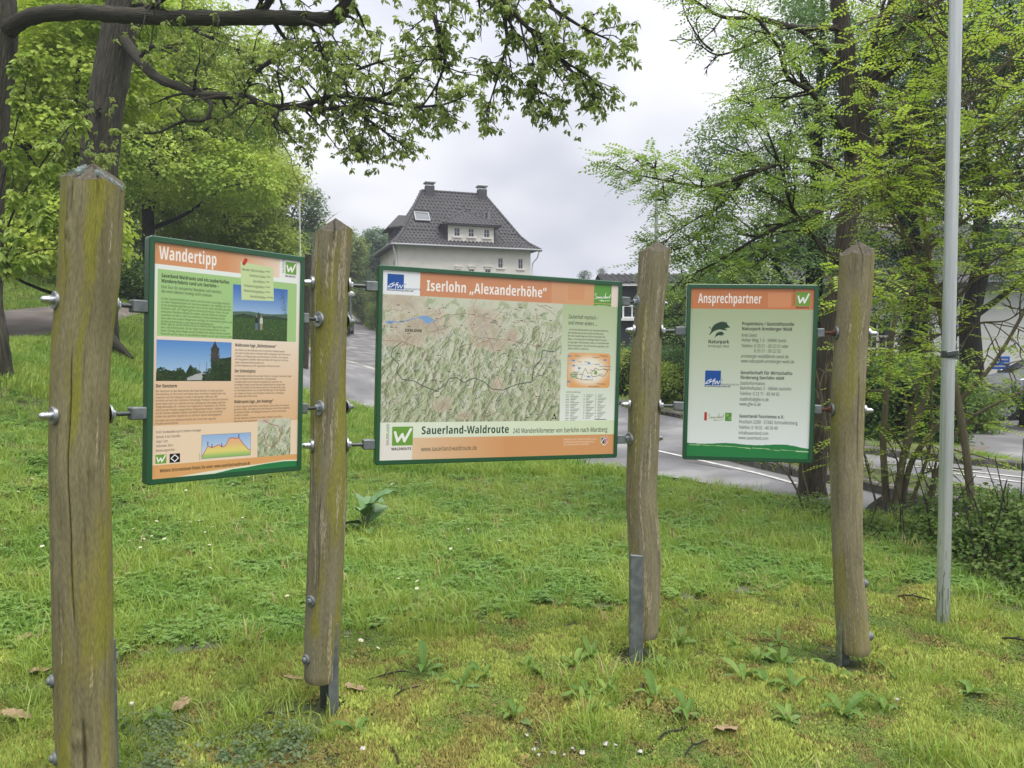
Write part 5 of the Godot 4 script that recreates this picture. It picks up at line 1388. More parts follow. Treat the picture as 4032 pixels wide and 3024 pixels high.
func branch(mb: MB, p0: Vector3, dir: Vector3, length: float, r: float, tips: Array, twigs: int, sag: float) -> void:
	var pts := [p0]; var rad := [r]
	var d := dir
	var m := 4
	for k in m:
		d = (d + any_dir() * 0.28 + Vector3(0, -sag * 0.35, 0)).normalized()
		pts.append(pts[-1] + d * length / m); rad.append(lerpf(r, 0.004, float(k + 1) / m))
	mb.tube(pts, rad, 5)
	for k in twigs:
		var t := rf(0.25, 1.0) * m
		var i := mini(int(t), m - 1)
		var q: Vector3 = pts[i].lerp(pts[i + 1], t - i)
		var td: Vector3 = ((pts[i + 1] - pts[i]).normalized() * 0.6 + any_dir() + Vector3(0, -sag, 0)).normalized()
		var tl := length * rf(0.18, 0.42)
		var e := q + td * tl
		var md: Vector3 = q.lerp(e, 0.5) + any_dir() * tl * 0.12
		mb.tube([q, md, e], [0.006, 0.004, 0.002], 4)
		tips.append([e, td]); tips.append([md, (td + any_dir() * 0.8).normalized()])
	tips.append([pts[-1], d])

func leaf_up(parent: Node, called: String, kind: String, variants: int, tips: Array, per: int, spread: float, s0: float, s1: float, ca: Color, cb: Color, flat := 0.5, keep := 1.0) -> void:
	var where := []; var tint := []
	for v in variants: where.append([]); tint.append([])
	for t in tips:
		if rf(0, 1) > keep: continue
		for k in per:
			var v := R.randi() % variants
			var s := rf(s0, s1)
			var up := (Vector3.UP + any_dir() * (1.0 - flat)).normalized()
			var f: Vector3 = (t[1] + any_dir() * 0.7)
			f = (f - up * f.dot(up)).normalized()
			var bas := Basis(f, up, f.cross(up)).scaled(Vector3.ONE * s)
			where[v].append(Transform3D(bas, t[0] + any_dir() * spread))
			tint[v].append(ca.lerp(cb, rf(0, 1)) * VIGOR)
	for v in variants:
		if where[v].size(): scatter(called, sprigs[kind + str(v)], where[v], tint[v], parent)

# a full crown made of lobes; each lobe: [centre, radii]; leaves thicken towards the outside and thin out by clumps
func crown(parent: Node, kind: String, variants: int, lobes: Array, count: int, s0: float, s1: float, ca: Color, cb: Color, clump := 0.5, seed_ := 1, inner := 0.35) -> void:
	var nz := FastNoiseLite.new(); nz.seed = seed_; nz.frequency = 0.55; nz.fractal_octaves = 2
	var where := []; var tint := []
	for v in variants: where.append([]); tint.append([])
	var vol := 0.0
	for l in lobes: vol += l[1].x * l[1].y + l[1].y * l[1].z
	for l in lobes:
		var n := int(count * (l[1].x * l[1].y + l[1].y * l[1].z) / vol)
		for k in n:
			var q := any_dir() * pow(rf(inner, 1.0), 0.5)
			var p: Vector3 = l[0] + q * l[1] * rf(0.85, 1.12)
			if nz.get_noise_3dv(p) < -0.25 + (clump - 0.5): continue
			var v := R.randi() % variants
			var up := (Vector3.UP * 0.9 + q * 0.5 + any_dir() * 0.4).normalized()
			var f := any_dir()
			f = (f - up * f.dot(up)).normalized()
			where[v].append(Transform3D(Basis(f, up, f.cross(up)).scaled(Vector3.ONE * rf(s0, s1)), p))
			tint[v].append(ca.lerp(cb, clampf(rf(0, 1) * 0.7 + nz.get_noise_3dv(p * 0.6) * 0.6 + 0.15, 0, 1)) * VIGOR)
	for v in variants:
		if where[v].size(): scatter("crown", sprigs[kind + str(v)], where[v], tint[v], parent)

# a whole tree: trunk, boughs to each lobe and crown; lobes are given in metres from the foot
func woodland_tree(called: String, label: String, foot: Vector3, r: float, lean: Vector3, lobes: Array, kind: String, variants: int, count: int, s0: float, s1: float, ca: Color, cb: Color, bark: Material, group := "", clump := 0.5, twigs := true) -> Node3D:
	var base := onto(foot.x, foot.z)
	var o := thing(called, label, "tree", base, group)
	var mb := MB.new()
	var top := 0.0
	for l in lobes: top = maxf(top, l[0].y + l[1].y * 0.5)
	var tr := []; var rad := []
	for k in 9:
		var t := k / 8.0
		tr.append(Vector3(0, -0.2, 0).lerp(Vector3(lean.x, top, lean.z), t) + Vector3(rf(-1, 1), 0, rf(-1, 1)) * r * 0.5 * sin(t * PI))
		rad.append(r * lerpf(1.0, 0.15, t) * (1.35 if k == 0 else 1.0))
	mb.tube(tr, rad, 10)
	obj("trunk", mb.mesh(bark), o)
	mb = MB.new()
	for l in lobes:
		var a: Vector3 = tr[clampi(int((l[0].y - l[1].y * 0.8) / top * 8.0), 1, 7)]
		var e: Vector3 = l[0]
		var mid := a.lerp(e, 0.5) + Vector3(0, -0.06, 0) * a.distance_to(e)
		mb.tube(smooth([a, mid, e], 3), [r * 0.35, r * 0.3, r * 0.26, r * 0.22, r * 0.18, r * 0.14, r * 0.1], 6)
		if twigs:
			for k in 7:
				var d := any_dir()
				var q: Vector3 = e + d * l[1] * 0.85
				mb.tube([e.lerp(a, 0.15), e.lerp(q, 0.5) + any_dir() * 0.15, q], [r * 0.09, r * 0.06, 0.008], 4)
	obj("boughs", mb.mesh(bark), o)
	crown(o, kind, variants, lobes, count, s0, s1, ca, cb, clump, R.randi() % 999)
	return o

func build_woods() -> void:
	make_sprigs()
	near_oaks()
	wood_left()
	street_trees()
	robinia_right()
	wood_right()

func rel(foot: Vector3, l: Array) -> Array:
	var out := []
	for q in l: out.append(q - foot)
	return out

func near_oaks() -> void:
	R.seed = 71
	# the tree cut by the left edge, with its long mossy bough across the top of the picture
	var foot := Vector3(-6.707, 1.221, -9.887)
	var o := thing("oak_tree", "dark-barked tree cut by the left edge, its long thick bough crossing the top", "tree", foot, "large trees at the edge of the lawn")
	var mb := MB.new()
	var d := -foot.z
	var tr := [foot + Vector3(0, -0.2, 0), foot + Vector3(0.02, 0.35, 0), Vector3(-6.821, 2.246, -10), Vector3(-6.742, 3.548, -10), Vector3(-6.638, 4.543, -10), Vector3(-6.505, 5.355, -10), Vector3(-6.491, 6.161, -10), Vector3(-6.597, 8.259, -10), Vector3(-6.695, 10.478, -10)]
	for k in tr.size(): tr[k] = tr[k] - foot
	tr[1] = tr[1].lerp(tr[2], 0.1)
	var sp := smooth(tr)
	var rad := []
	for i in sp.size(): rad.append(lerpf(0.21, 0.15, float(i) / sp.size()) + 0.14 * exp(-i * 0.55))
	mb.rough = 0.13
	mb.tube(sp, rad, 36)
	obj("trunk", mb.mesh(M.bark_oak), o)
	mb = MB.new()
	var tips := []
	bough(mb, rel(foot, [Vector3(-6.481, 5.557, -10), Vector3(-6.027, 5.687, -9.8), Vector3(-5.338, 5.67, -9.6), Vector3(-4.516, 5.5, -9.3), Vector3(-3.631, 5.343, -9), Vector3(-2.825, 5.27, -8.8), Vector3(-2.255, 5.177, -8.6), Vector3(-1.904, 5.145, -8.5), Vector3(-1.777, 5.284, -8.45), Vector3(-1.729, 5.575, -8.4)]), 0.105, 0.065, tips, 9, 1.1, 0.45, 0.25)
	# boughs that carry the spray over the sky, leaving the picture at the top and coming down again
	bough(mb, rel(foot, [Vector3(-1.729, 5.575, -8.4), Vector3(-1.343, 5.576, -8.3), Vector3(-0.991, 5.34, -8.2), Vector3(-0.838, 5.062, -8.1), Vector3(-0.758, 4.789, -8)]), 0.04, 0.012, tips, 20, 0.8, 0.1, 0.35)
	bough(mb, rel(foot, [Vector3(-1.729, 5.575, -8.4), Vector3(-0.965, 5.615, -8), Vector3(-0.439, 5.292, -7.8), Vector3(-0.118, 4.979, -7.7), Vector3(0.197, 4.63, -7.6), Vector3(0.421, 4.41, -7.6), Vector3(0.623, 4.212, -7.6)]), 0.045, 0.01, tips, 32, 0.75, 0.25, 0.35)
	bough(mb, rel(foot, [Vector3(-0.439, 5.292, -7.8), Vector3(-0.072, 5.156, -7.7), Vector3(0.33, 4.892, -7.6), Vector3(0.689, 4.673, -7.6), Vector3(0.935, 4.564, -7.6)]), 0.035, 0.008, tips, 16, 0.6, 0.2, 0.3)
	bough(mb, rel(foot, [Vector3(-0.118, 4.979, -7.7), Vector3(-0.05, 4.625, -7.7), Vector3(-0.118, 4.314, -7.7), Vector3(-0.209, 4.023, -7.7)]), 0.025, 0.008, tips, 10, 0.5, 0.3, 0.45)
	bough(mb, rel(foot, [Vector3(-0.838, 5.062, -8.1), Vector3(-0.688, 4.651, -8), Vector3(-0.737, 4.327, -8), Vector3(-0.951, 4.001, -8)]), 0.025, 0.008, tips, 10, 0.6, 0.3, 0.45)
	bough(mb, rel(foot, [Vector3(0.197, 4.63, -7.6), Vector3(0.264, 4.366, -7.6), Vector3(0.242, 4.102, -7.6), Vector3(0.288, 3.948, -7.6)]), 0.018, 0.006, tips, 8, 0.35, 0.4, 0.5)
	bough(mb, rel(foot, [Vector3(0.421, 4.41, -7.6), Vector3(0.736, 4.212, -7.6), Vector3(0.893, 4.08, -7.6)]), 0.014, 0.005, tips, 5, 0.35, 0.4, 0.4)
	bough(mb, rel(foot, [Vector3(-2.825, 5.27, -8.8), Vector3(-2.584, 5.518, -8.7), Vector3(-2.249, 5.67, -8.6)]), 0.05, 0.02, tips, 8, 0.9, 0.2, 0.25)
	bough(mb, rel(foot, [Vector3(-4.407, 5.5, -9.3), Vector3(-3.942, 5.602, -9), Vector3(-3.541, 5.714, -8.8), Vector3(-2.988, 5.767, -8.7)]), 0.05, 0.015, tips, 9, 0.9, 0.2, 0.3)
	bough(mb, rel(foot, [Vector3(-2.255, 5.177, -8.6), Vector3(-2.082, 4.89, -8.5), Vector3(-2.036, 4.595, -8.5)]), 0.02, 0.006, tips, 7, 0.6, 0.2, 0.45)
	obj("boughs", mb.mesh(M.bark_oak), o)
	leaf_up(o, "crown", "oak", 4, tips, 1, 0.09, 0.32, 0.54, Color(0.11, 0.165, 0.035), Color(0.17, 0.225, 0.06), 0.5, 0.68)
	# the second tree, leaning, with a low crooked bough
	foot = Vector3(-7.571, 1.525, -14.042)
	o = thing("oak_tree", "grey two-toned leaning trunk behind the nearest post, with a low crooked bough", "tree", foot, "large trees at the edge of the lawn")
	mb = MB.new()
	tr = [foot + Vector3(0, -0.2, 0), foot + Vector3(0.03, 0.4, 0), Vector3(-7.471, 3.17, -14), Vector3(-7.412, 4.821, -14), Vector3(-7.23, 6.046, -14), Vector3(-6.985, 7.261, -14), Vector3(-6.822, 8.226, -14), Vector3(-6.571, 10.135, -14), Vector3(-6.354, 12.485, -14)]
	for k in tr.size(): tr[k] = tr[k] - foot
	sp = smooth(tr)
	rad = []
	for i in sp.size(): rad.append(lerpf(0.335, 0.25, float(i) / sp.size()) + 0.3 * exp(-i * 0.6))
	mb.rough = 0.13
	mb.tube(sp, rad, 36)
	obj("trunk", mb.mesh(M.bark_oak), o)
	mb = MB.new()
	for k in 4:   # spreading roots
		var a := 0.4 + k * 1.5
		mb.tube([Vector3(cos(a) * 0.3, 0.25, sin(a) * 0.3), Vector3(cos(a) * 0.6, 0.05, sin(a) * 0.6), Vector3(cos(a) * 0.9, -0.14, sin(a) * 0.9)], [0.11, 0.07, 0.03], 8)
	obj("roots", mb.mesh(M.bark_oak), o)
	mb = MB.new()
	tips = []
	bough(mb, rel(foot, [Vector3(-6.906, 7.077, -13.9), Vector3(-6.462, 6.566, -13.6), Vector3(-6.013, 6.148, -13.3), Vector3(-5.421, 5.865, -13), Vector3(-5.097, 5.703, -12.8), Vector3(-4.294, 5.553, -12.4), Vector3(-3.799, 5.316, -12.1), Vector3(-3.251, 5.211, -11.8), Vector3(-2.6, 5.234, -11.4), Vector3(-2.073, 5.1, -11.1), Vector3(-1.648, 5.151, -10.9), Vector3(-1.3, 5.371, -10.7)]), 0.105, 0.016, tips, 38, 1.1, 0.3, 0.3)
	bough(mb, rel(foot, [Vector3(-3.251, 5.211, -11.8), Vector3(-2.829, 5.065, -11.5), Vector3(-2.445, 5.044, -11.3), Vector3(-2.01, 4.79, -11.1), Vector3(-1.668, 4.517, -11)]), 0.05, 0.012, tips, 24, 0.75, 0.15, 0.45)
	bough(mb, rel(foot, [Vector3(-5.112, 5.703, -12.8), Vector3(-4.842, 5.492, -12.6), Vector3(-4.911, 5.221, -12.5), Vector3(-5.218, 5.163, -12.4), Vector3(-5.58, 4.962, -12.3), Vector3(-5.931, 4.949, -12.2)]), 0.05, 0.012, tips, 6, 0.6, 0.4, 0.3)
	bough(mb, rel(foot, [Vector3(-2.445, 5.044, -11.3), Vector3(-2.395, 4.635, -11.2), Vector3(-2.165, 4.374, -11.2)]), 0.025, 0.006, tips, 9, 0.45, 0.2, 0.5)
	bough(mb, rel(foot, [Vector3(-3.799, 5.316, -12.1), Vector3(-3.559, 4.992, -12), Vector3(-3.314, 4.712, -12)]), 0.03, 0.007, tips, 9, 0.6, 0.2, 0.5)
	bough(mb, rel(foot, [Vector3(-2.829, 5.065, -11.5), Vector3(-2.575, 5.386, -11.3), Vector3(-2.003, 5.576, -11.1), Vector3(-1.465, 5.667, -11)]), 0.04, 0.01, tips, 24, 0.8, 0.15, 0.35)
	bough(mb, rel(foot, [Vector3(-2.073, 5.1, -11.1), Vector3(-1.457, 4.935, -10.9), Vector3(-0.932, 4.936, -10.8), Vector3(-0.613, 5.062, -10.8)]), 0.03, 0.008, tips, 14, 0.55, 0.1, 0.45)
	bough(mb, rel(foot, [Vector3(-4.294, 5.553, -12.4), Vector3(-3.897, 5.864, -12.1), Vector3(-3.239, 6.1, -11.8), Vector3(-2.546, 6.052, -11.5)]), 0.05, 0.012, tips, 26, 0.9, 0.15, 0.35)
	bough(mb, rel(foot, [Vector3(-6.874, 7.744, -14), Vector3(-6.122, 7.413, -13.6), Vector3(-5.252, 6.862, -13.2), Vector3(-4.454, 6.444, -12.9)]), 0.07, 0.015, tips, 20, 1.1, 0.2, 0.3)
	bough(mb, rel(foot, [Vector3(-6.462, 6.566, -13.6), Vector3(-6.079, 6.672, -13.3), Vector3(-5.642, 6.557, -13.1)]), 0.05, 0.02, tips, 6, 0.8, 0.3, 0.3)
	bough(mb, rel(foot, [Vector3(-7.272, 5.721, -14), Vector3(-7.18, 5.622, -13.4), Vector3(-7.168, 5.218, -12.8), Vector3(-7.174, 4.743, -12.4)]), 0.05, 0.012, tips, 8, 0.8, 0.3, 0.4)
	bough(mb, rel(foot, [Vector3(-7.405, 5.067, -14), Vector3(-7.057, 4.785, -13.5), Vector3(-6.86, 4.753, -13.2)]), 0.02, 0.006, tips, 4, 0.4, 0.3, 0.4)
	obj("boughs", mb.mesh(M.bark_oak), o)
	leaf_up(o, "crown", "oak", 4, tips, 1, 0.11, 0.38, 0.66, Color(0.12, 0.175, 0.035), Color(0.19, 0.24, 0.06), 0.5, 0.6)

func left_sapling() -> void:
	R.seed = 76
	var foot := Vector3(-7.157, 1.339, -10.392)
	var o := thing("maple_sapling", "thin-stemmed maple sapling with bright leaves at the left edge, left of the nearest post", "sapling", foot)
	var mb := MB.new()
	var tips := []
	bough(mb, rel(foot, [Vector3(-6.061, 1.379, -8.8), Vector3(-5.794, 2.156, -8.6), Vector3(-5.433, 2.94, -8.4), Vector3(-5.056, 3.461, -8.3), Vector3(-4.691, 3.846, -8.2)]), 0.02, 0.006, tips, 7, 0.5, 0.35, 0.1, 3)
	bough(mb, rel(foot, [Vector3(-5.924, 1.851, -8.7), Vector3(-5.496, 2.542, -8.4), Vector3(-5.061, 2.859, -8.2), Vector3(-4.55, 3.065, -8)]), 0.012, 0.004, tips, 7, 0.45, 0.3, 0.15, 3)
	bough(mb, rel(foot, [Vector3(-5.794, 2.156, -8.6), Vector3(-5.334, 2.457, -8.3), Vector3(-4.91, 2.605, -8.1), Vector3(-4.516, 2.568, -8)]), 0.01, 0.004, tips, 6, 0.4, 0.3, 0.15, 3)
	bough(mb, rel(foot, [Vector3(-5.839, 2.36, -8.6), Vector3(-5.523, 3.237, -8.4), Vector3(-5.234, 4.043, -8.3), Vector3(-5.123, 4.477, -8.3)]), 0.012, 0.004, tips, 6, 0.5, 0.3, 0.1, 3)
	obj("stems", mb.mesh(M.bark_brown), o)
	leaf_up(o, "foliage", "oak", 4, tips, 1, 0.05, 0.55, 0.85, Color(0.11, 0.175, 0.028), Color(0.18, 0.245, 0.045), 0.6, 0.7)

func wood_left() -> void:
	left_sapling()
	R.seed = 72
	var g := "leafy trees of the wood on the left"
	var ya := Color(0.15, 0.23, 0.025); var yb := Color(0.26, 0.33, 0.045)
	var ma := Color(0.1, 0.165, 0.028); var mb_ := Color(0.17, 0.24, 0.04)
	var da := Color(0.05, 0.1, 0.025); var db := Color(0.09, 0.15, 0.035)
	woodland_tree("maple_tree", "yellow-green maple hanging low behind the nearest post at the left edge", Vector3(-9.575, 2.597, -17), 0.16, Vector3(0.2, 0, 0), [[Vector3(-2.5, 2.8, 0), Vector3(1.9, 1.0, 1.5)], [Vector3(-0.1, 2.2, 0.6), Vector3(1.6, 0.9, 1.4)], [Vector3(-1.0, 4.2, 0.3), Vector3(2.2, 1.2, 1.6)], [Vector3(-3.0, 5.6, 0), Vector3(1.9, 1.2, 1.6)], [Vector3(0.4, 5.6, 0), Vector3(1.7, 1.2, 1.5)], [Vector3(-1.6, 1.7, 0.9), Vector3(1.5, 0.6, 1.1)], [Vector3(0.3, 7.0, 0), Vector3(2.2, 1.0, 1.6)]], "maple", 4, 3000, 0.75, 1.2, ya, yb, M.bark_oak, g, 0.5)
	woodland_tree("maple_tree", "bright green maple with tiered sprays above the Wandertipp board", Vector3(-12.73, 3.345, -27), 0.26, Vector3(0.5, 0, 0), [[Vector3(1.2, 4.5, 1.5), Vector3(2.6, 1.3, 2.2)], [Vector3(3.4, 4.0, 1.0), Vector3(1.8, 1.2, 1.8)], [Vector3(0.6, 6.6, 0.5), Vector3(3.0, 1.6, 2.6)], [Vector3(3.0, 6.4, 0), Vector3(2.2, 1.3, 2.0)], [Vector3(-2.2, 5.6, 1.0), Vector3(2.4, 1.6, 2.2)], [Vector3(0.8, 9.0, 0), Vector3(3.0, 1.8, 2.6)], [Vector3(-2.0, 9.5, 0), Vector3(2.6, 2.2, 2.4)], [Vector3(2.8, 8.6, 0), Vector3(1.8, 1.3, 1.8)]], "maple", 4, 4200, 0.85, 1.3, Color(0.13, 0.215, 0.025), Color(0.23, 0.3, 0.045), M.bark_dark, g, 0.5)
	woodland_tree("maple_tree", "yellowish young maple at the right-hand tip of the wood", Vector3(-11.47, 3.233, -31), 0.2, Vector3(0.3, 0, 0), [[Vector3(0.2, 4.0, 1), Vector3(2.6, 1.3, 2.0)], [Vector3(-1.0, 6.2, 0), Vector3(2.6, 1.6, 2.2)], [Vector3(1.6, 5.6, 0.5), Vector3(2.0, 1.2, 1.8)], [Vector3(0.2, 7.8, 0), Vector3(2.0, 1.1, 1.8)], [Vector3(1.6, 3.0, 0.5), Vector3(1.8, 1.0, 1.6)]], "maple", 4, 2600, 0.85, 1.3, Color(0.15, 0.215, 0.035), Color(0.24, 0.29, 0.06), M.bark_dark, g, 0.52)
	woodland_tree("lime_tree", "dark blue-green rounded tree at the end of the wood, left of the flagpole", Vector3(-14.262, 3.556, -48), 0.4, Vector3(0.2, 0, 0), [[Vector3(-1.0, 5.2, 0), Vector3(2.8, 2.2, 2.4)], [Vector3(1.4, 4.2, 0.5), Vector3(2.2, 2.0, 2.2)], [Vector3(-1.2, 8.8, 0), Vector3(2.4, 2.2, 2.2)], [Vector3(0.8, 7.6, 0), Vector3(2.0, 1.8, 2.0)], [Vector3(-3.0, 6.4, 0), Vector3(2.2, 2.4, 2.2)], [Vector3(0, 2.2, 1.0), Vector3(3.2, 1.4, 2.2)]], "maple", 4, 2600, 1.1, 1.7, Color(0.04, 0.085, 0.032), Color(0.075, 0.12, 0.04), M.bark_dark, g, 0.5)
	# deep background of the wood, one tall tree beside the next
	var spots := [[-120, 640, 34, 13.0], [120, 640, 36, 14.0], [250, 640, 40, 15.5], [390, 650, 38, 12.0], [0, 640, 44, 17.0], [470, 655, 46, 10.5], [-260, 660, 26, 12.0]]
	for k in spots.size():
		var q: Array = spots[k]
		var x: float = (q[0] - 1106.0) / 1664.0 * q[2]
		var hh: float = q[3]
		var lobes := []
		for i in 9:
			var y := hh * (0.22 + 0.75 * i / 8.0)
			var a := i * 2.4 + k
			lobes.append([Vector3(cos(a) * 2.2, y, sin(a) * 2.0), Vector3(3.2, hh * 0.12, 2.8) * rf(0.9, 1.15)])
		woodland_tree("beech_tree", ["tall dark beech behind the leaning trunk at far left", "tall beech filling the gap between both large trunks", "tall beech above the Wandertipp board, deep in the wood", "mid-green beech behind the tiered maple", "tallest beech at the very back of the wood", "lower beech at the back near the yellowish maple", "beech at the left edge behind the nearest trunk"][k], Vector3(x, 0, -q[2]), 0.35, Vector3(rf(-0.5, 0.5), 0, 0), lobes, "maple", 4, 2600, 1.1, 1.7, da.lerp(ma, rf(0.2, 0.9)), db.lerp(mb_, rf(0.3, 1.0)), M.bark_dark, g, 0.45, false)
	# undergrowth at the foot of the wood
	var bl := ["dark bush under the wood beside the tiered maple's trunk", "dark bush under the wood left of the nearest post", "low bush at the foot of the yellowish maple", "dark bush on the bank near the left edge", "mid-green bush between the wood and the road"]
	var bs := [[285, 650, 26, 1.5], [70, 585, 31, 2.4], [560, 700, 32, 1.8], [-60, 570, 30, 2.5], [440, 680, 28, 1.6]]
	for k in 5:
		var q: Array = bs[k]
		var p := Vector3((q[0] - 1106.0) / 1664.0 * q[2], 0, -q[2])
		var s: float = q[3]
		woodland_tree("wood_bush", bl[k], p, 0.05, Vector3.ZERO, [[Vector3(0, s * 0.5, 0), Vector3(s * 1.2, s * 0.6, s)], [Vector3(s, s * 0.4, 0.3), Vector3(s, s * 0.5, s)], [Vector3(-s, s * 0.45, 0), Vector3(s, s * 0.55, s)]], "small", 3, 900, 1.2, 2.0, da, db, M.bark_dark, "bushes at the foot of the wood", 0.4, false)

func street_trees() -> void:
	R.seed = 73
	var g := "trees along the side street"
	woodland_tree("lime_tree", "light green rounded tree left of the second post's tip", Vector3(-15.169, 5.471, -66), 0.3, Vector3.ZERO, [[Vector3(0, 4.4, 0), Vector3(2.4, 2.4, 2.2)], [Vector3(-1.0, 6.4, 0), Vector3(2.0, 2.0, 2.0)], [Vector3(1.2, 5.6, 0), Vector3(1.8, 2.2, 2.0)], [Vector3(0.2, 2.2, 0.5), Vector3(2.8, 1.6, 2.2)]], "maple", 4, 1500, 1.3, 2.0, Color(0.075, 0.12, 0.03), Color(0.13, 0.175, 0.045), M.bark_dark, g)
	woodland_tree("lime_tree", "bluish green round tree standing left of the tall house", Vector3(-14.365, 6.292, -80), 0.4, Vector3.ZERO, [[Vector3(0, 5.0, 0), Vector3(2.4, 2.6, 2.4)], [Vector3(0.3, 7.4, 0), Vector3(1.7, 1.6, 1.8)], [Vector3(-1.2, 6.0, 0), Vector3(1.7, 1.8, 1.8)], [Vector3(1.5, 5.6, 0), Vector3(1.6, 2.0, 1.8)], [Vector3(0, 2.6, 0), Vector3(2.8, 1.8, 2.4)]], "maple", 4, 1700, 1.3, 2.1, Color(0.04, 0.09, 0.035), Color(0.075, 0.13, 0.05), M.bark_dark, g)
	woodland_tree("lime_tree", "pale tree peeping out behind the bluish one by the house", Vector3(-15.567, 7.803, -96), 0.4, Vector3.ZERO, [[Vector3(0.5, 7.0, 0), Vector3(2.2, 2.4, 2.2)], [Vector3(1.4, 9.0, 0), Vector3(1.6, 1.5, 1.6)], [Vector3(-1, 5.0, 0), Vector3(2.6, 2.4, 2.4)]], "maple", 4, 900, 1.3, 2.0, Color(0.12, 0.15, 0.06), Color(0.18, 0.2, 0.09), M.bark_dark, g, 0.65)
	woodland_tree("shrub", "dark shrub below the red roof at the end of the side street", Vector3(-16.486, 6.898, -82), 0.1, Vector3.ZERO, [[Vector3(0, 1.5, 0), Vector3(3.0, 1.6, 2.0)], [Vector3(3, 1.8, 0), Vector3(2.4, 1.9, 2.0)], [Vector3(-3, 1.2, 0), Vector3(2.4, 1.3, 2.0)]], "small", 3, 1000, 2.0, 3.4, Color(0.03, 0.06, 0.025), Color(0.055, 0.09, 0.035), M.bark_dark, "shrubs along the side street", 0.4, false)
	woodland_tree("shrub", "light green shrub behind the clipped hedge of the side street", Vector3(-12.091, 5.078, -66), 0.1, Vector3.ZERO, [[Vector3(0, 1.8, 0), Vector3(1.6, 1.4, 1.6)], [Vector3(1.2, 1.5, 0), Vector3(1.4, 1.2, 1.4)]], "small", 3, 500, 1.8, 2.8, Color(0.09, 0.13, 0.03), Color(0.15, 0.18, 0.045), M.bark_dark, "shrubs along the side street", 0.45, false)
	# leafless crown against the sky
	var foot := onto(-17.5, -72.0)
	var o := thing("bare_tree", "leafless pale tree against the sky left of the second post", "tree", foot, g)
	var mb := MB.new()
	var tips := []
	mb.tube([Vector3.ZERO, Vector3(0.1, 4, 0), Vector3(-0.1, 8, 0)], [0.2, 0.16, 0.1], 8)
	obj("trunk", mb.mesh(M.bark_pale), o)
	mb = MB.new()
	for k in 16:
		var p := Vector3(0, rf(4.0, 8.2), 0)
		branch(mb, p, Vector3(rf(-0.8, 0.8), rf(0.5, 1.1), rf(-0.6, 0.6)).normalized(), rf(2.0, 3.6), 0.07, tips, 9, -0.25)
	obj("boughs", mb.mesh(M.bark_pale), o)
	# tiny conifer tops behind the map board
	for q in [[1262, 620, 70, 0.9, "small conifer tip showing above the map board's right half"], [1300, 612, 90, 0.6, "tiniest conifer tip above the map board's right corner"]]:
		var p := Vector3((q[0] - 1106.0) / 1664.0 * q[2], 0, -q[2])
		var b := onto(p.x, p.z)
		var top: float = 1.6 + (748.0 - q[1] + 34.0) / 1664.0 * q[2] - b.y
		woodland_tree("conifer", q[4], p, 0.12, Vector3.ZERO, [[Vector3(0, top * 0.45, 0), Vector3(1.5, top * 0.2, 1.5)], [Vector3(0, top * 0.68, 0), Vector3(1.0, top * 0.16, 1.0)], [Vector3(0, top * 0.88, 0), Vector3(0.45, top * 0.13, 0.45)]], "small", 3, 420, 1.6, 2.4, Color(0.025, 0.055, 0.025), Color(0.045, 0.08, 0.035), M.bark_dark, g, 0.35, false)

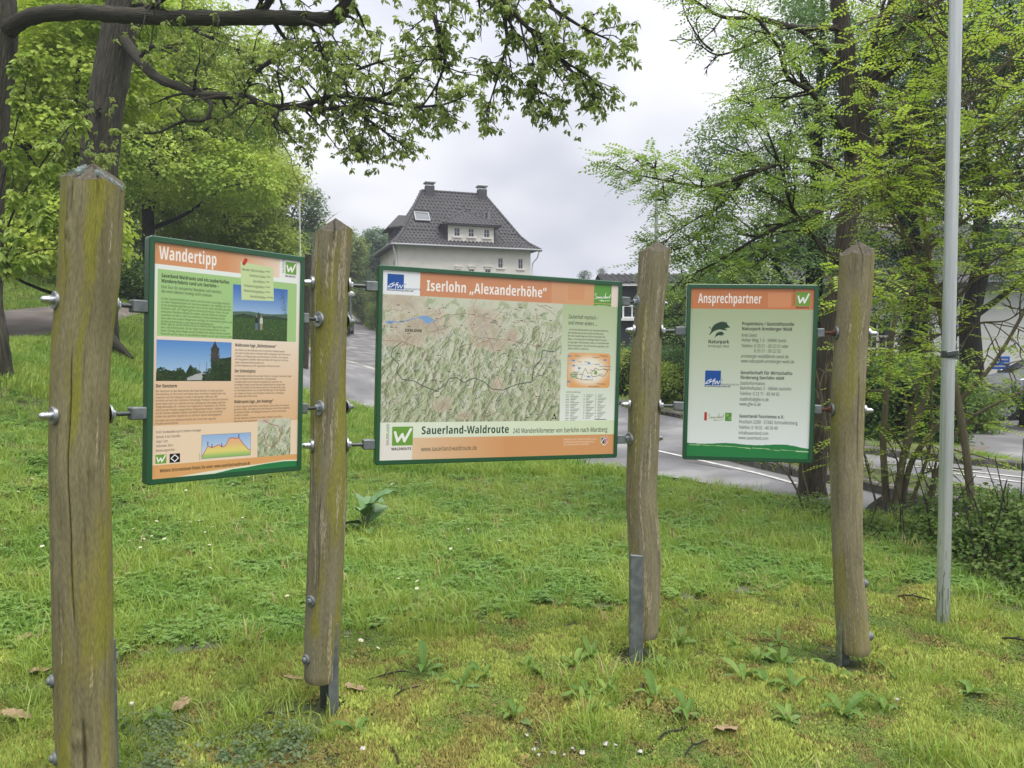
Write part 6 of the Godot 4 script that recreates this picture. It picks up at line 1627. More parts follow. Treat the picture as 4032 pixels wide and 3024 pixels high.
func robinia_right() -> void:
	R.seed = 74
	var foot := Vector3(3.199, -0.002, -8.171)
	var o := thing("robinia_tree", "furrowed brown robinia trunk behind the contact board, forking high up", "tree", foot, "robinias on the right")
	var mb := MB.new()
	var tr: Array = rel(foot, [foot + Vector3(0, -0.15, 0), Vector3(3.189, 0.368, -8.1), Vector3(3.251, 0.957, -8.1), Vector3(3.337, 1.542, -8.15), Vector3(3.435, 2.13, -8.2), Vector3(3.52, 2.714, -8.2), Vector3(3.6, 3.207, -8.25), Vector3(3.642, 3.655, -8.3), Vector3(3.581, 4.188, -8.3), Vector3(3.52, 4.765, -8.3), Vector3(3.442, 5.243, -8.3), Vector3(3.368, 6.002, -8.3), Vector3(3.295, 7.22, -8.3)])
	var sp := smooth(tr)
	var rad := []
	for i in sp.size():
		var t := float(i) / (sp.size() - 1)
		rad.append(lerpf(0.135, 0.07, t) * (1.0 + 0.1 * sin(i * 1.7)) + 0.07 * exp(-i * 0.5))
	mb.rough = 0.16
	mb.tube(sp, rad, 30)
	obj("trunk", mb.mesh(M.bark_brown), o)
	mb = MB.new()
	var tips := []
	bough(mb, rel(foot, [Vector3(3.641, 3.704, -8.3), Vector3(3.715, 4.061, -8.2), Vector3(3.696, 4.548, -8.1), Vector3(3.694, 4.665, -8.1), Vector3(3.76, 4.858, -8), Vector3(3.846, 5.113, -7.9), Vector3(3.899, 5.559, -7.8)]), 0.075, 0.045, tips, 4, 0.8, 0.4, 0.1)
	bough(mb, rel(foot, [Vector3(3.696, 3.898, -8.3), Vector3(3.787, 4.3, -8.2), Vector3(3.875, 4.679, -8.2), Vector3(4.094, 4.876, -8.1), Vector3(4.25, 5.019, -8), Vector3(4.479, 5.249, -8)]), 0.07, 0.03, tips, 8, 1.0, 0.3, 0.1)
	bough(mb, rel(foot, [Vector3(3.74, 4.252, -8.2), Vector3(3.867, 4.408, -8.1), Vector3(3.972, 4.479, -8)]), 0.06, 0.05, tips, 2, 0.5, 0.5, 0.1)
	bough(mb, rel(foot, [Vector3(3.559, 3.631, -8.2), Vector3(3.372, 3.838, -8), Vector3(3.085, 4.023, -7.8), Vector3(2.846, 4.102, -7.6), Vector3(2.629, 4.178, -7.5), Vector3(2.502, 4.422, -7.4), Vector3(2.293, 4.615, -7.3)]), 0.045, 0.012, tips, 14, 0.7, 0.25, 0.1)
	bough(mb, rel(foot, [Vector3(3.414, 2.484, -8.1), Vector3(3.009, 2.61, -7.6), Vector3(2.596, 2.876, -7.2), Vector3(2.427, 3.169, -7), Vector3(2.222, 3.571, -6.9)]), 0.03, 0.008, tips, 14, 0.7, 0.3, 0.1)
	bough(mb, rel(foot, [Vector3(3.462, 4.956, -8.3), Vector3(2.89, 4.835, -8), Vector3(2.449, 4.844, -7.8), Vector3(2.029, 4.778, -7.6), Vector3(1.736, 4.892, -7.5)]), 0.04, 0.01, tips, 4, 0.5, 0.7, 0.1)
	bough(mb, rel(foot, [Vector3(3.496, 4.525, -8.3), Vector3(2.89, 4.835, -8), Vector3(2.498, 4.642, -7.8), Vector3(2.06, 4.456, -7.7), Vector3(1.863, 4.476, -7.6)]), 0.03, 0.006, [], 4, 0.45, 0.6, 0.1)
	bough(mb, rel(foot, [Vector3(1.943, 4.454, -7.6), Vector3(1.817, 4.564, -7.6), Vector3(1.671, 4.805, -7.6), Vector3(1.647, 4.936, -7.6)]), 0.012, 0.004, [], 5, 0.35, 0.2, 0.0)
	bough(mb, rel(foot, [Vector3(3.647, 3.412, -8.3), Vector3(3.026, 3.449, -7.8), Vector3(2.564, 3.337, -7.4), Vector3(2.146, 3.159, -7.1), Vector3(1.779, 3.017, -6.9), Vector3(1.511, 3.013, -6.8), Vector3(1.25, 3.039, -6.7), Vector3(1.07, 3.071, -6.7)]), 0.035, 0.006, tips, 18, 0.42, 0.3, 0.05)
	bough(mb, rel(foot, [Vector3(2.146, 3.159, -7.1), Vector3(1.89, 2.881, -7), Vector3(1.642, 2.737, -7), Vector3(1.435, 2.592, -7), Vector3(1.332, 2.468, -7)]), 0.015, 0.004, tips, 10, 0.4, 0.2, 0.15)
	bough(mb, rel(foot, [Vector3(3.628, 3.149, -8.2), Vector3(2.958, 2.902, -7.6), Vector3(2.377, 2.663, -7.2), Vector3(1.897, 2.385, -7), Vector3(1.624, 2.251, -6.9)]), 0.03, 0.006, tips, 14, 0.6, 0.2, 0.1)
	obj("boughs", mb.mesh(M.bark_brown), o)
	leaf_up(o, "crown", "feather", 3, tips, 2, 0.08, 0.65, 1.05, Color(0.095, 0.165, 0.032), Color(0.17, 0.245, 0.055), 0.45, 0.8)
	# a second, nearer robinia sapling whose forked stem stands left of the metal pole
	foot = Vector3(3.718, 0, -6.03)
	o = thing("robinia_sapling", "forked young robinia whose thin stem leans behind the metal pole", "sapling", foot, "robinias on the right")
	mb = MB.new()
	tips = []
	bough(mb, rel(foot, [foot, Vector3(3.675, 0.374, -6.1), Vector3(3.607, 0.82, -6.1), Vector3(3.534, 1.189, -6.1), Vector3(3.494, 1.63, -6.2), Vector3(3.414, 1.964, -6.2), Vector3(3.35, 2.148, -6.2), Vector3(3.303, 2.516, -6.2), Vector3(3.241, 2.772, -6.2)]), 0.034, 0.02, tips, 4, 0.8, 0.55, 0.0)
	bough(mb, rel(foot, [Vector3(3.242, 2.735, -6.2), Vector3(3.093, 2.968, -6.1), Vector3(2.894, 3.156, -6), Vector3(2.7, 3.405, -5.9)]), 0.018, 0.005, tips, 12, 0.7, 0.15, 0.05)
	bough(mb, rel(foot, [Vector3(3.242, 2.735, -6.2), Vector3(3.348, 2.917, -6.2), Vector3(3.434, 3.135, -6.2), Vector3(3.498, 3.461, -6.2), Vector3(3.559, 3.893, -6.2)]), 0.02, 0.006, tips, 14, 0.8, 0.15, 0.05)
	bough(mb, rel(foot, [Vector3(3.393, 1.927, -6.2), Vector3(3.065, 2.023, -6), Vector3(2.753, 2.096, -5.8), Vector3(2.422, 2.128, -5.6)]), 0.015, 0.004, tips, 8, 0.6, 0.15, 0.05)
	bough(mb, rel(foot, [Vector3(3.433, 1.816, -6.2), Vector3(3.531, 2.059, -6), Vector3(3.615, 2.251, -5.8), Vector3(3.753, 2.361, -5.6)]), 0.015, 0.004, tips, 10, 0.7, 0.15, 0.05)
	bough(mb, rel(foot, [Vector3(3.325, 2.369, -6.2), Vector3(3.48, 2.557, -6), Vector3(3.662, 2.75, -5.9), Vector3(3.867, 3.002, -5.8)]), 0.015, 0.004, tips, 12, 0.8, 0.15, 0.05)
	bough(mb, rel(foot, [Vector3(3.498, 3.461, -6.2), Vector3(3.688, 3.644, -6.1), Vector3(3.936, 3.923, -6)]), 0.012, 0.004, tips, 14, 0.8, 0.15, 0.05)
	bough(mb, rel(foot, [Vector3(3.348, 2.917, -6.2), Vector3(3.465, 3.086, -6), Vector3(3.648, 3.199, -5.9), Vector3(3.855, 3.375, -5.8)]), 0.012, 0.004, tips, 16, 0.8, 0.1, 0.05)
	bough(mb, rel(foot, [Vector3(3.35, 2.148, -6.2), Vector3(3.068, 2.501, -6.1), Vector3(2.869, 2.734, -6), Vector3(2.747, 2.888, -5.9)]), 0.012, 0.004, tips, 14, 0.7, 0.15, 0.05)
	bough(mb, rel(foot, [Vector3(3.494, 1.63, -6.2), Vector3(3.611, 1.773, -6), Vector3(3.797, 1.805, -5.9), Vector3(3.935, 1.975, -5.8)]), 0.012, 0.004, tips, 14, 0.6, 0.1, 0.05)
	bough(mb, rel(foot, [Vector3(3.473, 1.704, -6.2), Vector3(3.146, 1.665, -6), Vector3(2.916, 1.699, -5.9), Vector3(2.73, 1.559, -5.8)]), 0.01, 0.004, tips, 10, 0.5, 0.1, 0.05)
	bough(mb, rel(foot, [Vector3(3.559, 3.893, -6.2), Vector3(3.28, 4.067, -6.1), Vector3(2.977, 4.13, -6)]), 0.012, 0.004, tips, 12, 0.8, 0.1, 0.05)
	obj("stems", mb.mesh(M.bark_pale), o)
	leaf_up(o, "crown", "feather", 3, tips, 2, 0.1, 0.7, 1.0, Color(0.14, 0.22, 0.03), Color(0.22, 0.29, 0.05), 0.5, 0.42)
	# pale suckers beside the robinia trunk
	foot = Vector3(2.815, -0.001, -7.341)
	o = thing("robinia_sucker", "two thin pale suckers leaning beside the robinia trunk under the contact board", "sapling", foot, "robinias on the right")
	mb = MB.new()
	tips = []
	bough(mb, rel(foot, [Vector3(2.914, -0.076, -7.6), Vector3(2.836, 0.166, -7.6), Vector3(2.685, 0.398, -7.6), Vector3(2.522, 0.513, -7.6)]), 0.014, 0.008, tips, 3, 0.4, 0.5, 0.0, 2)
	bough(mb, rel(foot, [Vector3(2.956, -0.076, -7.6), Vector3(2.937, 0.166, -7.6), Vector3(2.882, 0.421, -7.6), Vector3(2.905, 0.905, -7.6), Vector3(2.811, 1.546, -7.6)]), 0.013, 0.006, tips, 4, 0.4, 0.5, 0.0, 2)
	bough(mb, rel(foot, [Vector3(3.242, -0.065, -7.7), Vector3(3.192, 0.522, -7.7), Vector3(3.102, 1.082, -7.7), Vector3(2.987, 1.545, -7.7)]), 0.018, 0.008, tips, 3, 0.4, 0.5, 0.0, 2)
	obj("stems", mb.mesh(M.bark_pale), o)
	leaf_up(o, "foliage", "feather", 3, tips, 1, 0.05, 0.6, 0.9, Color(0.12, 0.19, 0.02), Color(0.19, 0.25, 0.03), 0.6, 0.6)
	# cut-back stool with a fan of pale young stems
	foot = Vector3(3.695, -0.001, -7.259)
	o = thing("coppice_stool", "cut-back stump with a fan of pale bare stems left of the metal pole", "shrub", foot)
	mb = MB.new()
	mb.lathe(Transform3D(Basis(), Vector3(0, -0.05, 0)), [Vector2(0.34, 0), Vector2(0.3, 0.1), Vector2(0.2, 0.19), Vector2(0.0, 0.2)], 11)
	obj("stump", mb.mesh(M.bark_dark), o)
	tips = []
	var zs := -foot.z
	var stems := [[[Vector3(3.537, 0.087, -7.2), Vector3(3.488, 0.68, -7.2), Vector3(3.492, 1.291, -7.15), Vector3(3.515, 1.805, -7.1), Vector3(3.628, 2.059, -7.1), Vector3(3.784, 2.27, -7.1)], 0.034], [[Vector3(3.571, 0.043, -7.1), Vector3(3.624, 0.52, -7.1), Vector3(3.755, 1.04, -7.05), Vector3(3.867, 1.382, -7), Vector3(4.003, 1.802, -7)], 0.036], [[Vector3(3.639, 0.054, -7.15), Vector3(3.689, 0.477, -7.1), Vector3(3.779, 0.748, -7), Vector3(3.967, 1.052, -6.9), Vector3(4.265, 1.47, -6.8), Vector3(4.506, 2.033, -6.7)], 0.03], [[Vector3(3.59, 0.03, -7.2), Vector3(3.653, 0.505, -7.2), Vector3(3.757, 1.029, -7.2), Vector3(3.867, 1.462, -7.2)], 0.022], [[Vector3(3.679, 0.021, -7.1), Vector3(3.778, 0.347, -7.1), Vector3(3.877, 0.692, -7.1), Vector3(3.873, 1.165, -7.1), Vector3(3.847, 1.805, -7.1)], 0.02], [[Vector3(3.812, -0.021, -7), Vector3(3.857, 0.508, -6.9), Vector3(4.036, 0.937, -6.8), Vector3(4.347, 1.196, -6.6)], 0.024], [[Vector3(3.756, -0.012, -7), Vector3(3.833, 0.279, -7), Vector3(3.877, 0.535, -7)], 0.022], [[Vector3(3.459, 0.03, -7.2), Vector3(3.354, 0.417, -7.2), Vector3(3.288, 0.68, -7.2)], 0.012]]
	for s in stems:
		var one := MB.new()
		bough(one, rel(foot, s[0]), s[1], s[1] * 0.45, tips, 5, 0.55, 0.3, 0.05, 3)
		obj("stem", one.mesh(M.bark_pale), o)
	leaf_up(o, "foliage", "feather", 3, tips, 1, 0.06, 0.7, 1.1, Color(0.14, 0.22, 0.018), Color(0.22, 0.3, 0.03), 0.75, 0.75)

func wood_right() -> void:
	R.seed = 75
	var g := "dark trees behind the robinias"
	var da := Color(0.05, 0.105, 0.03); var db := Color(0.1, 0.165, 0.05)
	woodland_tree("hornbeam_tree", "large dark hornbeam spreading left over the street behind the contact board", Vector3(6.703, 0.045, -17), 0.25, Vector3(0, 0, 0), [[Vector3(-1.4, 4.2, 0), Vector3(1.5, 1.0, 1.4)], [Vector3(-2.3, 3.2, 0.3), Vector3(1.0, 0.7, 1.2)], [Vector3(0.2, 4.4, 0), Vector3(1.6, 1.2, 1.5)], [Vector3(-0.6, 2.8, 0.5), Vector3(1.6, 1.0, 1.4)], [Vector3(-1.6, 5.8, 0), Vector3(1.3, 0.9, 1.3)], [Vector3(-0.4, 6.8, 0), Vector3(1.7, 1.2, 1.5)], [Vector3(-0.9, 8.2, 0), Vector3(1.4, 0.9, 1.3)], [Vector3(0.6, 8.6, 0), Vector3(1.6, 1.2, 1.5)], [Vector3(1.3, 5.8, 0), Vector3(1.4, 1.4, 1.4)], [Vector3(1.2, 2.9, 0.4), Vector3(1.3, 1.0, 1.2)], [Vector3(-1.9, 2.2, 0), Vector3(1.0, 0.7, 1.0)]], "small", 3, 3000, 1.05, 1.6, Color(0.06, 0.12, 0.035), Color(0.11, 0.175, 0.05), M.bark_dark, g, 0.55)
	woodland_tree("ivy_tree", "black ivy-covered trunk standing left of the metal pole", Vector3(8.349, 0.33, -16), 0.3, Vector3(-0.1, 0, 0), [[Vector3(0, 1.6, 0), Vector3(0.42, 1.4, 0.42)], [Vector3(-0.05, 3.4, 0), Vector3(0.4, 1.2, 0.4)], [Vector3(0.5, 5.6, 0), Vector3(1.6, 1.3, 1.4)], [Vector3(-0.7, 6.8, 0), Vector3(1.4, 1.3, 1.4)], [Vector3(0.8, 8.0, 0), Vector3(1.6, 1.3, 1.4)]], "small", 3, 1700, 0.9, 1.4, Color(0.025, 0.055, 0.02), Color(0.05, 0.09, 0.03), M.bark_dark, g, 0.4)
	woodland_tree("hornbeam_tree", "dark tree filling the upper right corner behind the metal pole", Vector3(11.38, 0.092, -19), 0.3, Vector3(0, 0, 0), [[Vector3(0, 4.6, 0), Vector3(1.8, 1.1, 1.6)], [Vector3(1.8, 4.0, 0), Vector3(1.5, 1.0, 1.4)], [Vector3(-1.4, 5.8, 0), Vector3(1.6, 1.2, 1.6)], [Vector3(0.8, 6.6, 0), Vector3(1.8, 1.2, 1.6)], [Vector3(-0.6, 8.4, 0), Vector3(1.8, 1.2, 1.6)], [Vector3(1.6, 9.0, 0), Vector3(1.8, 1.4, 1.6)], [Vector3(2.6, 6.6, 0), Vector3(1.4, 1.6, 1.4)]], "small", 3, 1700, 1.1, 1.7, da, db, M.bark_dark, g, 0.55)
	woodland_tree("hornbeam_tree", "dark tree cut by the right edge", Vector3(10.256, 0.228, -15), 0.25, Vector3(0, 0, 0), [[Vector3(0, 3.6, 0), Vector3(1.4, 0.9, 1.3)], [Vector3(-0.6, 5.2, 0), Vector3(1.4, 1.0, 1.4)], [Vector3(0.6, 6.8, 0), Vector3(1.6, 1.2, 1.4)], [Vector3(-0.8, 7.8, 0), Vector3(1.4, 1.0, 1.4)]], "small", 3, 1000, 1.0, 1.5, da, Color(0.07, 0.12, 0.035), M.bark_dark, g, 0.55)
	woodland_tree("lime_tree", "paler tree behind the third post and the dark wooden house", Vector3(5.252, 0.852, -24), 0.15, Vector3(0, 0, 0), [[Vector3(0.2, 2.6, 0), Vector3(1.3, 0.8, 1.2)], [Vector3(-0.3, 1.6, 0.3), Vector3(1.3, 0.8, 1.2)], [Vector3(1.2, 2.0, 0), Vector3(1.2, 1.0, 1.2)], [Vector3(1.6, 3.4, 0), Vector3(1.3, 0.9, 1.2)]], "small", 3, 1500, 1.3, 1.9, Color(0.05, 0.1, 0.03), Color(0.1, 0.155, 0.045), M.bark_dark, g, 0.5)
	# shrubs and saplings between the road and the houses
	var q := [[Vector3(3.233, 0.899, -22.5), 0.75, Color(0.13, 0.18, 0.03), Color(0.2, 0.235, 0.045), "yellow-green shrub seen between the map board and the third post"], [Vector3(3.875, 0.665, -19), 0.5, Color(0.12, 0.19, 0.025), Color(0.19, 0.25, 0.035), "yellow-green low shrub in front of the hedge beside the contact board"], [Vector3(5.054, 0.69, -18.5), 0.7, Color(0.1, 0.16, 0.025), Color(0.17, 0.22, 0.04), "green shrub hidden behind the contact board"], [Vector3(6.9, 0.021, -14.4), 0.55, Color(0.08, 0.13, 0.02), Color(0.15, 0.21, 0.03), "bright shrub on the bank right of the last timber post"], [Vector3(7.75, -0.086, -14.2), 0.6, Color(0.05, 0.1, 0.02), Color(0.1, 0.155, 0.03), "mid-green shrub on the bank left of the metal pole"], [Vector3(8.873, 0.01, -14.5), 0.55, Color(0.05, 0.1, 0.02), Color(0.1, 0.15, 0.03), "mid-green shrub on the bank right of the metal pole"]]
	for e in q:
		var s: float = e[1]
		woodland_tree("shrub", e[4], e[0], 0.03, Vector3.ZERO, [[Vector3(0, s * 1.1, 0), Vector3(s * 1.3, s, s)], [Vector3(s, s * 0.8, 0.1), Vector3(s, s * 0.8, s)], [Vector3(-s, s * 0.8, 0), Vector3(s, s * 0.8, s)]], "small", 3, 480, 0.8, 1.4, e[2], e[3], M.bark_dark, "shrubs beyond the road", 0.5, false)

# ---------------------------------------------------------------- lawn
# the row of sunken edging stones: in front of it the ground is mossy and trodden, behind it the grass is lush
var edging := [Vector2(-2.346, -3.661), Vector2(-2.03, -3.829), Vector2(-1.364, -4.084), Vector2(-0.627, -4.348), Vector2(0.208, -4.6), Vector2(1.173, -4.88), Vector2(2.04, -5.117), Vector2(2.641, -5.136), Vector2(2.961, -4.987), Vector2(3.094, -4.507)]
var litter_outline := PackedVector2Array([Vector2(2.66, -7.383), Vector2(3.209, -8.095), Vector2(3.164, -6.821), Vector2(3.516, -6.402), Vector2(3.82, -6.324), Vector2(4.15, -6.174), Vector2(4.783, -5.638), Vector2(2.969, -3.47), Vector2(3.096, -4.392), Vector2(3.192, -5.115), Vector2(3.218, -5.725), Vector2(2.953, -6.278), Vector2(2.828, -6.912)])

const LAWN := Color(2.25, 2.15, 3.0)   # as VIGOR, for blades of grass and moss

func front_of_edging(x: float, z: float) -> float:   # > 0 towards the viewer
	for i in edging.size() - 1:
		var a: Vector2 = edging[i]; var b: Vector2 = edging[i + 1]
		if x >= a.x and (x < b.x or i == edging.size() - 2): return z - lerpf(a.y, b.y, (x - a.x) / (b.x - a.x))
	return z - edging[0].y

func tuft_mesh(n: int, h0: float, h1: float, wide: float, rad: float, lean: float, material: Material) -> ArrayMesh:
	var mb := MB.new(); mb.colored = true
	for k in n:
		var a := rf(0, TAU)
		var p := Vector3(cos(a), 0, sin(a)) * rad * sqrt(rf(0, 1))
		var d := Vector3(cos(a + rf(-1, 1)), 0, sin(a + rf(-1, 1))) * lean * rf(0.2, 1.3)
		var h := rf(h0, h1)
		var s := any_dir(); s.y = 0.0; s = s.normalized() * wide * rf(0.6, 1.2) * 0.5
		var m := p + Vector3(0, h * 0.6, 0) + d * h * 0.35
		var t := p + Vector3(0, h * rf(0.8, 1.0), 0) + d * h
		var c := rf(0.72, 1.28)
		var col := Color(c * rf(0.9, 1.15), c, c * rf(0.8, 1.1))
		var nn := s.cross(Vector3.UP).normalized()
		mb.quad(p - s, p + s, m + s * 0.8, m - s * 0.8, (nn + Vector3.UP * 0.5).normalized(), col)
		mb.tri(m - s * 0.8, m + s * 0.8, t, col, nn + Vector3.UP * 0.5)
	return mb.mesh(material)

func clover_mesh(n: int, rad: float) -> ArrayMesh:
	var mb := MB.new(); mb.colored = true
	for k in n:
		var a := rf(0, TAU)
		var p := Vector3(cos(a), 0, sin(a)) * rad * sqrt(rf(0, 1)) + Vector3(0, rf(0.02, 0.06), 0)
		var c := rf(0.75, 1.25)
		var tilt := Basis(any_dir(), rf(0.0, 0.5))
		var s := rf(0.8, 1.3)
		for q in 3:
			var d := tilt * Vector3(cos(a + q * TAU / 3.0), 0.1, sin(a + q * TAU / 3.0))
			small_leaf(mb, p, d, d.cross(Vector3.UP).normalized(), 0.02 * s, 0.019 * s, Color(c, c, c * 1.1))
	return mb.mesh(M.grass_blade)

func moss_mesh(n: int, rad: float) -> ArrayMesh:
	var mb := MB.new(); mb.colored = true
	for k in n:
		var a := rf(0, TAU)
		var r := rad * sqrt(rf(0, 1))
		var p := Vector3(cos(a) * r, -0.004, sin(a) * r)
		var h := rf(0.014, 0.034) * (1.2 - r / rad * 0.7)
		var w := rf(0.004, 0.008)
		var c := rf(0.65, 1.3)
		var t := p + Vector3(rf(-0.006, 0.006), h, rf(-0.006, 0.006))
		for q in 3:
			var b0 := Vector3(cos(q * 2.094 + a), 0, sin(q * 2.094 + a)); var b1 := Vector3(cos((q + 1) * 2.094 + a), 0, sin((q + 1) * 2.094 + a))
			mb.tri(p + b0 * w + Vector3(0, h * 0.55, 0), p + b1 * w + Vector3(0, h * 0.55, 0), t, Color(c, c, c), Vector3.UP)
			mb.tri(p, p + b0 * w + Vector3(0, h * 0.55, 0), p + b1 * w + Vector3(0, h * 0.55, 0), Color(c, c, c * 0.9), b0 + b1)
	return mb.mesh(M.moss_tuft)

func build_lawn() -> void:
	R.seed = 90
	var grass := [tuft_mesh(13, 0.05, 0.12, 0.006, 0.035, 0.5, M.grass_blade), tuft_mesh(11, 0.04, 0.16, 0.0062, 0.04, 0.75, M.grass_blade), tuft_mesh(15, 0.03, 0.09, 0.0055, 0.045, 0.9, M.grass_blade)]
	var far := [tuft_mesh(16, 0.06, 0.14, 0.011, 0.12, 0.6, M.grass_blade), tuft_mesh(16, 0.05, 0.12, 0.012, 0.13, 0.8, M.grass_blade)]
	var clover := [clover_mesh(16, 0.06), clover_mesh(12, 0.05)]
	var moss := [moss_mesh(24, 0.035), moss_mesh(30, 0.045)]
	var nz := FastNoiseLite.new(); nz.seed = 4; nz.frequency = 0.9; nz.fractal_octaves = 3
	var pn := FastNoiseLite.new(); pn.seed = 8; pn.frequency = 2.6; pn.fractal_octaves = 3
	var gw := [[], [], [], [], []]; var gt := [[], [], [], [], []]
	var cw := [[], []]; var ct := [[], []]
	var mw := [[], []]; var mt := [[], []]
	var put := func(ws: Array, tsn: Array, v: int, x: float, z: float, s: float, col: Color, tall := 1.0) -> void:
		var bas := Basis(Vector3.UP, rf(0, TAU)) * Basis(Vector3.RIGHT, rf(-0.12, 0.12))
		ws[v].append(Transform3D(bas.scaled(Vector3(s, s * tall, s)), onto(x, z)))
		tsn[v].append(col * LAWN)
	for k in 118000:
		var d := 2.2 * pow(50.0 / 2.2, rf(0, 1))
		var x := rf(-0.92, 0.86) * d
		var z := -d
		var p := Vector2(x, z)
		if d > 7.0:
			if Geometry2D.is_point_in_polygon(p, road_outline) and not Geometry2D.is_point_in_polygon(p, island_outline): continue
			if Geometry2D.is_point_in_polygon(p, path_outline) or Geometry2D.is_point_in_polygon(p, drive_outline): continue
			if d > 30.0 and x > -3.0: continue
		# trodden soil round the feet of the posts
		var foot_near := false
		for fp in [Vector2(-1.42, -2.57), Vector2(-0.82, -3.33), Vector2(0.66, -3.92), Vector2(1.66, -3.8)]:
			if p.distance_squared_to(fp) < rf(0.006, 0.055): foot_near = true
		if foot_near: continue
		var n := nz.get_noise_2d(x, z); var f := pn.get_noise_2d(x, z)
		var lit := Geometry2D.is_point_in_polygon(p, litter_outline)
		if lit and rf(0, 1) < 0.75: continue
		var fr := front_of_edging(x, z) + f * 0.32 + rf(-0.1, 0.1)
		var tuft := fr > 0.0 and n + f * 0.6 > 0.3 and rf(0, 1) < 0.2
		var warm := clampf(0.5 + n * 0.9 + rf(-0.3, 0.3), 0, 1)
		if d > 9.5:
			var on_isle := Geometry2D.is_point_in_polygon(p, island_outline)
			var col := Color(0.09, 0.17, 0.025).lerp(Color(0.165, 0.22, 0.04), warm)
			if on_isle: col = Color(0.12, 0.16, 0.035).lerp(Color(0.2, 0.19, 0.07), warm)
			put.call(gw, gt, 3 + R.randi() % 2, x, z, rf(0.75, 1.25) * (1.0 + d * 0.012), col)
			if on_isle: gw[3 if gw[3].size() and gw[3][-1].origin.x == x else 4][-1].origin.y += 0.1
			continue
		if fr < 0.0 or tuft:
			# lush: grass, with patches of clover and small herbs
			if not tuft and rf(0, 1) < 0.2 + f * 0.4:
				put.call(cw, ct, R.randi() % 2, x, z, rf(0.8, 1.2), Color(0.085, 0.16, 0.03).lerp(Color(0.14, 0.215, 0.045), warm), rf(0.5, 0.9))
			else:
				var col := Color(0.085, 0.165, 0.022).lerp(Color(0.165, 0.225, 0.04), warm)
				if rf(0, 1) < 0.03: col = Color(0.25, 0.2, 0.09)
				put.call(gw, gt, R.randi() % 3, x, z, rf(0.65, 1.15), col, rf(0.7, 1.2) * (0.85 + n * 0.5))
		else:
			# mossy strip: tufts of moss, thin short grass, bare crumbs between
			var bare := pn.get_noise_2d(x * 1.3 + 40.0, z * 1.3) + (0.22 if d < 3.4 and x > -1.4 and x < 0.9 else 0.0)
			if bare > 0.28 and rf(0, 1) < 0.8: continue
			if rf(0, 1) < 0.3 + n * 0.5:
				put.call(gw, gt, R.randi() % 3, x, z, rf(0.35, 0.7), Color(0.08, 0.15, 0.018).lerp(Color(0.16, 0.2, 0.03), warm), rf(0.6, 1.0))
			else:
				for e in 3:
					var mx := x + rf(-0.05, 0.05); var mz := z + rf(-0.05, 0.05)
					var tone := clampf(0.5 + pn.get_noise_2d(mx * 0.7 - 9.0, mz * 0.7) * 1.4 + rf(-0.2, 0.2), 0, 1)
					var col := Color(0.065, 0.1, 0.018).lerp(Color(0.185, 0.225, 0.036), tone)
					if bare > 0.15: col = col.lerp(Color(0.12, 0.085, 0.025), 0.6)
					put.call(mw, mt, R.randi() % 2, mx, mz, rf(0.6, 1.25) * (0.75 + tone * 0.5), col, rf(0.7, 1.0) * (0.6 + tone * 0.8))
	var names := ["grass", "grass", "grass", "lawn_grass", "lawn_grass"]
	for v in 3: tag(scatter("grass", grass[v], gw[v], gt[v]), "lush grass blades of the near lawn around the timber posts", "grass", "", "stuff")
	for v in 2: tag(scatter("distant_grass", far[v], gw[3 + v], gt[3 + v]), "grass of the farther lawn, bank and verges", "grass", "", "stuff")
	for v in 2: tag(scatter("clover", clover[v], cw[v], ct[v]), "clover and small herbs growing among the lawn grass", "clover", "", "stuff")
	for v in 2: tag(scatter("moss", moss[v], mw[v], mt[v]), "yellow-green moss covering the trodden strip in the foreground", "moss", "", "stuff")
	undergrowth()
	crumbs()

# crumbs of bark, dry leaf and twig between the blades; a creeper with small dull leaves by the nearest post
func crumbs() -> void:
	R.seed = 93
	var lf := MB.new(); lf.colored = true
	for k in 2600:
		var d := 2.4 * pow(9.0 / 2.4, rf(0, 1))
		var x := rf(-0.75, 0.72) * d
		if front_of_edging(x, -d) < 0.0 and rf(0, 1) < 0.75: continue
		var a := any_dir(); a.y = rf(-0.15, 0.3); a = a.normalized()
		var c := rf(0.4, 1.3)
		var s := rf(0.008, 0.026)
		if k % 4 == 0: small_leaf(lf, onto(x, -d, rf(0.012, 0.03)), a, a.cross(Vector3.UP + any_dir() * 0.3).normalized(), s * 2.6, 0.0025, Color(0.2 * c, 0.16 * c, 0.1 * c))
		else: small_leaf(lf, onto(x, -d, rf(0.012, 0.03)), a, a.cross(Vector3.UP + any_dir() * 0.5).normalized(), s, s * 0.7, Color(0.2 * c, 0.13 * c, 0.075 * c))
	tag(obj("leaf_crumbs", lf.mesh(M.moss_tuft)), "brown crumbs of dry leaf and twig strewn over the moss and grass", "leaves", "", "stuff")
	var where := []; var tint := []
	for k in 110:
		var r := sqrt(rf(0, 1)); var an := rf(0, TAU)
		var p := Vector2(-1.28, -2.98) + Vector2(cos(an) * 0.5, sin(an) * 0.24) * r
		where.append(Transform3D((Basis(Vector3.UP, rf(0, TAU)) * Basis(Vector3.RIGHT, rf(-0.3, 0.3))).scaled(Vector3(0.16, 0.14, 0.16) * rf(0.7, 1.3)), onto(p.x, p.y, rf(0.015, 0.05))))
		tint.append(Color(0.05, 0.085, 0.03).lerp(Color(0.1, 0.14, 0.05), rf(0, 1)) * LAWN)
	tag(scatter("creeper", sprigs["maple1"], where, tint), "low dull-leaved creeper on the ground right of the nearest post", "creeper", "", "stuff")

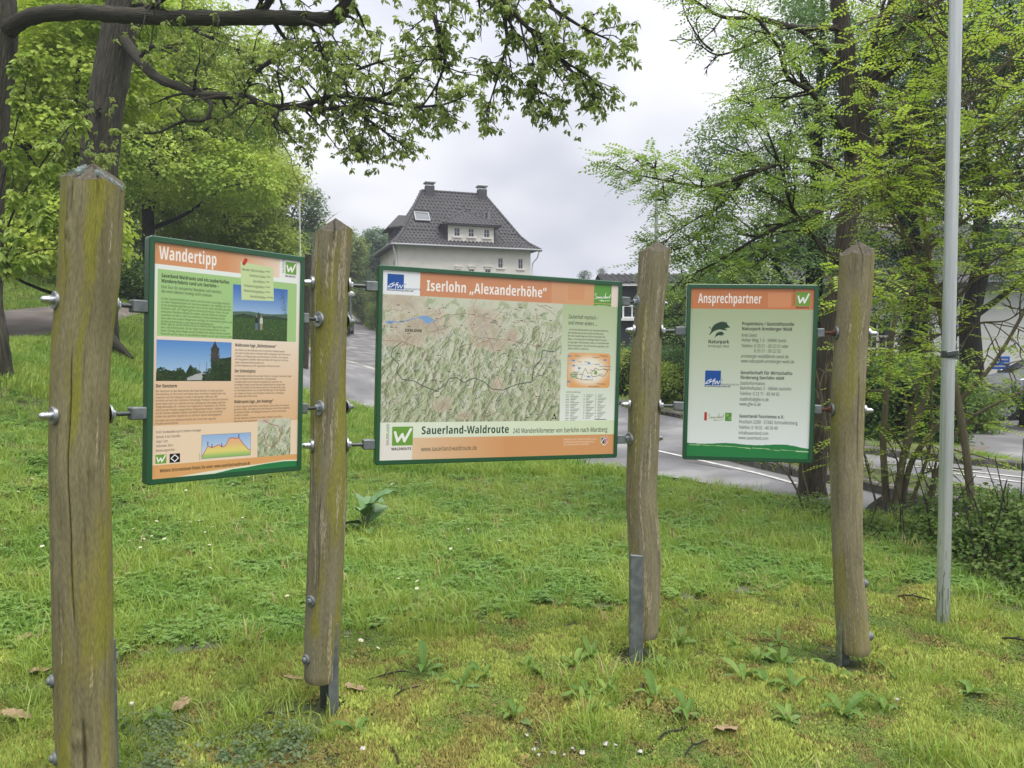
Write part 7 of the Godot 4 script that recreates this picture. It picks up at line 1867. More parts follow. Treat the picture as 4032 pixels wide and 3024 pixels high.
func undergrowth() -> void:
	R.seed = 91
	var where := [[], [], [], []]; var tint := [[], [], [], []]
	var st := MB.new()
	var lo := Vector2(1e9, 1e9); var hi := -lo
	for p in litter_outline:
		lo = lo.min(p); hi = hi.max(p)
	hi.x = minf(hi.x, 6.0)
	var n := 0
	while n < 400:
		var p := Vector2(rf(lo.x, hi.x), rf(lo.y, hi.y))
		if not Geometry2D.is_point_in_polygon(p, litter_outline): continue
		n += 1
		var right := smoothstep(3.1, 3.7, p.x)
		var h := rf(0.02, 0.11) + right * rf(0.0, 0.5)
		var foot := onto(p.x, p.y)
		var top := foot + Vector3(rf(-0.1, 0.1), h, rf(-0.1, 0.1))
		st.tube([foot, foot.lerp(top, 0.5) + any_dir() * 0.02, top], [0.004, 0.003, 0.002], 4)
		for k in 1 + int(h * 6.0):
			var q := foot.lerp(top, rf(0.5, 1.0)) + any_dir() * 0.06
			var v := R.randi() % 4
			var bas := Basis(Vector3.UP, rf(0, TAU)) * Basis(Vector3.RIGHT, rf(-0.3, 0.3))
			where[v].append(Transform3D(bas.scaled(Vector3.ONE * rf(0.24, 0.46)), q))
			tint[v].append(Color(0.06, 0.125, 0.02).lerp(Color(0.12, 0.175, 0.04), rf(0, 1)) * LAWN * Color(0.75, 0.75, 0.75))
	for v in 4: tag(scatter("undergrowth", sprigs["maple%d" % v], where[v], tint[v]), "leafy undergrowth of brambles and herbs at the right edge of the lawn", "undergrowth", "", "stuff")
	# bare upright canes
	for k in 46:
		var p := Vector2(rf(2.9, 4.6), rf(-7.0, -5.2))
		if not Geometry2D.is_point_in_polygon(p, litter_outline): continue
		var foot := onto(p.x, p.y)
		var top := foot + Vector3(rf(-0.25, 0.25), rf(0.35, 0.95), rf(-0.2, 0.2))
		st.tube([foot, foot.lerp(top, 0.5) + any_dir() * 0.05, top], [0.006, 0.005, 0.003], 5)
	# leaf litter lying under it
	var lf := MB.new(); lf.colored = true
	for k in 1500:
		var p := Vector2(rf(lo.x, hi.x), rf(lo.y, hi.y))
		if not Geometry2D.is_point_in_polygon(p, litter_outline): continue
		var d := any_dir(); d.y = rf(-0.2, 0.3); d = d.normalized()
		var c := rf(0.6, 1.4)
		small_leaf(lf, onto(p.x, p.y, rf(0.005, 0.025)), d, d.cross(Vector3.UP + any_dir() * 0.4).normalized(), rf(0.04, 0.09), rf(0.025, 0.05), Color(0.17 * c, 0.12 * c, 0.075 * c))
	tag(obj("undergrowth_stems", st.mesh(M.bark_brown)), "thin stems and bare canes of the undergrowth at the right edge", "undergrowth", "", "stuff")
	tag(obj("leaf_litter", lf.mesh(M.moss_tuft)), "brown fallen leaves under the brambles at the right", "leaves", "", "stuff")

# ---------------------------------------------------------------- small things on the lawn
func long_leaf(length: float, width: float, rise: float, material: Material, col: Color, wavy := 0.0) -> ArrayMesh:
	var mb := MB.new(); mb.colored = true
	var n := 7
	var mid := []; var l := []; var r := []
	for k in n + 1:
		var t := float(k) / n
		var c := Vector3(length * t, rise * length * (t - 0.62 * t * t * 1.2), 0)
		var w := width * 0.5 * (0.22 + sin(PI * minf(1.0, pow(t, 0.85))) * 0.9) * (1.0 - smoothstep(0.9, 1.0, t)) if k < n else 0.0
		mid.append(c)
		var wv := wavy * sin(k * 2.3) * width
		l.append(c + Vector3(0, w * 0.35 + wv, w)); r.append(c + Vector3(0, w * 0.35 - wv, -w))
	for k in n:
		mb.tri(mid[k], mid[k + 1], l[k + 1], col, Vector3.UP); mb.tri(mid[k], l[k + 1], l[k], col, Vector3.UP)
		mb.tri(mid[k], mid[k + 1], r[k + 1], col, Vector3.UP); mb.tri(mid[k], r[k + 1], r[k], col, Vector3.UP)
	return mb.mesh(material)

func build_small_things() -> void:
	R.seed = 92
	# edging stones
	var root := Node3D.new()
	root.name = "edging"
	add_child(root)
	root.set_meta("kind", "structure")
	var sm := MB.new()
	sm.box(Transform3D(), Vector3(0.46, 0.12, 0.17), 0.018)
	var stone := sm.mesh(M.kerb_stone)
	for i in edging.size() - 1:
		var a: Vector2 = edging[i]; var b: Vector2 = edging[i + 1]
		var m := maxi(1, int(a.distance_to(b) / 0.5))
		for k in m:
			var p := a.lerp(b, (k + 0.5) / m)
			var o := obj("edging_stone", stone, root, onto(p.x, p.y, -0.05 + rf(-0.012, 0.012)))
			o.rotation = Vector3(rf(-0.05, 0.05), -atan2(b.y - a.y, b.x - a.x) + rf(-0.04, 0.04), rf(-0.03, 0.03))
	# daisies
	var mb := MB.new(); mb.colored = true
	for k in 13:
		var a := TAU * k / 13.0
		var d := Vector3(cos(a), 0.25, sin(a)).normalized()
		small_leaf(mb, Vector3(0, 0.06, 0), d, d.cross(Vector3.UP).normalized(), 0.011, 0.005, Color(0.8, 0.8, 0.78))
	mb.lathe(Transform3D(Basis(), Vector3(0, 0.06, 0)), [Vector2(0.004, 0.0), Vector2(0.003, 0.002), Vector2(0, 0.0028)], 8, false, Color(0.65, 0.48, 0.03))
	mb.tube([Vector3.ZERO, Vector3(0.003, 0.03, 0.0), Vector3(0, 0.06, 0)], [0.0009, 0.0009, 0.0009], 4, Color(0.1, 0.17, 0.04))
	var daisy := mb.mesh(M.grass_blade)
	var spots := [Vector2(-2.649, -5.386), Vector2(-2.727, -5.698), Vector2(-2.655, -5.573), Vector2(-2.644, -5.637), Vector2(-2.617, -5.871), Vector2(-2.507, -5.804), Vector2(-2.401, -5.718), Vector2(-2.397, -5.809), Vector2(-2.26, -5.668), Vector2(-2.249, -5.818), Vector2(-2.138, -5.616), Vector2(-2.207, -6.097), Vector2(-2.217, -6.229), Vector2(-2.517, -5.333), Vector2(-2.551, -5.202), Vector2(-2.415, -5.338), Vector2(-2.612, -5.218), Vector2(-2.611, -5.134), Vector2(-2.469, -5.065), Vector2(-2.12, -5.345), Vector2(-1.967, -4.845), Vector2(-2.685, -7.311), Vector2(-2.676, -7.778), Vector2(-1.884, -5.836), Vector2(-1.896, -5.918), Vector2(-2.276, -5.044), Vector2(-2.981, -4.845), Vector2(-3.06, -4.893), Vector2(-3.756, -5.927), Vector2(-3.686, -5.651), Vector2(-3.275, -4.924), Vector2(-0.751, -4.909), Vector2(-0.713, -4.875), Vector2(-0.563, -4.785), Vector2(-0.587, -4.665), Vector2(-0.425, -4.645), Vector2(-0.381, -6.263), Vector2(-1.351, -8.257), Vector2(-1.295, -8.348), Vector2(-0.111, -5.905), Vector2(0.485, -5.097), Vector2(0.796, -5.841), Vector2(0.35, -7.794), Vector2(-1.561, -6.409), Vector2(-1.932, -6.831), Vector2(-1.509, -5.012), Vector2(-2.914, -6.859), Vector2(-2.96, -6.456), Vector2(-3.369, -5.632), Vector2(-7.331, -12.768), Vector2(-7.226, -12.199), Vector2(-7.268, -12.461), Vector2(-7.638, -12.16), Vector2(-0.848, -3.834), Vector2(-0.788, -3.807), Vector2(-0.708, -3.825), Vector2(-1.32, -4.493), Vector2(-0.428, -5.577), Vector2(0.059, -6.961), Vector2(0.591, -8.554)]
	for p in spots:
		var o := obj("daisy", daisy, null, onto(p.x, p.y, rf(0.015, 0.05)))
		o.rotation = Vector3(rf(-0.5, 0.5), rf(0, TAU), rf(-0.4, 0.4))
		o.scale = Vector3.ONE * rf(1.0, 1.5)
		tag(o, "small white daisy flowering in the lawn grass", "daisy", "daisies scattered in the lawn")
	# rosettes of long upright leaves (plantain, hawkweed)
	var leaves := []
	for k in 6: leaves.append(long_leaf(rf(0.11, 0.19), rf(0.028, 0.045), rf(0.9, 1.7), M.grass_blade, Color(0.12, 0.225, 0.05).lerp(Color(0.23, 0.35, 0.085), rf(0, 1)), 0.06))
	var flat := []
	for k in 4: flat.append(long_leaf(rf(0.08, 0.14), rf(0.03, 0.045), rf(0.25, 0.5), M.grass_blade, Color(0.14, 0.25, 0.08).lerp(Color(0.22, 0.33, 0.12), rf(0, 1)), 0.06))
	var rs := [[1476, 1402, 1.25], [1421, 1528, 1.1], [1494, 1564, 1.0], [1614, 1478, 1.3], [1644, 1440, 1.0], [1700, 1446, 1.2], [1726, 1512, 1.2], [1816, 1478, 1.1], [1670, 1500, 0.9], [1837, 1562, 1.1], [1691, 1402, 1.0], [1932, 1556, 0.9], [2121, 1512, 1.0], [1940, 1470, 0.7], [1597, 1412, 0.8], [1279, 1436, 1.0], [1318, 1512, 1.0], [1270, 1520, 0.8], [1318, 1330, 0.7], [1717, 1575, 0.9], [1434, 1455, 0.8], [912, 1462, 1.1], [1042, 1475, 0.9], [997, 1496, 0.9], [1139, 1456, 0.9], [1172, 1470, 0.8], [1258, 1530, 1.0], [1116, 1568, 1.0], [1306, 1552, 0.8], [1243, 1450, 1.0], [1284, 1432, 0.9], [760, 1600, 0.7], [330, 1580, 0.8]]
	var places := ["beside the foot of the third timber post", "in the moss in front of the third post", "in the moss at the bottom right of centre", "in front of the contact board", "below the contact board", "left of the last post's foot", "in the moss before the last post", "at the foot of the last post", "in the moss between the last two posts", "in the moss before the last post, nearest the viewer", "below the contact board near the lawn edge", "in the moss right of the last post", "alone in the moss at the far right", "small, right of the last post's foot", "small, below the left half of the contact board", "left of the third post's foot", "in the moss left of the third post", "small, in the moss left of the third post", "on the edging left of the third post", "in the moss near the bottom right", "just right of the third post's foot", "in the moss below the map board's left corner", "in the moss below the map board", "flat, in the moss below the map board", "in the moss below the middle of the map board", "small, below the middle of the map board", "in the moss below the map board's right end", "flat, near the bottom centre", "small, near the third post and the bottom edge", "in the moss left of the third steel foot", "close to the third post's steel foot", "small, before the second post", "small, right of the nearest post at the bottom"]
	for k in rs.size():
		var d: float = 2662.0 / (rs[k][1] - 748.0)
		var x: float = (rs[k][0] - 1106.0) / 1664.0 * d
		var o := thing("plantain_weed", "leafy weed rosette " + places[k], "weed", onto(x, -d), "weed rosettes in the mossy strip")
		var nl := 5 + R.randi() % 4
		for i in nl:
			var lf := obj("leaf", leaves[R.randi() % 6] if i % 3 else flat[R.randi() % 4], o)
			lf.rotation = Vector3(rf(-0.2, 0.2), TAU * i / nl + rf(-0.4, 0.4), rf(-0.1, 0.25))
			lf.scale = Vector3.ONE * rf(0.55, 0.95) * rs[k][2]
	# broad-leaved dock behind the second post
	var dk := thing("dock_plant", "broad-leaved dock plant with pale shiny leaves right of the second post", "plant", Vector3(-1.241, 0.016, -6.463))
	var big := []
	for k in 3: big.append(long_leaf(rf(0.24, 0.3), rf(0.12, 0.15), rf(0.6, 1.0), mat("dock_leaf", Color.WHITE, 0.32) if k == 0 else M.dock_leaf, Color(0.07, 0.15, 0.045).lerp(Color(0.11, 0.21, 0.075), rf(0, 1)), 0.05))
	M.dock_leaf.vertex_color_use_as_albedo = true
	for i in 11:
		var lf := obj("leaf", big[i % 3], dk, Vector3(0, rf(0.05, 0.2) if i < 6 else 0.0, 0))
		lf.rotation = Vector3(rf(-0.3, 0.3), TAU * i / 11.0 * 2.0 + rf(-0.4, 0.4), rf(-0.2, 0.35))
		lf.scale = Vector3.ONE * (rf(0.8, 1.15) if i < 6 else rf(0.6, 0.9))
	mb = MB.new()
	for i in 6:
		var a := TAU * i / 6.0
		mb.tube([Vector3.ZERO, Vector3(cos(a) * 0.03, 0.12, sin(a) * 0.03), Vector3(cos(a) * 0.05, 0.22, sin(a) * 0.05)], [0.006, 0.005, 0.004], 5)
	obj("stalks", mb.mesh(mat("stalk", lin(0.09, 0.13, 0.05), 0.6)), dk)
	# dandelion stalk without its clock
	var ds := thing("dandelion", "lone bare dandelion stalk with a pale head right of the nearest post", "dandelion", onto(-1.47, -2.93))
	mb = MB.new()
	var head := Vector3(-1.479, 0.213, -2.93) - ds.position
	mb.tube(smooth([Vector3.ZERO, head * 0.5 + Vector3(0.006, 0, 0), head], 4), [0.003, 0.003, 0.0028, 0.0028, 0.0026, 0.0026, 0.0024, 0.0024, 0.0024], 7)
	obj("stalk", mb.mesh(mat("pale_stalk", lin(0.2, 0.24, 0.08), 0.6)), ds)
	mb = MB.new()
	mb.lathe(Transform3D(Basis(), head), [Vector2(0.003, -0.012), Vector2(0.0075, -0.004), Vector2(0.008, 0.001), Vector2(0.006, 0.005), Vector2(0, 0.006)], 12)
	obj("head", mb.mesh(mat("pale_head", lin(0.55, 0.53, 0.42), 0.9)), ds)
	# fallen oak leaves
	var lobed := []
	for v in 3:
		mb = MB.new(); mb.colored = true
		var rim := []
		for k in 22:
			var t := TAU * k / 22.0
			var r := 0.5 + 0.16 * cos(k * PI * 0.9)
			rim.append(Vector3(cos(t) * 0.055 * (1.0 + 0.2 * r), rf(0.0, 0.014), sin(t) * 0.032 * r * 2.0))
		for k in 22:
			var c := rf(0.85, 1.15)
			mb.tri(Vector3(0, 0.006, 0), rim[k], rim[(k + 1) % 22], Color(0.33 * c, 0.24 * c, 0.15 * c), Vector3.UP)
		lobed.append(mb.mesh(M.moss_tuft))
	var dl := [[1580, 1607, "pale fallen oak leaf near the bottom right, before the last two posts", 1.2], [57, 1442, "pale fallen oak leaf on the edging left of the nearest post", 1.2], [22, 1448, "fallen leaf at the left edge on the edging", 1.1], [61, 1330, "fallen leaf in the grass left of the nearest post", 0.9], [67, 1500, "fallen leaf in the moss left of the nearest post", 0.9], [375, 1555, "reddish fallen leaf in front of the Wandertipp board", 0.8], [625, 1490, "fallen leaf at the foot of the second post", 0.8], [760, 1512, "pale fallen leaf right of the second post's steel foot", 0.9], [10, 1590, "fallen leaf at the left edge near the bottom", 1.0]]
	for k in dl.size():
		var d: float = 2662.0 / (dl[k][1] - 748.0)
		var o := obj("fallen_leaf", lobed[k % 3], null, onto((dl[k][0] - 1106.0) / 1664.0 * d, -d, 0.03))
		o.rotation = Vector3(rf(-0.3, 0.3), rf(0, TAU), rf(-0.2, 0.4))
		o.scale = Vector3.ONE * dl[k][3]
		tag(o, dl[k][2], "leaf", "fallen leaves on the lawn")
	# sticks
	var sticks := [[Vector2(-0.57, -4.378), Vector2(-0.339, -4.367), "pale stick lying on the edging below the map board", 0.007], [Vector2(-0.698, -3.591), Vector2(-0.486, -3.668), "thin dark twig in the moss right of the second post", 0.005], [Vector2(-0.538, -3.406), Vector2(-0.429, -3.528), "dark twig in the moss below the map board", 0.006], [Vector2(-0.522, -3.024), Vector2(-0.43, -2.855), "dark twig cut by the bottom edge", 0.006], [Vector2(0.589, -3.036), Vector2(0.731, -3.136), "dark twig near the bottom, before the third post", 0.006], [Vector2(2.436, -4.811), Vector2(2.636, -4.705), "long thin twig beside the metal pole", 0.006], [Vector2(1.77, -6.503), Vector2(1.926, -6.39), "pale stick in the grass below the contact board", 0.009], [Vector2(0.562, -3.399), Vector2(0.614, -3.525), "short pale stick in front of the third post", 0.006], [Vector2(-1.648, -3.907), Vector2(-1.707, -4.298), "grey crooked twig left of the second post", 0.006], [Vector2(-1.101, -3.19), Vector2(-0.941, -3.284), "dark twig in the moss before the second post", 0.006], [Vector2(2.663, -4.111), Vector2(2.74, -3.984), "dark twig at the right edge", 0.007], [Vector2(0.673, -2.92), Vector2(0.791, -3.031), "thin twig at the bottom right of centre", 0.005]]
	for s in sticks:
		var a := onto(s[0].x, s[0].y); var b := onto(s[1].x, s[1].y)
		var o := thing("fallen_twig", s[2], "twig", a, "twigs lying on the lawn")
		mb = MB.new()
		var m1: Vector3 = (b - a) * 0.35 + any_dir() * 0.015 + Vector3(0, 0.025, 0); var m2: Vector3 = (b - a) * 0.7 + any_dir() * 0.02 + Vector3(0, 0.03, 0)
		mb.tube(smooth([Vector3(0, 0.02, 0), m1, m2, b - a + Vector3(0, 0.022, 0)], 3), [s[3] * 0.8, s[3] * 0.8, s[3] * 0.8, s[3] * 0.8, s[3] * 0.9, s[3] * 0.8, s[3] * 0.8, s[3] * 0.7, s[3] * 0.6, s[3] * 0.5], 6, Color.WHITE, true)
		obj("stick", mb.mesh(M.bark_pale if s[2].begins_with("pale") or s[2].begins_with("short") else M.bark_brown), o)
		mb = MB.new()
		mb.tube([m1, m1 + (b - a).rotated(Vector3.UP, 0.8) * 0.25 + Vector3(0, 0.01, 0)], [s[3] * 0.6, s[3] * 0.3], 5, Color.WHITE, true)
		obj("side_twig", mb.mesh(M.bark_brown), o)
	# white chippings
	var pm := mat("quartz", Color.WHITE, 0.7)
	pm.albedo_texture = noise_tex(0.05, [[0.0, lin(0.3, 0.29, 0.27)], [1.0, lin(0.62, 0.61, 0.59)]], 81, 128, 3)
	pm.uv1_triplanar = true; pm.uv1_scale = Vector3(15, 15, 15)
	var pebs := [[1154, 1643, 1.0], [1198, 1650, 1.2], [1315, 1630, 1.3], [1139, 1610, 0.8], [776, 1641, 1.2], [1335, 1633, 0.7], [1955, 1531, 1.0], [1240, 1640, 0.8], [1262, 1650, 1.1], [1222, 1655, 0.7], [1165, 1655, 0.8], [1390, 1648, 0.9]]
	for k in pebs.size():
		mb = MB.new()
		var rr := []
		for j in 5:
			for i in 8:
				var la := PI * (j / 4.0 - 0.5); var lo := TAU * i / 8.0
				rr.append(Vector3(cos(la) * cos(lo), sin(la) * 0.6, cos(la) * sin(lo)) * 0.014 * rf(0.7, 1.25))
		for j in 4:
			for i in 8:
				var a: Vector3 = rr[j * 8 + i]; var b: Vector3 = rr[j * 8 + (i + 1) % 8]; var c: Vector3 = rr[(j + 1) * 8 + (i + 1) % 8]; var e: Vector3 = rr[(j + 1) * 8 + i]
				if j > 0: mb.tri(a, b, c, Color.WHITE, a + b + c)
				mb.tri(a, c, e, Color.WHITE, a + c + e)
		var d: float = 2662.0 / (pebs[k][1] - 748.0)
		var o := obj("chipping", mb.mesh(pm), null, onto((pebs[k][0] - 1106.0) / 1664.0 * d, -d, 0.014))
		o.scale = Vector3.ONE * pebs[k][2] * 0.8
		tag(o, "white stone chipping lying in the moss at the bottom of the picture", "stone", "white chippings in the moss")

# ---------------------------------------------------------------- houses
# a wall from (0, 0) to (w, h) in its own plane with openings [x, y, w, h]; built at t (x along, y up, z out)
func wall_mesh(t: Transform3D, w: float, h: float, holes: Array, deep: float, material: Material) -> ArrayMesh:
	var mb := MB.new()
	var xs := [0.0, w]; var ys := [0.0, h]
	for q in holes: xs += [q[0], q[0] + q[2]]; ys += [q[1], q[1] + q[3]]
	xs.sort(); ys.sort()
	var up := t.basis
	for i in xs.size() - 1:
		for j in ys.size() - 1:
			var a := Vector2(xs[i], ys[j]); var b := Vector2(xs[i + 1], ys[j + 1])
			if b.x - a.x < 1e-4 or b.y - a.y < 1e-4: continue
			var c := (a + b) * 0.5
			var open := false
			for q in holes:
				if c.x > q[0] and c.x < q[0] + q[2] and c.y > q[1] and c.y < q[1] + q[3]: open = true
			if not open: mb.quad(t * Vector3(a.x, a.y, 0), t * Vector3(b.x, a.y, 0), t * Vector3(b.x, b.y, 0), t * Vector3(a.x, b.y, 0), up.z)
	for q in holes:
		var p := [Vector2(q[0], q[1]), Vector2(q[0] + q[2], q[1]), Vector2(q[0] + q[2], q[1] + q[3]), Vector2(q[0], q[1] + q[3])]
		var mid := Vector2(q[0] + q[2] * 0.5, q[1] + q[3] * 0.5)
		for k in 4:
			var a: Vector2 = p[k]; var b: Vector2 = p[(k + 1) % 4]
			var n := mid - (a + b) * 0.5
			mb.quad(t * Vector3(a.x, a.y, 0), t * Vector3(b.x, b.y, 0), t * Vector3(b.x, b.y, -deep), t * Vector3(a.x, a.y, -deep), up * Vector3(n.x, n.y, 0).normalized())
	# back of the wall, so that it has thickness
	mb.quad(t * Vector3(0, 0, -0.3), t * Vector3(w, 0, -0.3), t * Vector3(w, h, -0.3), t * Vector3(0, h, -0.3), -up.z)
	return mb.mesh(material)

# a casement in an opening: white frame with bars, dark pane behind, sill
func window(parent: Node, t: Transform3D, w: float, h: float, bars: Vector2i, sill: Material, lintel := false) -> void:
	var mb := MB.new()
	var f := minf(0.075, w * 0.1)
	var z := -0.1
	mb.box(t * Transform3D(Basis(), Vector3(w * 0.5, f * 0.5, z)), Vector3(w, f, 0.06))
	mb.box(t * Transform3D(Basis(), Vector3(w * 0.5, h - f * 0.5, z)), Vector3(w, f, 0.06))
	for k in bars.x + 1:
		mb.box(t * Transform3D(Basis(), Vector3(lerpf(f * 0.5, w - f * 0.5, float(k) / bars.x), h * 0.5, z)), Vector3(f * (1.0 if k == 0 or k == bars.x else 0.8), h - f * 2.0, 0.056))
	for k in range(1, bars.y):
		mb.box(t * Transform3D(Basis(), Vector3(w * 0.5, h * k / bars.y, z)), Vector3(w - f * 2.0, f * 0.6, 0.05))
	var fr := obj("window", mb.mesh(M.window_white), parent)
	for i in bars.x:
		for j in bars.y:
			var pb := MB.new()
			var x0 := lerpf(f, w - f, float(i) / bars.x); var x1 := lerpf(f, w - f, float(i + 1) / bars.x)
			var y0 := lerpf(f, h - f, float(j) / bars.y); var y1 := lerpf(f, h - f, float(j + 1) / bars.y)
			pb.quad(t * Vector3(x0, y0, z), t * Vector3(x1, y0, z), t * Vector3(x1, y1, z), t * Vector3(x0, y1, z), t.basis.z)
			obj("pane", pb.mesh(M.pane), fr)
	mb = MB.new()
	mb.box(t * Transform3D(Basis(), Vector3(w * 0.5, -0.05, 0.03)), Vector3(w + 0.3, 0.12, 0.16))
	obj("sill", mb.mesh(sill), fr)
	if lintel:
		mb = MB.new()
		mb.box(t * Transform3D(Basis(), Vector3(w * 0.5, h + 0.1, 0.03)), Vector3(w + 0.06, 0.16, 0.08))
		mb.box(t * Transform3D(Basis(), Vector3(w * 0.5, h + 0.22, 0.05)), Vector3(w + 0.2, 0.07, 0.14))
		obj("lintel", mb.mesh(sill), fr)

func roof_tile(w: float, l: float, material: Material) -> ArrayMesh:
	var mb := MB.new()
	var n := 5
	for k in n:
		var a := float(k) / n; var b := float(k + 1) / n
		var ha := 0.035 * sin(a * TAU * 0.9) + 0.04; var hb := 0.035 * sin(b * TAU * 0.9) + 0.04
		var p := [Vector3((a - 0.5) * w, ha + 0.02, 0), Vector3((b - 0.5) * w, hb + 0.02, 0), Vector3((b - 0.5) * w, hb - 0.012, -l), Vector3((a - 0.5) * w, ha - 0.012, -l)]
		var nn: Vector3 = (p[3] - p[0]).cross(p[1] - p[0]).normalized()
		if nn.y < 0.0: nn = -nn
		mb.quad(p[0], p[1], p[2], p[3], nn)
		mb.quad(p[0], p[1], p[1] - Vector3(0, 0.035, 0), p[0] - Vector3(0, 0.035, 0), Vector3.BACK)
	return mb.mesh(material)

func build_houses() -> void:
	R.seed = 60
	var m: StandardMaterial3D
	m = mat("stucco", Color.WHITE, 0.95)
	m.albedo_texture = noise_tex(0.01, [[0.0, lin(0.7, 0.67, 0.6)], [0.5, lin(0.78, 0.75, 0.68)], [1.0, lin(0.82, 0.79, 0.73)]], 62, 512, 5)
	m.uv1_triplanar = true; m.uv1_world_triplanar = true; m.uv1_scale = Vector3(0.2, 0.2, 0.2)
	mat("trim_stone", lin(0.5, 0.47, 0.42), 0.9)
	mat("window_white", lin(0.72, 0.73, 0.74), 0.5)
	m = mat("pane", lin(0.03, 0.035, 0.045), 0.08)
	m = mat("slate", Color.WHITE, 0.85)
	m.albedo_texture = noise_tex(0.03, [[0.0, lin(0.035, 0.035, 0.04)], [1.0, lin(0.075, 0.075, 0.085)]], 66, 128, 4)
	m.uv1_triplanar = true; m.uv1_scale = Vector3(0.8, 0.8, 0.8)
	var tiles := []
	for k in 5:
		var c: float = [0.055, 0.06, 0.051, 0.063, 0.057][k]
		m = mat("roof_tile_%d" % k, lin(c * 0.98, c * 0.95, c * 1.0), 0.85)
		tiles.append(roof_tile(0.3, 0.42, m))
	mat("roof_base", lin(0.05, 0.046, 0.047), 0.9)
	mat("red_tile", lin(0.13, 0.045, 0.035), 0.85)
	mat("gutter_zinc", lin(0.2, 0.21, 0.22), 0.5, 0.4)
	mat("white_paint", lin(0.7, 0.7, 0.69), 0.6)
	tall_house(tiles)
	side_houses(tiles)

func tall_house(tiles: Array) -> void:
	var u := Vector3(0.945, 0, -0.327).normalized()
	var back := Vector3(-u.z * -1.0, 0, 0)
	back = Vector3(u.z, 0, -u.x)          # away from the street
	var o0 := Vector3(-8.543, 9.28, -58)
	var eave := o0.y
	var foot := Vector3(o0.x, hgt(o0.x, o0.z) - 0.3, o0.z)
	var h := thing("house", "tall cream house with a dark tiled hipped roof and two chimneys", "house", foot)
	var L := 10.6; var D := 8.0
	var ey := eave - foot.y
	var bas := Basis(u, Vector3.UP, u.cross(Vector3.UP))
	if bas.z.dot(back) > 0.0: bas = Basis(u, Vector3.UP, -bas.z)
	var F := Transform3D(bas, Vector3.ZERO)       # x along the front, y up, z towards the street
	# ---- walls
	var pxw := func(px: float) -> float:           # distance along the front for a picture column
		var k: float = (px - 1106.0) / 1664.0
		return (k * -o0.z - o0.x) / (u.x + k * u.z)
	var yof := func(py: float, s: float) -> float: return 1.6 + (748.3 - py) / 1664.0 * (-(o0.z + u.z * s)) - foot.y
	var holes := []
	var wins := []
	for q in [[1076.5, 1086.5, 559, 580], [1119.5, 1129.5, 560.5, 582]]:
		var s0: float = pxw.call(q[0]); var s1: float = pxw.call(q[1])
		wins.append([s0, yof.call(q[3], s0), s1 - s0, yof.call(q[2], s0) - yof.call(q[3], s0), Vector2i(2, 2), false])
	for q in [[984.5, 995.5], [1013.5, 1025], [1048.5, 1060]]:
		var s0: float = pxw.call(q[0]); var s1: float = pxw.call(q[1])
		wins.append([s0, yof.call(583, s0) - 1.3, s1 - s0, 1.3, Vector2i(2, 2), true])
	for q in wins: holes.append([q[0], q[1], q[2], q[3]])
	obj("front_wall", wall_mesh(F, L, ey, holes, 0.16, M.stucco), h)
	for q in wins: window(h, F * Transform3D(Basis(), Vector3(q[0], q[1], 0)), q[2], q[3], q[4], M.stucco, q[5])
	var side := Transform3D(Basis(bas.z, Vector3.UP, -u), bas.z * -D)
	var sh := [[3.4, ey - 2.6, 0.7, 1.5], [6.0, ey - 2.6, 0.7, 1.5]]
	obj("side_wall", wall_mesh(side, D, ey, sh, 0.16, M.stucco), h)
	for q in sh: window(h, side * Transform3D(Basis(), Vector3(q[0], q[1], 0)), q[2], q[3], Vector2i(2, 2), M.trim_stone)
	var far := MB.new()
	far.box(F * Transform3D(Basis(), Vector3(L - 0.15, ey * 0.5, -D * 0.5)), Vector3(0.3, ey, D - 0.62))
	far.box(F * Transform3D(Basis(), Vector3(L * 0.5, ey * 0.5, -D + 0.15)), Vector3(L - 0.62, ey, 0.3))
	obj("rear_wall", far.mesh(M.stucco), h)
	# ---- roof: hipped, kicked out over the eaves
	var ov := 0.6
	var prof := [[-ov, -0.12], [0.3, 0.42], [1.0, 1.05], [2.0, 2.3], [4.0, 4.8]]     # depth, height above the eaves
	var sl := func(t: float) -> float: return lerpf(-ov, 2.74, (t + ov) / (4.0 + ov))
	var sr := func(t: float) -> float: return lerpf(L + ov, 8.0, (t + ov) / (4.0 + ov))
	var py := func(t: float) -> float:
		for i in prof.size() - 1:
			if t <= prof[i + 1][0] or i == prof.size() - 2: return lerpf(prof[i][1], prof[i + 1][1], (t - prof[i][0]) / (prof[i + 1][0] - prof[i][0]))
		return 0.0
	var at := func(s: float, t: float, lift := 0.0) -> Vector3: return F * Vector3(s, ey + py.call(t) + lift, -t)
	var rb := MB.new()
	for i in prof.size() - 1:
		var t0: float = prof[i][0]; var t1: float = prof[i + 1][0]
		rb.poly([at.call(sl.call(t0), t0), at.call(sr.call(t0), t0), at.call(sr.call(t1), t1), at.call(sl.call(t1), t1)], Color.WHITE, Vector3.UP + bas.z)
		var bk := func(s: float, t: float) -> Vector3: return F * Vector3(s, ey + py.call(t), -D + t)
		rb.poly([bk.call(sl.call(t0), t0), bk.call(sr.call(t0), t0), bk.call(sr.call(t1), t1), bk.call(sl.call(t1), t1)], Color.WHITE, Vector3.UP - bas.z)
		rb.poly([at.call(sl.call(t0), t0), at.call(sl.call(t1), t1), bk.call(sl.call(t1), t1), bk.call(sl.call(t0), t0)], Color.WHITE, Vector3.UP - u)
		rb.poly([at.call(sr.call(t0), t0), at.call(sr.call(t1), t1), bk.call(sr.call(t1), t1), bk.call(sr.call(t0), t0)], Color.WHITE, Vector3.UP + u)
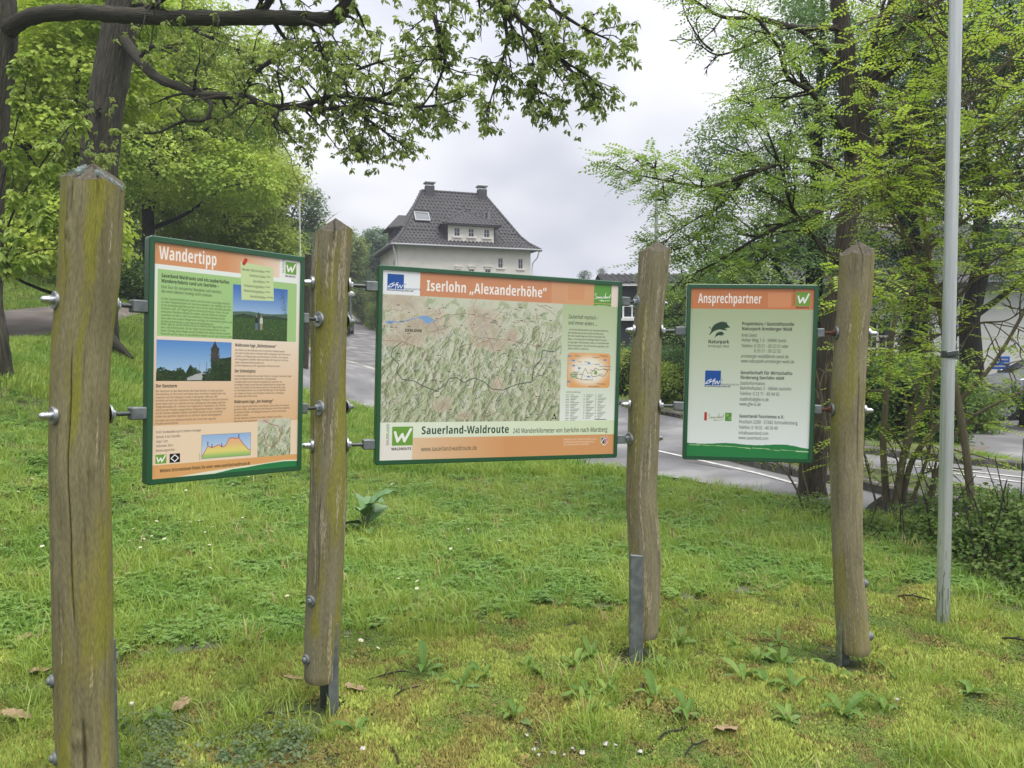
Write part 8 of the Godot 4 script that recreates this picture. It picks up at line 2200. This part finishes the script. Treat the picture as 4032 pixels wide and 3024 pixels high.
	# soffit
	rb.poly([F * Vector3(-ov, ey - 0.13, ov), F * Vector3(L + ov, ey - 0.13, ov), F * Vector3(L + ov, ey - 0.13, -D - ov), F * Vector3(-ov, ey - 0.13, -D - ov)], Color.WHITE, Vector3.DOWN)
	var roof := obj("roof", rb.mesh(M.roof_base), h)
	# ---- tiles of the front slope, lowest rows first; the first 300 singly
	var run := 0.0
	var total := 0.0
	for i in prof.size() - 1: total += Vector2(prof[i + 1][0] - prof[i][0], prof[i + 1][1] - prof[i][1]).length()
	var singles := 0
	var rest_w := []
	var stepl := 0.375
	var rows := int(total / stepl)
	var skip := [[pxw.call(969.7) - 0.55, pxw.call(1070.0) + 0.75, 0.0, 2.9], [pxw.call(909.0), pxw.call(942.0), 1.45, 2.5]]
	var joined_tiles := MB.new()
	for r in rows:
		var want := r * stepl
		var acc := 0.0
		var t := 0.0
		var slope := 0.0
		for i in prof.size() - 1:
			var d := Vector2(prof[i + 1][0] - prof[i][0], prof[i + 1][1] - prof[i][1])
			if want <= acc + d.length():
				t = prof[i][0] + d.x * (want - acc) / d.length()
				slope = atan2(d.y, d.x)
				break
			acc += d.length()
		var s: float = sl.call(t) + 0.12
		while s < sr.call(t) - 0.1:
			var dorm: Array = skip[0]; var sky: Array = skip[1]
			var mid: float = (dorm[0] + dorm[1]) * 0.5
			var hw: float = (dorm[1] - dorm[0]) * 0.5 * clampf((dorm[3] - t) / 1.6, 0.0, 1.0)
			var hidden = (absf(s - mid) < hw and t > 0.35 and t < dorm[3]) or (s > sky[0] and s < sky[1] and t > sky[2] and t < sky[3])
			if not hidden:
				var tr := Transform3D(bas * Basis(Vector3.RIGHT, slope), at.call(s, t, 0.01))
				var k := R.randi() % 5
				tr.basis = tr.basis * Basis(Vector3.UP, rf(-0.015, 0.015))
				if singles < 300:
					var o := obj("tile", tiles[k], roof)
					o.transform = tr
					singles += 1
				else:
					var st := SurfaceTool.new()
					rest_w.append([tr, k])
			s += 0.3
	var ts := SurfaceTool.new()
	ts.begin(Mesh.PRIMITIVE_TRIANGLES)
	for q in rest_w: ts.append_from(tiles[q[1]], 0, q[0])
	ts.set_material(M.roof_tile_0)
	var rt := obj("upper_tiles", ts.commit(), roof)
	rt.set_meta("kind", "stuff")
	# ridge and hip caps
	var cap := MB.new()
	cap.tube([Vector3(0, 0, -0.19), Vector3(0, 0.0, 0.19)], [0.1, 0.12], 8, Color.WHITE, true)
	var capm := cap.mesh(M.roof_tile_3)
	var hipl := []; var hipr := []
	for k in 21:
		var t := lerpf(-ov, 4.0, k / 20.0)
		hipl.append(at.call(sl.call(t), t, 0.05)); hipr.append(at.call(sr.call(t), t, 0.05))
	var ridge := [at.call(2.74, 4.0, 0.05), at.call(8.0, 4.0, 0.05)]
	for ln in [hipl, hipr, ridge]:
		for i in ln.size() - 1:
			var a: Vector3 = ln[i]; var b: Vector3 = ln[i + 1]
			var n := maxi(1, int(round(a.distance_to(b) / 0.37)))
			for k in n:
				var c := obj("ridge_tile", capm, roof)
				c.transform = Transform3D(Basis.looking_at((b - a).normalized(), Vector3.UP), a.lerp(b, (k + 0.5) / n))
	# ---- front dormer with three windows
	var ds0: float = pxw.call(970.5); var ds1: float = pxw.call(1069.0)
	var dt := 0.25
	var dy0: float = ey + 0.36; var dy1: float = ey + 1.72
	var DW := Transform3D(bas, F * Vector3(ds0, dy0, -dt))
	var dw := ds1 - ds0
	var dh := []
	for px in [984.0, 1014.5, 1048.0]:
		var s0: float = pxw.call(px) - ds0
		dh.append([s0, 0.42, 0.46, 0.66])
	var dorm := obj("dormer_wall", wall_mesh(DW, dw, dy1 - dy0, dh, 0.12, M.stucco), h)
	for q in dh: window(h, DW * Transform3D(Basis(), Vector3(q[0], q[1], 0.02)), q[2], q[3], Vector2i(2, 2), M.stucco)
	var db := MB.new()
	for e in [ds0, ds1]:
		var sg := -1.0 if e == ds0 else 1.0
		db.poly([F * Vector3(e, dy0, -dt), F * Vector3(e, dy1, -dt), F * Vector3(e, dy1, -1.8)], Color.WHITE, u * sg)
	obj("dormer_cheek", db.mesh(M.slate), h)
	db = MB.new()
	var el := F * Vector3(ds0 - 0.5, dy1 - 0.06, -dt + 0.45); var er := F * Vector3(ds1 + 0.5, dy1 - 0.06, -dt + 0.45)
	var pk := F * Vector3((ds0 + ds1) * 0.5 - 0.1, ey + 3.0, -1.75)
	var rl := F * Vector3(ds0 - 0.5, dy1 - 0.06, -1.75); var rr := F * Vector3(ds1 + 0.5, dy1 - 0.06, -1.75)
	var pb := F * Vector3((ds0 + ds1) * 0.5 - 0.1, ey + 3.0, -2.95)
	db.tri(el, er, pk, Color.WHITE, Vector3.UP); db.poly([el, pk, pb, rl], Color.WHITE, Vector3.UP); db.poly([er, pk, pb, rr], Color.WHITE, Vector3.UP)
	db.poly([el - Vector3(0, 0.08, 0), er - Vector3(0, 0.08, 0), rr - Vector3(0, 0.08, 0), rl - Vector3(0, 0.08, 0)], Color.WHITE, Vector3.DOWN)
	db.quad(el, er, er - Vector3(0, 0.08, 0), el - Vector3(0, 0.08, 0), bas.z)
	var droof := obj("dormer_roof", db.mesh(M.roof_base), h)
	ts = SurfaceTool.new()
	ts.begin(Mesh.PRIMITIVE_TRIANGLES)
	var upv := (pk - (el + er) * 0.5)
	var dl := upv.length()
	var dsl := asin(upv.y / dl)
	for r in int(dl / 0.34):
		var q := (r * 0.34) / dl
		var a := el.lerp(pk, q); var b := er.lerp(pk, q)
		var n := int(a.distance_to(b) / 0.3)
		for k in n: ts.append_from(tiles[(k + r) % 5], 0, Transform3D(bas * Basis(Vector3.RIGHT, dsl), a.lerp(b, (k + 0.5) / n) + Vector3(0, 0.01, 0)))
	ts.set_material(M.roof_tile_1)
	obj("dormer_tiles", ts.commit(), droof).set_meta("kind", "stuff")
	for e in [[el, pk], [er, pk]]:
		for k in 9:
			var c := obj("ridge_tile", capm, droof)
			c.transform = Transform3D(Basis.looking_at((e[1] - e[0]).normalized(), Vector3.UP).scaled(Vector3(0.8, 0.8, 0.8)), e[0].lerp(e[1], (k + 0.5) / 9.0) + Vector3(0, 0.04, 0))
	# ---- dormer on the left-hand slope: dark cheek and hooded roof
	db = MB.new()
	db.box(F * Transform3D(Basis(), Vector3(1.1, ey + 1.0, -3.5)), Vector3(1.9, 1.5, 2.6))
	var ld := obj("side_dormer", db.mesh(M.slate), h)
	db = MB.new()
	var hood := [F * Vector3(-0.32, ey + 1.5, -1.9), F * Vector3(2.0, ey + 1.85, -1.9), F * Vector3(2.4, ey + 2.7, -3.5), F * Vector3(0.75, ey + 2.7, -3.5), F * Vector3(2.0, ey + 1.85, -5.1), F * Vector3(-0.32, ey + 1.5, -5.1)]
	db.poly([hood[0], hood[1], hood[2], hood[3]], Color.WHITE, Vector3.UP); db.poly([hood[5], hood[4], hood[2], hood[3]], Color.WHITE, Vector3.UP); db.poly([hood[0], hood[3], hood[5]], Color.WHITE, Vector3.UP)
	db.poly([hood[0] - Vector3(0, 0.1, 0), hood[1] - Vector3(0, 0.1, 0), hood[4] - Vector3(0, 0.1, 0), hood[5] - Vector3(0, 0.1, 0)], Color.WHITE, Vector3.DOWN)
	db.quad(hood[0], hood[1], hood[1] - Vector3(0, 0.1, 0), hood[0] - Vector3(0, 0.1, 0), bas.z)
	obj("hood", db.mesh(M.roof_base), ld)
	# ---- skylight
	var st0: float = pxw.call(911.0); var st1: float = pxw.call(940.0)
	var tilt := atan2(1.35, 1.2)
	var SK := Transform3D(bas * Basis(Vector3.RIGHT, tilt), at.call((st0 + st1) * 0.5, 2.0, 0.1))
	db = MB.new()
	for q in [[0.0, -0.46, 1.2, 0.09], [0.0, 0.46, 1.2, 0.09]]: db.box(SK * Transform3D(Basis(), Vector3(q[0], 0.05, q[1])), Vector3(q[2], 0.1, q[3]))
	for sx in [-0.555, 0.555]: db.box(SK * Transform3D(Basis(), Vector3(sx, 0.05, 0)), Vector3(0.09, 0.1, 0.83))
	var skl := obj("skylight", db.mesh(M.gutter_zinc), roof)
	db = MB.new()
	db.quad(SK * Vector3(-0.51, 0.06, -0.41), SK * Vector3(0.51, 0.06, -0.41), SK * Vector3(0.51, 0.06, 0.41), SK * Vector3(-0.51, 0.06, 0.41), SK.basis.y)
	obj("pane", db.mesh(mat("skylight_glass", lin(0.12, 0.13, 0.15), 0.12)), skl)
	# ---- chimneys
	for q in [[3.35, 1.0], [7.75, 1.0]]:
		var c := F * Vector3(q[0], ey + 4.8, -3.9)
		db = MB.new()
		db.box(Transform3D(bas, c + Vector3(0, q[1] * 0.5 - 0.75, 0)), Vector3(0.68, q[1] + 0.3, 0.68))
		var ch := obj("chimney", db.mesh(M.slate), roof)
		db = MB.new()
		for sx in [-0.28, 0.28]:
			for sz in [-0.28, 0.28]: db.box(Transform3D(bas, c + bas * Vector3(sx, 0, sz) + Vector3(0, q[1] - 0.5, 0)), Vector3(0.05, 0.22, 0.05))
		db.box(Transform3D(bas, c + Vector3(0, q[1] - 0.33, 0)), Vector3(0.86, 0.14, 0.86), 0.03)
		obj("chimney_hood", db.mesh(M.zinc), ch)
	# vents on the slope
	for q in [[1054.5, 2.15, 0.5, 0.09], [1064.5, 2.2, 0.75, 0.13]]:
		var s: float = pxw.call(q[0]) + 0.35
		db = MB.new()
		db.lathe(Transform3D(Basis(), at.call(s, q[1])), [Vector2(q[3], -0.3), Vector2(q[3], q[2]), Vector2(q[3] * 1.5, q[2]), Vector2(q[3] * 1.5, q[2] + 0.1), Vector2(0, q[2] + 0.14)], 10)
		obj("vent_pipe", db.mesh(M.gutter_zinc), roof)
	# gutters and downpipes
	db = MB.new()
	db.tube([F * Vector3(-ov - 0.05, ey - 0.14, ov + 0.06), F * Vector3(L + ov + 0.1, ey - 0.14, ov + 0.06)], [0.1, 0.1], 8, Color.WHITE, true)
	db.tube([F * Vector3(-ov - 0.06, ey - 0.14, ov), F * Vector3(-ov - 0.06, ey - 0.14, -D - ov)], [0.1, 0.1], 8, Color.WHITE, true)
	obj("gutter", db.mesh(M.gutter_zinc), h)
	db = MB.new()
	db.tube([F * Vector3(-0.45, ey - 0.2, 0.6), F * Vector3(-0.4, ey - 0.45, 0.5), F * Vector3(-0.16, ey - 1.1, 0.14), F * Vector3(-0.14, ey - 1.5, 0.1), F * Vector3(-0.14, 0, 0.1)], [0.055, 0.055, 0.055, 0.055, 0.055], 8)
	obj("downpipe", db.mesh(M.white_paint), h)
	db = MB.new()
	db.tube([F * Vector3(L + 0.5, ey - 0.2, 0.6), F * Vector3(L + 0.42, ey - 0.7, 0.4), F * Vector3(L + 0.14, ey - 1.1, 0.1), F * Vector3(L + 0.12, ey - 1.4, 0.06), F * Vector3(L + 0.12, 0, 0.06)], [0.055, 0.055, 0.055, 0.055, 0.055], 8)
	obj("downpipe", db.mesh(M.white_paint), h)

# a plain gabled or hipped house: box walls, roof slabs, windows given as [face 0 front / 1 left, x, y, w, h]
func small_house(called: String, label: String, at: Vector3, turn: float, size: Vector3, rise: float, over: float, wallm: Material, roofm: Material, wins: Array) -> Node3D:
	var o := thing(called, label, "house", Vector3(at.x, hgt(at.x, at.z) - 0.2, at.z), "houses across the road")
	var b := Basis(Vector3.UP, turn)
	var F := Transform3D(b, b * Vector3(-size.x * 0.5, 0, size.z * 0.5))
	var S := Transform3D(b * Basis(Vector3.UP, -PI / 2), b * Vector3(-size.x * 0.5, 0, -size.z * 0.5))
	var hf := []; var hs := []
	for w in wins: (hf if w[0] == 0 else hs).append([w[1], w[2], w[3], w[4]])
	obj("front_wall", wall_mesh(F, size.x, size.y, hf, 0.15, wallm), o)
	obj("side_wall", wall_mesh(S, size.z, size.y, hs, 0.15, wallm), o)
	for w in wins: window(o, (F if w[0] == 0 else S) * Transform3D(Basis(), Vector3(w[1], w[2], 0)), w[3], w[4], Vector2i(2, 2), M.white_paint)
	var mb := MB.new()
	var hx := size.x * 0.5; var hz := size.z * 0.5
	for q in [[-1.0], [1.0]]:
		var e0 := b * Vector3(-hx - over, size.y, q[0] * (hz + over)); var e1 := b * Vector3(hx + over, size.y, q[0] * (hz + over))
		var r0 := b * Vector3(-hx - over, size.y + rise, 0); var r1 := b * Vector3(hx + over, size.y + rise, 0)
		mb.quad(e0, e1, r1, r0, (b * Vector3(0, hz + over, q[0] * rise)).normalized(), Color.WHITE)
		mb.quad(e0 - Vector3(0, 0.18, 0), e1 - Vector3(0, 0.18, 0), e1, e0, b * Vector3(0, 0, q[0]))
	obj("roof", mb.mesh(roofm), o)
	mb = MB.new()
	for sx in [-1.0, 1.0]:
		mb.tri(b * Vector3(sx * hx, size.y, -hz), b * Vector3(sx * hx, size.y, hz), b * Vector3(sx * hx, size.y + rise * 0.95, 0), Color.WHITE, b * Vector3(sx, 0, 0))
	obj("gable", mb.mesh(wallm), o)
	return o

func side_houses(tiles: Array) -> void:
	# red roof at the end of the side street
	small_house("house", "low house with a dark red roof at the end of the side street", Vector3(-19.279, 7.415, -90), 0.5, Vector3(5.0, 3.2, 5.0), 2.4, 0.4, M.white_paint, M.red_tile, [[0, 1.0, 1.0, 0.9, 1.1]])
	# dark boarded house behind the third post
	var d := 36.0
	var c := Vector3(6.776, 2.637, -36)
	var o := thing("house", "dark boarded house with a tiled roof and white fascia behind the third post", "house", Vector3(c.x, hgt(c.x, c.z) - 0.2, c.z), "houses across the road")
	var x0 := (1309.0 - 1106.0) / 1664.0 * d - c.x
	var x1 := 5.0
	var top: float = 1.6 + (748.0 - 619.0) / 1664.0 * d - o.position.y
	var mb := MB.new()
	mb.box(Transform3D(Basis(), Vector3((x0 + x1) * 0.5, top * 0.5, -3.0)), Vector3(x1 - x0 - 0.06, top, 6.0))
	obj("wall", mb.mesh(M.slate), o)
	mat("dark_board", lin(0.03, 0.033, 0.042), 0.7)
	mat("board_brown", lin(0.06, 0.04, 0.035), 0.7)
	var wy := 1.6 + (748.0 - 688.0) / 1664.0 * d - o.position.y
	var nb := int(top / 0.17)
	for k in nb:   # lapped boards
		var y := 0.1 + k * 0.17
		var bm := MB.new()
		bm.box(Transform3D(Basis(Vector3.RIGHT, 0.1), Vector3((x0 + x1) * 0.5, y, 0.02)), Vector3(x1 - x0, 0.165, 0.03))
		obj("board", bm.mesh(M.dark_board), o)
	var wx := (1343.0 - 1106.0) / 1664.0 * d - c.x
	window(o, Transform3D(Basis(), Vector3(wx, wy, 0.19)), 0.9, 0.62, Vector2i(2, 1), M.white_paint)
	mb = MB.new()
	mb.box(Transform3D(Basis(), Vector3((x0 + x1) * 0.5, top + 0.06, 0.3)), Vector3(x1 - x0 + 0.5, 0.13, 0.06))
	obj("fascia", mb.mesh(M.white_paint), o)
	mb = MB.new()
	var rtop := 1.6 + (748.0 - 594.0) / 1664.0 * (d + 2.0) - o.position.y
	mb.poly([Vector3(x0 - 0.2, top + 0.1, 0.35), Vector3(x1 + 0.2, top + 0.1, 0.35), Vector3(x1 + 0.2, rtop, -2.0), Vector3(x0 - 0.2, rtop, -2.0)], Color.WHITE, Vector3.UP)
	mb.poly([Vector3(x0 - 0.2, top + 0.1, -6.3), Vector3(x1 + 0.2, top + 0.1, -6.3), Vector3(x1 + 0.2, rtop, -2.0), Vector3(x0 - 0.2, rtop, -2.0)], Color.WHITE, Vector3.UP)
	var roof := obj("roof", mb.mesh(M.roof_base), o)
	var ts := SurfaceTool.new()
	ts.begin(Mesh.PRIMITIVE_TRIANGLES)
	var sl := atan2(rtop - top - 0.1, 2.35)
	for r in 7:
		var q := r / 7.0
		for k in int((x1 - x0) / 0.3): ts.append_from(tiles[(k * 3 + r) % 5], 0, Transform3D(Basis(Vector3.RIGHT, sl), Vector3(x0 + k * 0.3, lerpf(top + 0.12, rtop, q), lerpf(0.35, -2.0, q))))
	ts.set_material(M.roof_tile_2)
	obj("roof_tiles", ts.commit(), roof).set_meta("kind", "stuff")
	# white house with a balcony, seen through the trees on the right
	mat("cream_paint", lin(0.66, 0.6, 0.44), 0.9)
	var w := small_house("house", "white house with a balcony seen through the branches right of the last post", Vector3(13.309, 0.109, -27), -0.25, Vector3(7.0, 3.6, 6.0), 2.2, 0.4, M.white_paint, M.slate, [[0, 0.7, 0.6, 0.9, 2.0], [0, 2.0, 0.6, 0.9, 2.0], [0, 4.2, 1.2, 1.1, 1.2]])
	mb = MB.new()
	var wb := Basis(Vector3.UP, -0.25)
	for k in 16: mb.box(Transform3D(wb, wb * Vector3(-3.2 + k * 0.2, 1.5, 3.9)), Vector3(0.03, 0.9, 0.03))
	mb.box(Transform3D(wb, wb * Vector3(-1.7, 1.97, 3.9)), Vector3(3.1, 0.06, 0.05))
	mb.box(Transform3D(wb, wb * Vector3(-1.7, 1.0, 3.5)), Vector3(3.2, 0.12, 0.9))
	obj("balcony", mb.mesh(M.trim_stone), w)
	small_house("house", "cream gabled house behind the white one at the right", Vector3(18.973, 0.354, -40), 1.2, Vector3(9.0, 5.6, 8.0), 3.4, 0.4, M.cream_paint, M.slate, [[0, 2.0, 2.6, 1.0, 1.3]])
	small_house("house", "long white house beyond the driveway at the right edge", Vector3(22.176, -0.073, -34), 0.05, Vector3(12.0, 3.4, 6.0), 1.6, 0.4, M.white_paint, M.slate, [[0, 2.0, 1.0, 1.1, 1.2], [0, 5.0, 1.0, 1.1, 1.2]])
	# timber shed
	var sh := thing("shed", "small brown timber shed behind the street signs at the right edge", "shed", onto(Vector3(16.035, 0.37, -25).x, -25.0))
	mb = MB.new()
	mb.box(Transform3D(Basis(), Vector3(0, 0.6, -0.6)), Vector3(1.0, 1.2, 1.2))
	obj("core", mb.mesh(M.board_brown), sh)
	for k in 9:
		var bm := MB.new()
		bm.box(Transform3D(Basis(), Vector3(-0.48 + k * 0.12, 0.6, 0.02)), Vector3(0.112, 1.2, 0.03))
		obj("plank", bm.mesh(M.bark_brown), sh)
	mb = MB.new()
	mb.poly([Vector3(-0.7, 1.15, 0.25), Vector3(0.7, 1.15, 0.25), Vector3(0.7, 1.6, -0.6), Vector3(-0.7, 1.6, -0.6)], Color.WHITE, Vector3.UP)
	mb.poly([Vector3(-0.7, 1.15, -1.4), Vector3(0.7, 1.15, -1.4), Vector3(0.7, 1.6, -0.6), Vector3(-0.7, 1.6, -0.6)], Color.WHITE, Vector3.UP)
	obj("roof", mb.mesh(M.slate), sh)
	# lattice fence
	var fe := thing("lattice_fence", "low brown crossed-lath fence across the driveway at the right edge", "fence", onto(Vector3(13.337, -0.067, -21).x, -21.0))
	var lath := MB.new()
	lath.box(Transform3D(Basis(), Vector3.ZERO), Vector3(0.035, 0.62, 0.02))
	var lm := lath.mesh(M.board_brown)
	for k in 26:
		for s in [-1.0, 1.0]:
			var l := obj("lath", lm, fe, Vector3(-1.2 + k * 0.14, 0.3, 0.012 * s))
			l.rotation.z = s * 0.7
	for k in 3:
		var pm := MB.new()
		pm.box(Transform3D(), Vector3(0.08, 0.75, 0.08), 0.01)
		obj("post", pm.mesh(M.board_brown), fe, Vector3(-1.3 + k * 1.9, 0.35, 0.06))
	# street signs
	var sg := thing("street_sign", "post with blue street-name signs and a round no-parking sign at the right edge", "sign", onto(Vector3(11.713, 0.243, -18.5).x, -18.5))
	mb = MB.new()
	mb.tube([Vector3.ZERO, Vector3(0, 1.35, 0)], [0.03, 0.03], 8, Color.WHITE, true)
	obj("pole", mb.mesh(M.zinc), sg)
	mat("sign_blue", lin(0.02, 0.12, 0.5), 0.4); mat("sign_red", lin(0.5, 0.03, 0.03), 0.4)
	for q in [[0.05, 1.3, 0.1, 0.34], [-0.03, 1.14, -0.05, 0.46]]:
		mb = MB.new()
		mb.box(Transform3D(Basis(Vector3.UP, q[2]), Vector3(q[0], q[1], 0.045)), Vector3(q[3], 0.15, 0.012), 0.003)
		var pl := obj("name_plate", mb.mesh(M.sign_blue), sg)
		mb = MB.new()
		mb.box(Transform3D(Basis(Vector3.UP, q[2]), Vector3(q[0], q[1], 0.0525)), Vector3(q[3] * 0.7, 0.035, 0.004))
		obj("lettering_band", mb.mesh(M.road_paint), pl)
	mb = MB.new()
	mb.lathe(Transform3D(Basis(Vector3.RIGHT, PI / 2), Vector3(0, 0.78, 0.04)), [Vector2(0.21, 0), Vector2(0.21, 0.012), Vector2(0.16, 0.012)], 24)
	var dsc := obj("ring", mb.mesh(M.sign_red), sg)
	mb = MB.new()
	mb.lathe(Transform3D(Basis(Vector3.RIGHT, PI / 2), Vector3(0, 0.78, 0.04)), [Vector2(0.16, 0.008), Vector2(0.0, 0.01)], 24)
	obj("face", mb.mesh(M.sign_blue), dsc)
	mb = MB.new()
	mb.box(Transform3D(Basis(Vector3.BACK, 0.78), Vector3(0, 0.78, 0.054)), Vector3(0.36, 0.04, 0.006))
	obj("bar", mb.mesh(M.sign_red), dsc)
	# parked cars
	mat("car_navy", lin(0.012, 0.016, 0.03), 0.25); mat("car_silver", lin(0.3, 0.31, 0.32), 0.3, 0.5)
	mat("tyre", lin(0.015, 0.015, 0.015), 0.85); mat("tail_red", lin(0.45, 0.02, 0.025), 0.25); mat("plate_white", lin(0.65, 0.65, 0.62), 0.5)
	var cp := Vector3(-12.226, 2.46, -54.943)
	car("dark blue hatchback parked up the side street, half hidden by the second post", cp, atan2(cp.x + 17.0, -(cp.z + 95.0)) * -1.0 + 0.0, M.car_navy)
	car("silver car cut by the right edge beyond the driveway", onto(Vector3(11.851, -0.006, -17).x, -17.0), 1.45, M.car_silver)

# a hatchback built by sections along its length; front towards -z
func car(label: String, at: Vector3, turn: float, paint: Material) -> void:
	var o := thing("parked_car", label, "car", Vector3(at.x, hgt(at.x, at.z) + 0.03, at.z), "parked cars")
	o.rotation.y = turn
	# sections: z, half width, sill height, belt height, roof height, roof half width
	var sec := [[-2.0, 0.62, 0.34, 0.62, 0.62, 0.55], [-1.9, 0.78, 0.26, 0.74, 0.75, 0.68], [-1.0, 0.84, 0.22, 0.88, 0.9, 0.74], [-0.75, 0.85, 0.22, 0.9, 0.98, 0.72], [0.0, 0.85, 0.22, 0.92, 1.44, 0.58], [1.0, 0.85, 0.22, 0.95, 1.46, 0.58], [1.55, 0.84, 0.24, 0.97, 1.3, 0.58], [1.85, 0.82, 0.28, 0.98, 1.0, 0.7], [1.95, 0.78, 0.32, 0.8, 0.82, 0.7]]
	var body := MB.new(); var glass := MB.new()
	var ring := func(s: Array) -> Array: return [Vector3(-s[1] * 0.94, s[2], s[0]), Vector3(-s[1], (s[2] + s[3]) * 0.5, s[0]), Vector3(-s[1] * 0.96, s[3], s[0]), Vector3(-s[5], s[4], s[0]), Vector3(0, s[4] + 0.03, s[0]), Vector3(s[5], s[4], s[0]), Vector3(s[1] * 0.96, s[3], s[0]), Vector3(s[1], (s[2] + s[3]) * 0.5, s[0]), Vector3(s[1] * 0.94, s[2], s[0])]
	for i in sec.size() - 1:
		var a: Array = ring.call(sec[i]); var b: Array = ring.call(sec[i + 1])
		for k in 8:
			var out: Vector3 = (a[k] + a[k + 1] + b[k] + b[k + 1]) * 0.25 - Vector3(0, 0.6, (sec[i][0] + sec[i + 1][0]) * 0.5)
			var side_glass: bool = (k == 2 or k == 5) and i >= 3 and i <= 5
			var screen: bool = (k == 3 or k == 4) and (i == 3 or i == 6)
			var t: MB = glass if side_glass or screen else body
			t.tri(a[k], a[k + 1], b[k + 1], Color.WHITE, out); t.tri(a[k], b[k + 1], b[k], Color.WHITE, out)
		if i == 0: body.poly(a, Color.WHITE, Vector3.FORWARD)
		if i == sec.size() - 2: body.poly(b, Color.WHITE, Vector3.BACK)
	obj("body", body.mesh(paint), o)
	obj("windows", glass.mesh(M.pane), o)
	for z in [-1.25, 1.2]:
		for sx in [-1.0, 1.0]:
			var w := MB.new()
			w.lathe(Transform3D(Basis(Vector3.BACK, PI / 2), Vector3(sx * 0.74, 0.3, z)), [Vector2(0.2, -0.1), Vector2(0.3, -0.1), Vector2(0.31, -0.06), Vector2(0.31, 0.06), Vector2(0.3, 0.1), Vector2(0.2, 0.1)], 20)
			var wh := obj("wheel", w.mesh(M.tyre), o)
			w = MB.new()
			w.lathe(Transform3D(Basis(Vector3.BACK, PI / 2), Vector3(sx * 0.74, 0.3, z)), [Vector2(0, -0.08), Vector2(0.2, -0.09), Vector2(0.2, 0.09), Vector2(0, 0.08)], 14)
			obj("rim", w.mesh(M.zinc), wh)
	for sx in [-1.0, 1.0]:
		var l := MB.new()
		l.box(Transform3D(Basis(Vector3.UP, sx * 0.35), Vector3(sx * 0.74, 0.92, 1.84)), Vector3(0.16, 0.3, 0.12), 0.03)
		obj("tail_light", l.mesh(M.tail_red), o)
		l = MB.new()
		l.box(Transform3D(Basis(), Vector3(sx * 0.93, 1.0, -0.55)), Vector3(0.16, 0.12, 0.1), 0.03)
		obj("mirror", l.mesh(paint), o)
		l = MB.new()
		l.box(Transform3D(Basis(Vector3.UP, -sx * 0.4), Vector3(sx * 0.62, 0.66, -1.88)), Vector3(0.26, 0.13, 0.1), 0.03)
		obj("headlight", l.mesh(M.plate_white), o)
	var np := MB.new()
	np.box(Transform3D(Basis(), Vector3(0, 0.62, 1.965)), Vector3(0.5, 0.11, 0.02), 0.004)
	obj("number_plate", np.mesh(M.plate_white), o)
	np = MB.new()
	np.box(Transform3D(Basis(), Vector3(0, 0.36, 1.93)), Vector3(1.5, 0.16, 0.14), 0.04)
	obj("bumper", np.mesh(M.tyre), o)

# ---------------------------------------------------------------- clipped hedges
func hedge(label: String, line: Array, high: float, wide: float, count: int, s0: float, s1: float, ca: Color, cb: Color) -> void:
	var a0: Vector2 = line[0]
	var o := thing("hedge", label, "hedge", onto(a0.x, a0.y), "clipped hedges along the streets")
	var mb := MB.new()
	var where := [[], [], []]; var tint := [[], [], []]
	var total := 0.0
	for k in line.size() - 1: total += line[k].distance_to(line[k + 1])
	for k in line.size() - 1:
		var a: Vector2 = line[k]; var b: Vector2 = line[k + 1]
		var d := (b - a).normalized(); var nrm := Vector2(-d.y, d.x)
		var len := a.distance_to(b)
		var n := maxi(1, int(len / 1.2))
		for i in n:   # woody core
			var p := a.lerp(b, (i + 0.5) / n)
			mb.box(Transform3D(Basis(Vector3.UP, -atan2(d.y, d.x)), onto(p.x, p.y, high * 0.45) - o.position), Vector3(len / n, high * 0.8, wide * 0.3))
		for i in int(count * len / total):
			var p := a.lerp(b, rf(0, 1))
			var side := rf(-1, 1); var y := rf(0.02, 1.0)
			if rf(0, 1) < 0.7: side = signf(side) * rf(0.8, 1.05)
			else: y = rf(0.9, 1.04)
			p += nrm * side * wide * 0.5
			var v := R.randi() % 3
			var up := (Vector3.UP * 0.6 + any_dir() * 0.7).normalized()
			var f := any_dir(); f = (f - up * f.dot(up)).normalized()
			where[v].append(Transform3D(Basis(f, up, f.cross(up)).scaled(Vector3.ONE * rf(s0, s1)), onto(p.x, p.y, y * high) - o.position))
			tint[v].append(ca.lerp(cb, rf(0, 1)) * VIGOR)
	obj("branches", mb.mesh(M.bark_brown), o)
	for v in 3: scatter("foliage", sprigs["small%d" % v], where[v], tint[v], o)

func build_hedges() -> void:
	R.seed = 61
	hedge("clipped green hedge along the right side of the side street", [Vector2(-10.317, -60.579), Vector2(-12.132, -67.467), Vector2(-13.618, -71.92), Vector2(-15.214, -77.428), Vector2(-18.142, -90.175)], 1.9, 1.4, 2400, 1.4, 2.4, Color(0.07, 0.12, 0.025), Color(0.13, 0.18, 0.035))
	hedge("dark hedge beside the driveway seen under the hornbeam", [Vector2(3.351, -24.848), Vector2(4.156, -20.656), Vector2(4.866, -17.783), Vector2(5.544, -15.475)], 1.25, 0.9, 1600, 1.0, 1.6, Color(0.03, 0.065, 0.02), Color(0.06, 0.11, 0.03))
	hedge("dark leafy hedge on the bank right of the last timber post", [Vector2(5.763, -13.959), Vector2(6.042, -13.098), Vector2(6.39, -12.388), Vector2(7.007, -12.288)], 1.15, 1.1, 2000, 0.9, 1.5, Color(0.035, 0.075, 0.02), Color(0.075, 0.13, 0.03))
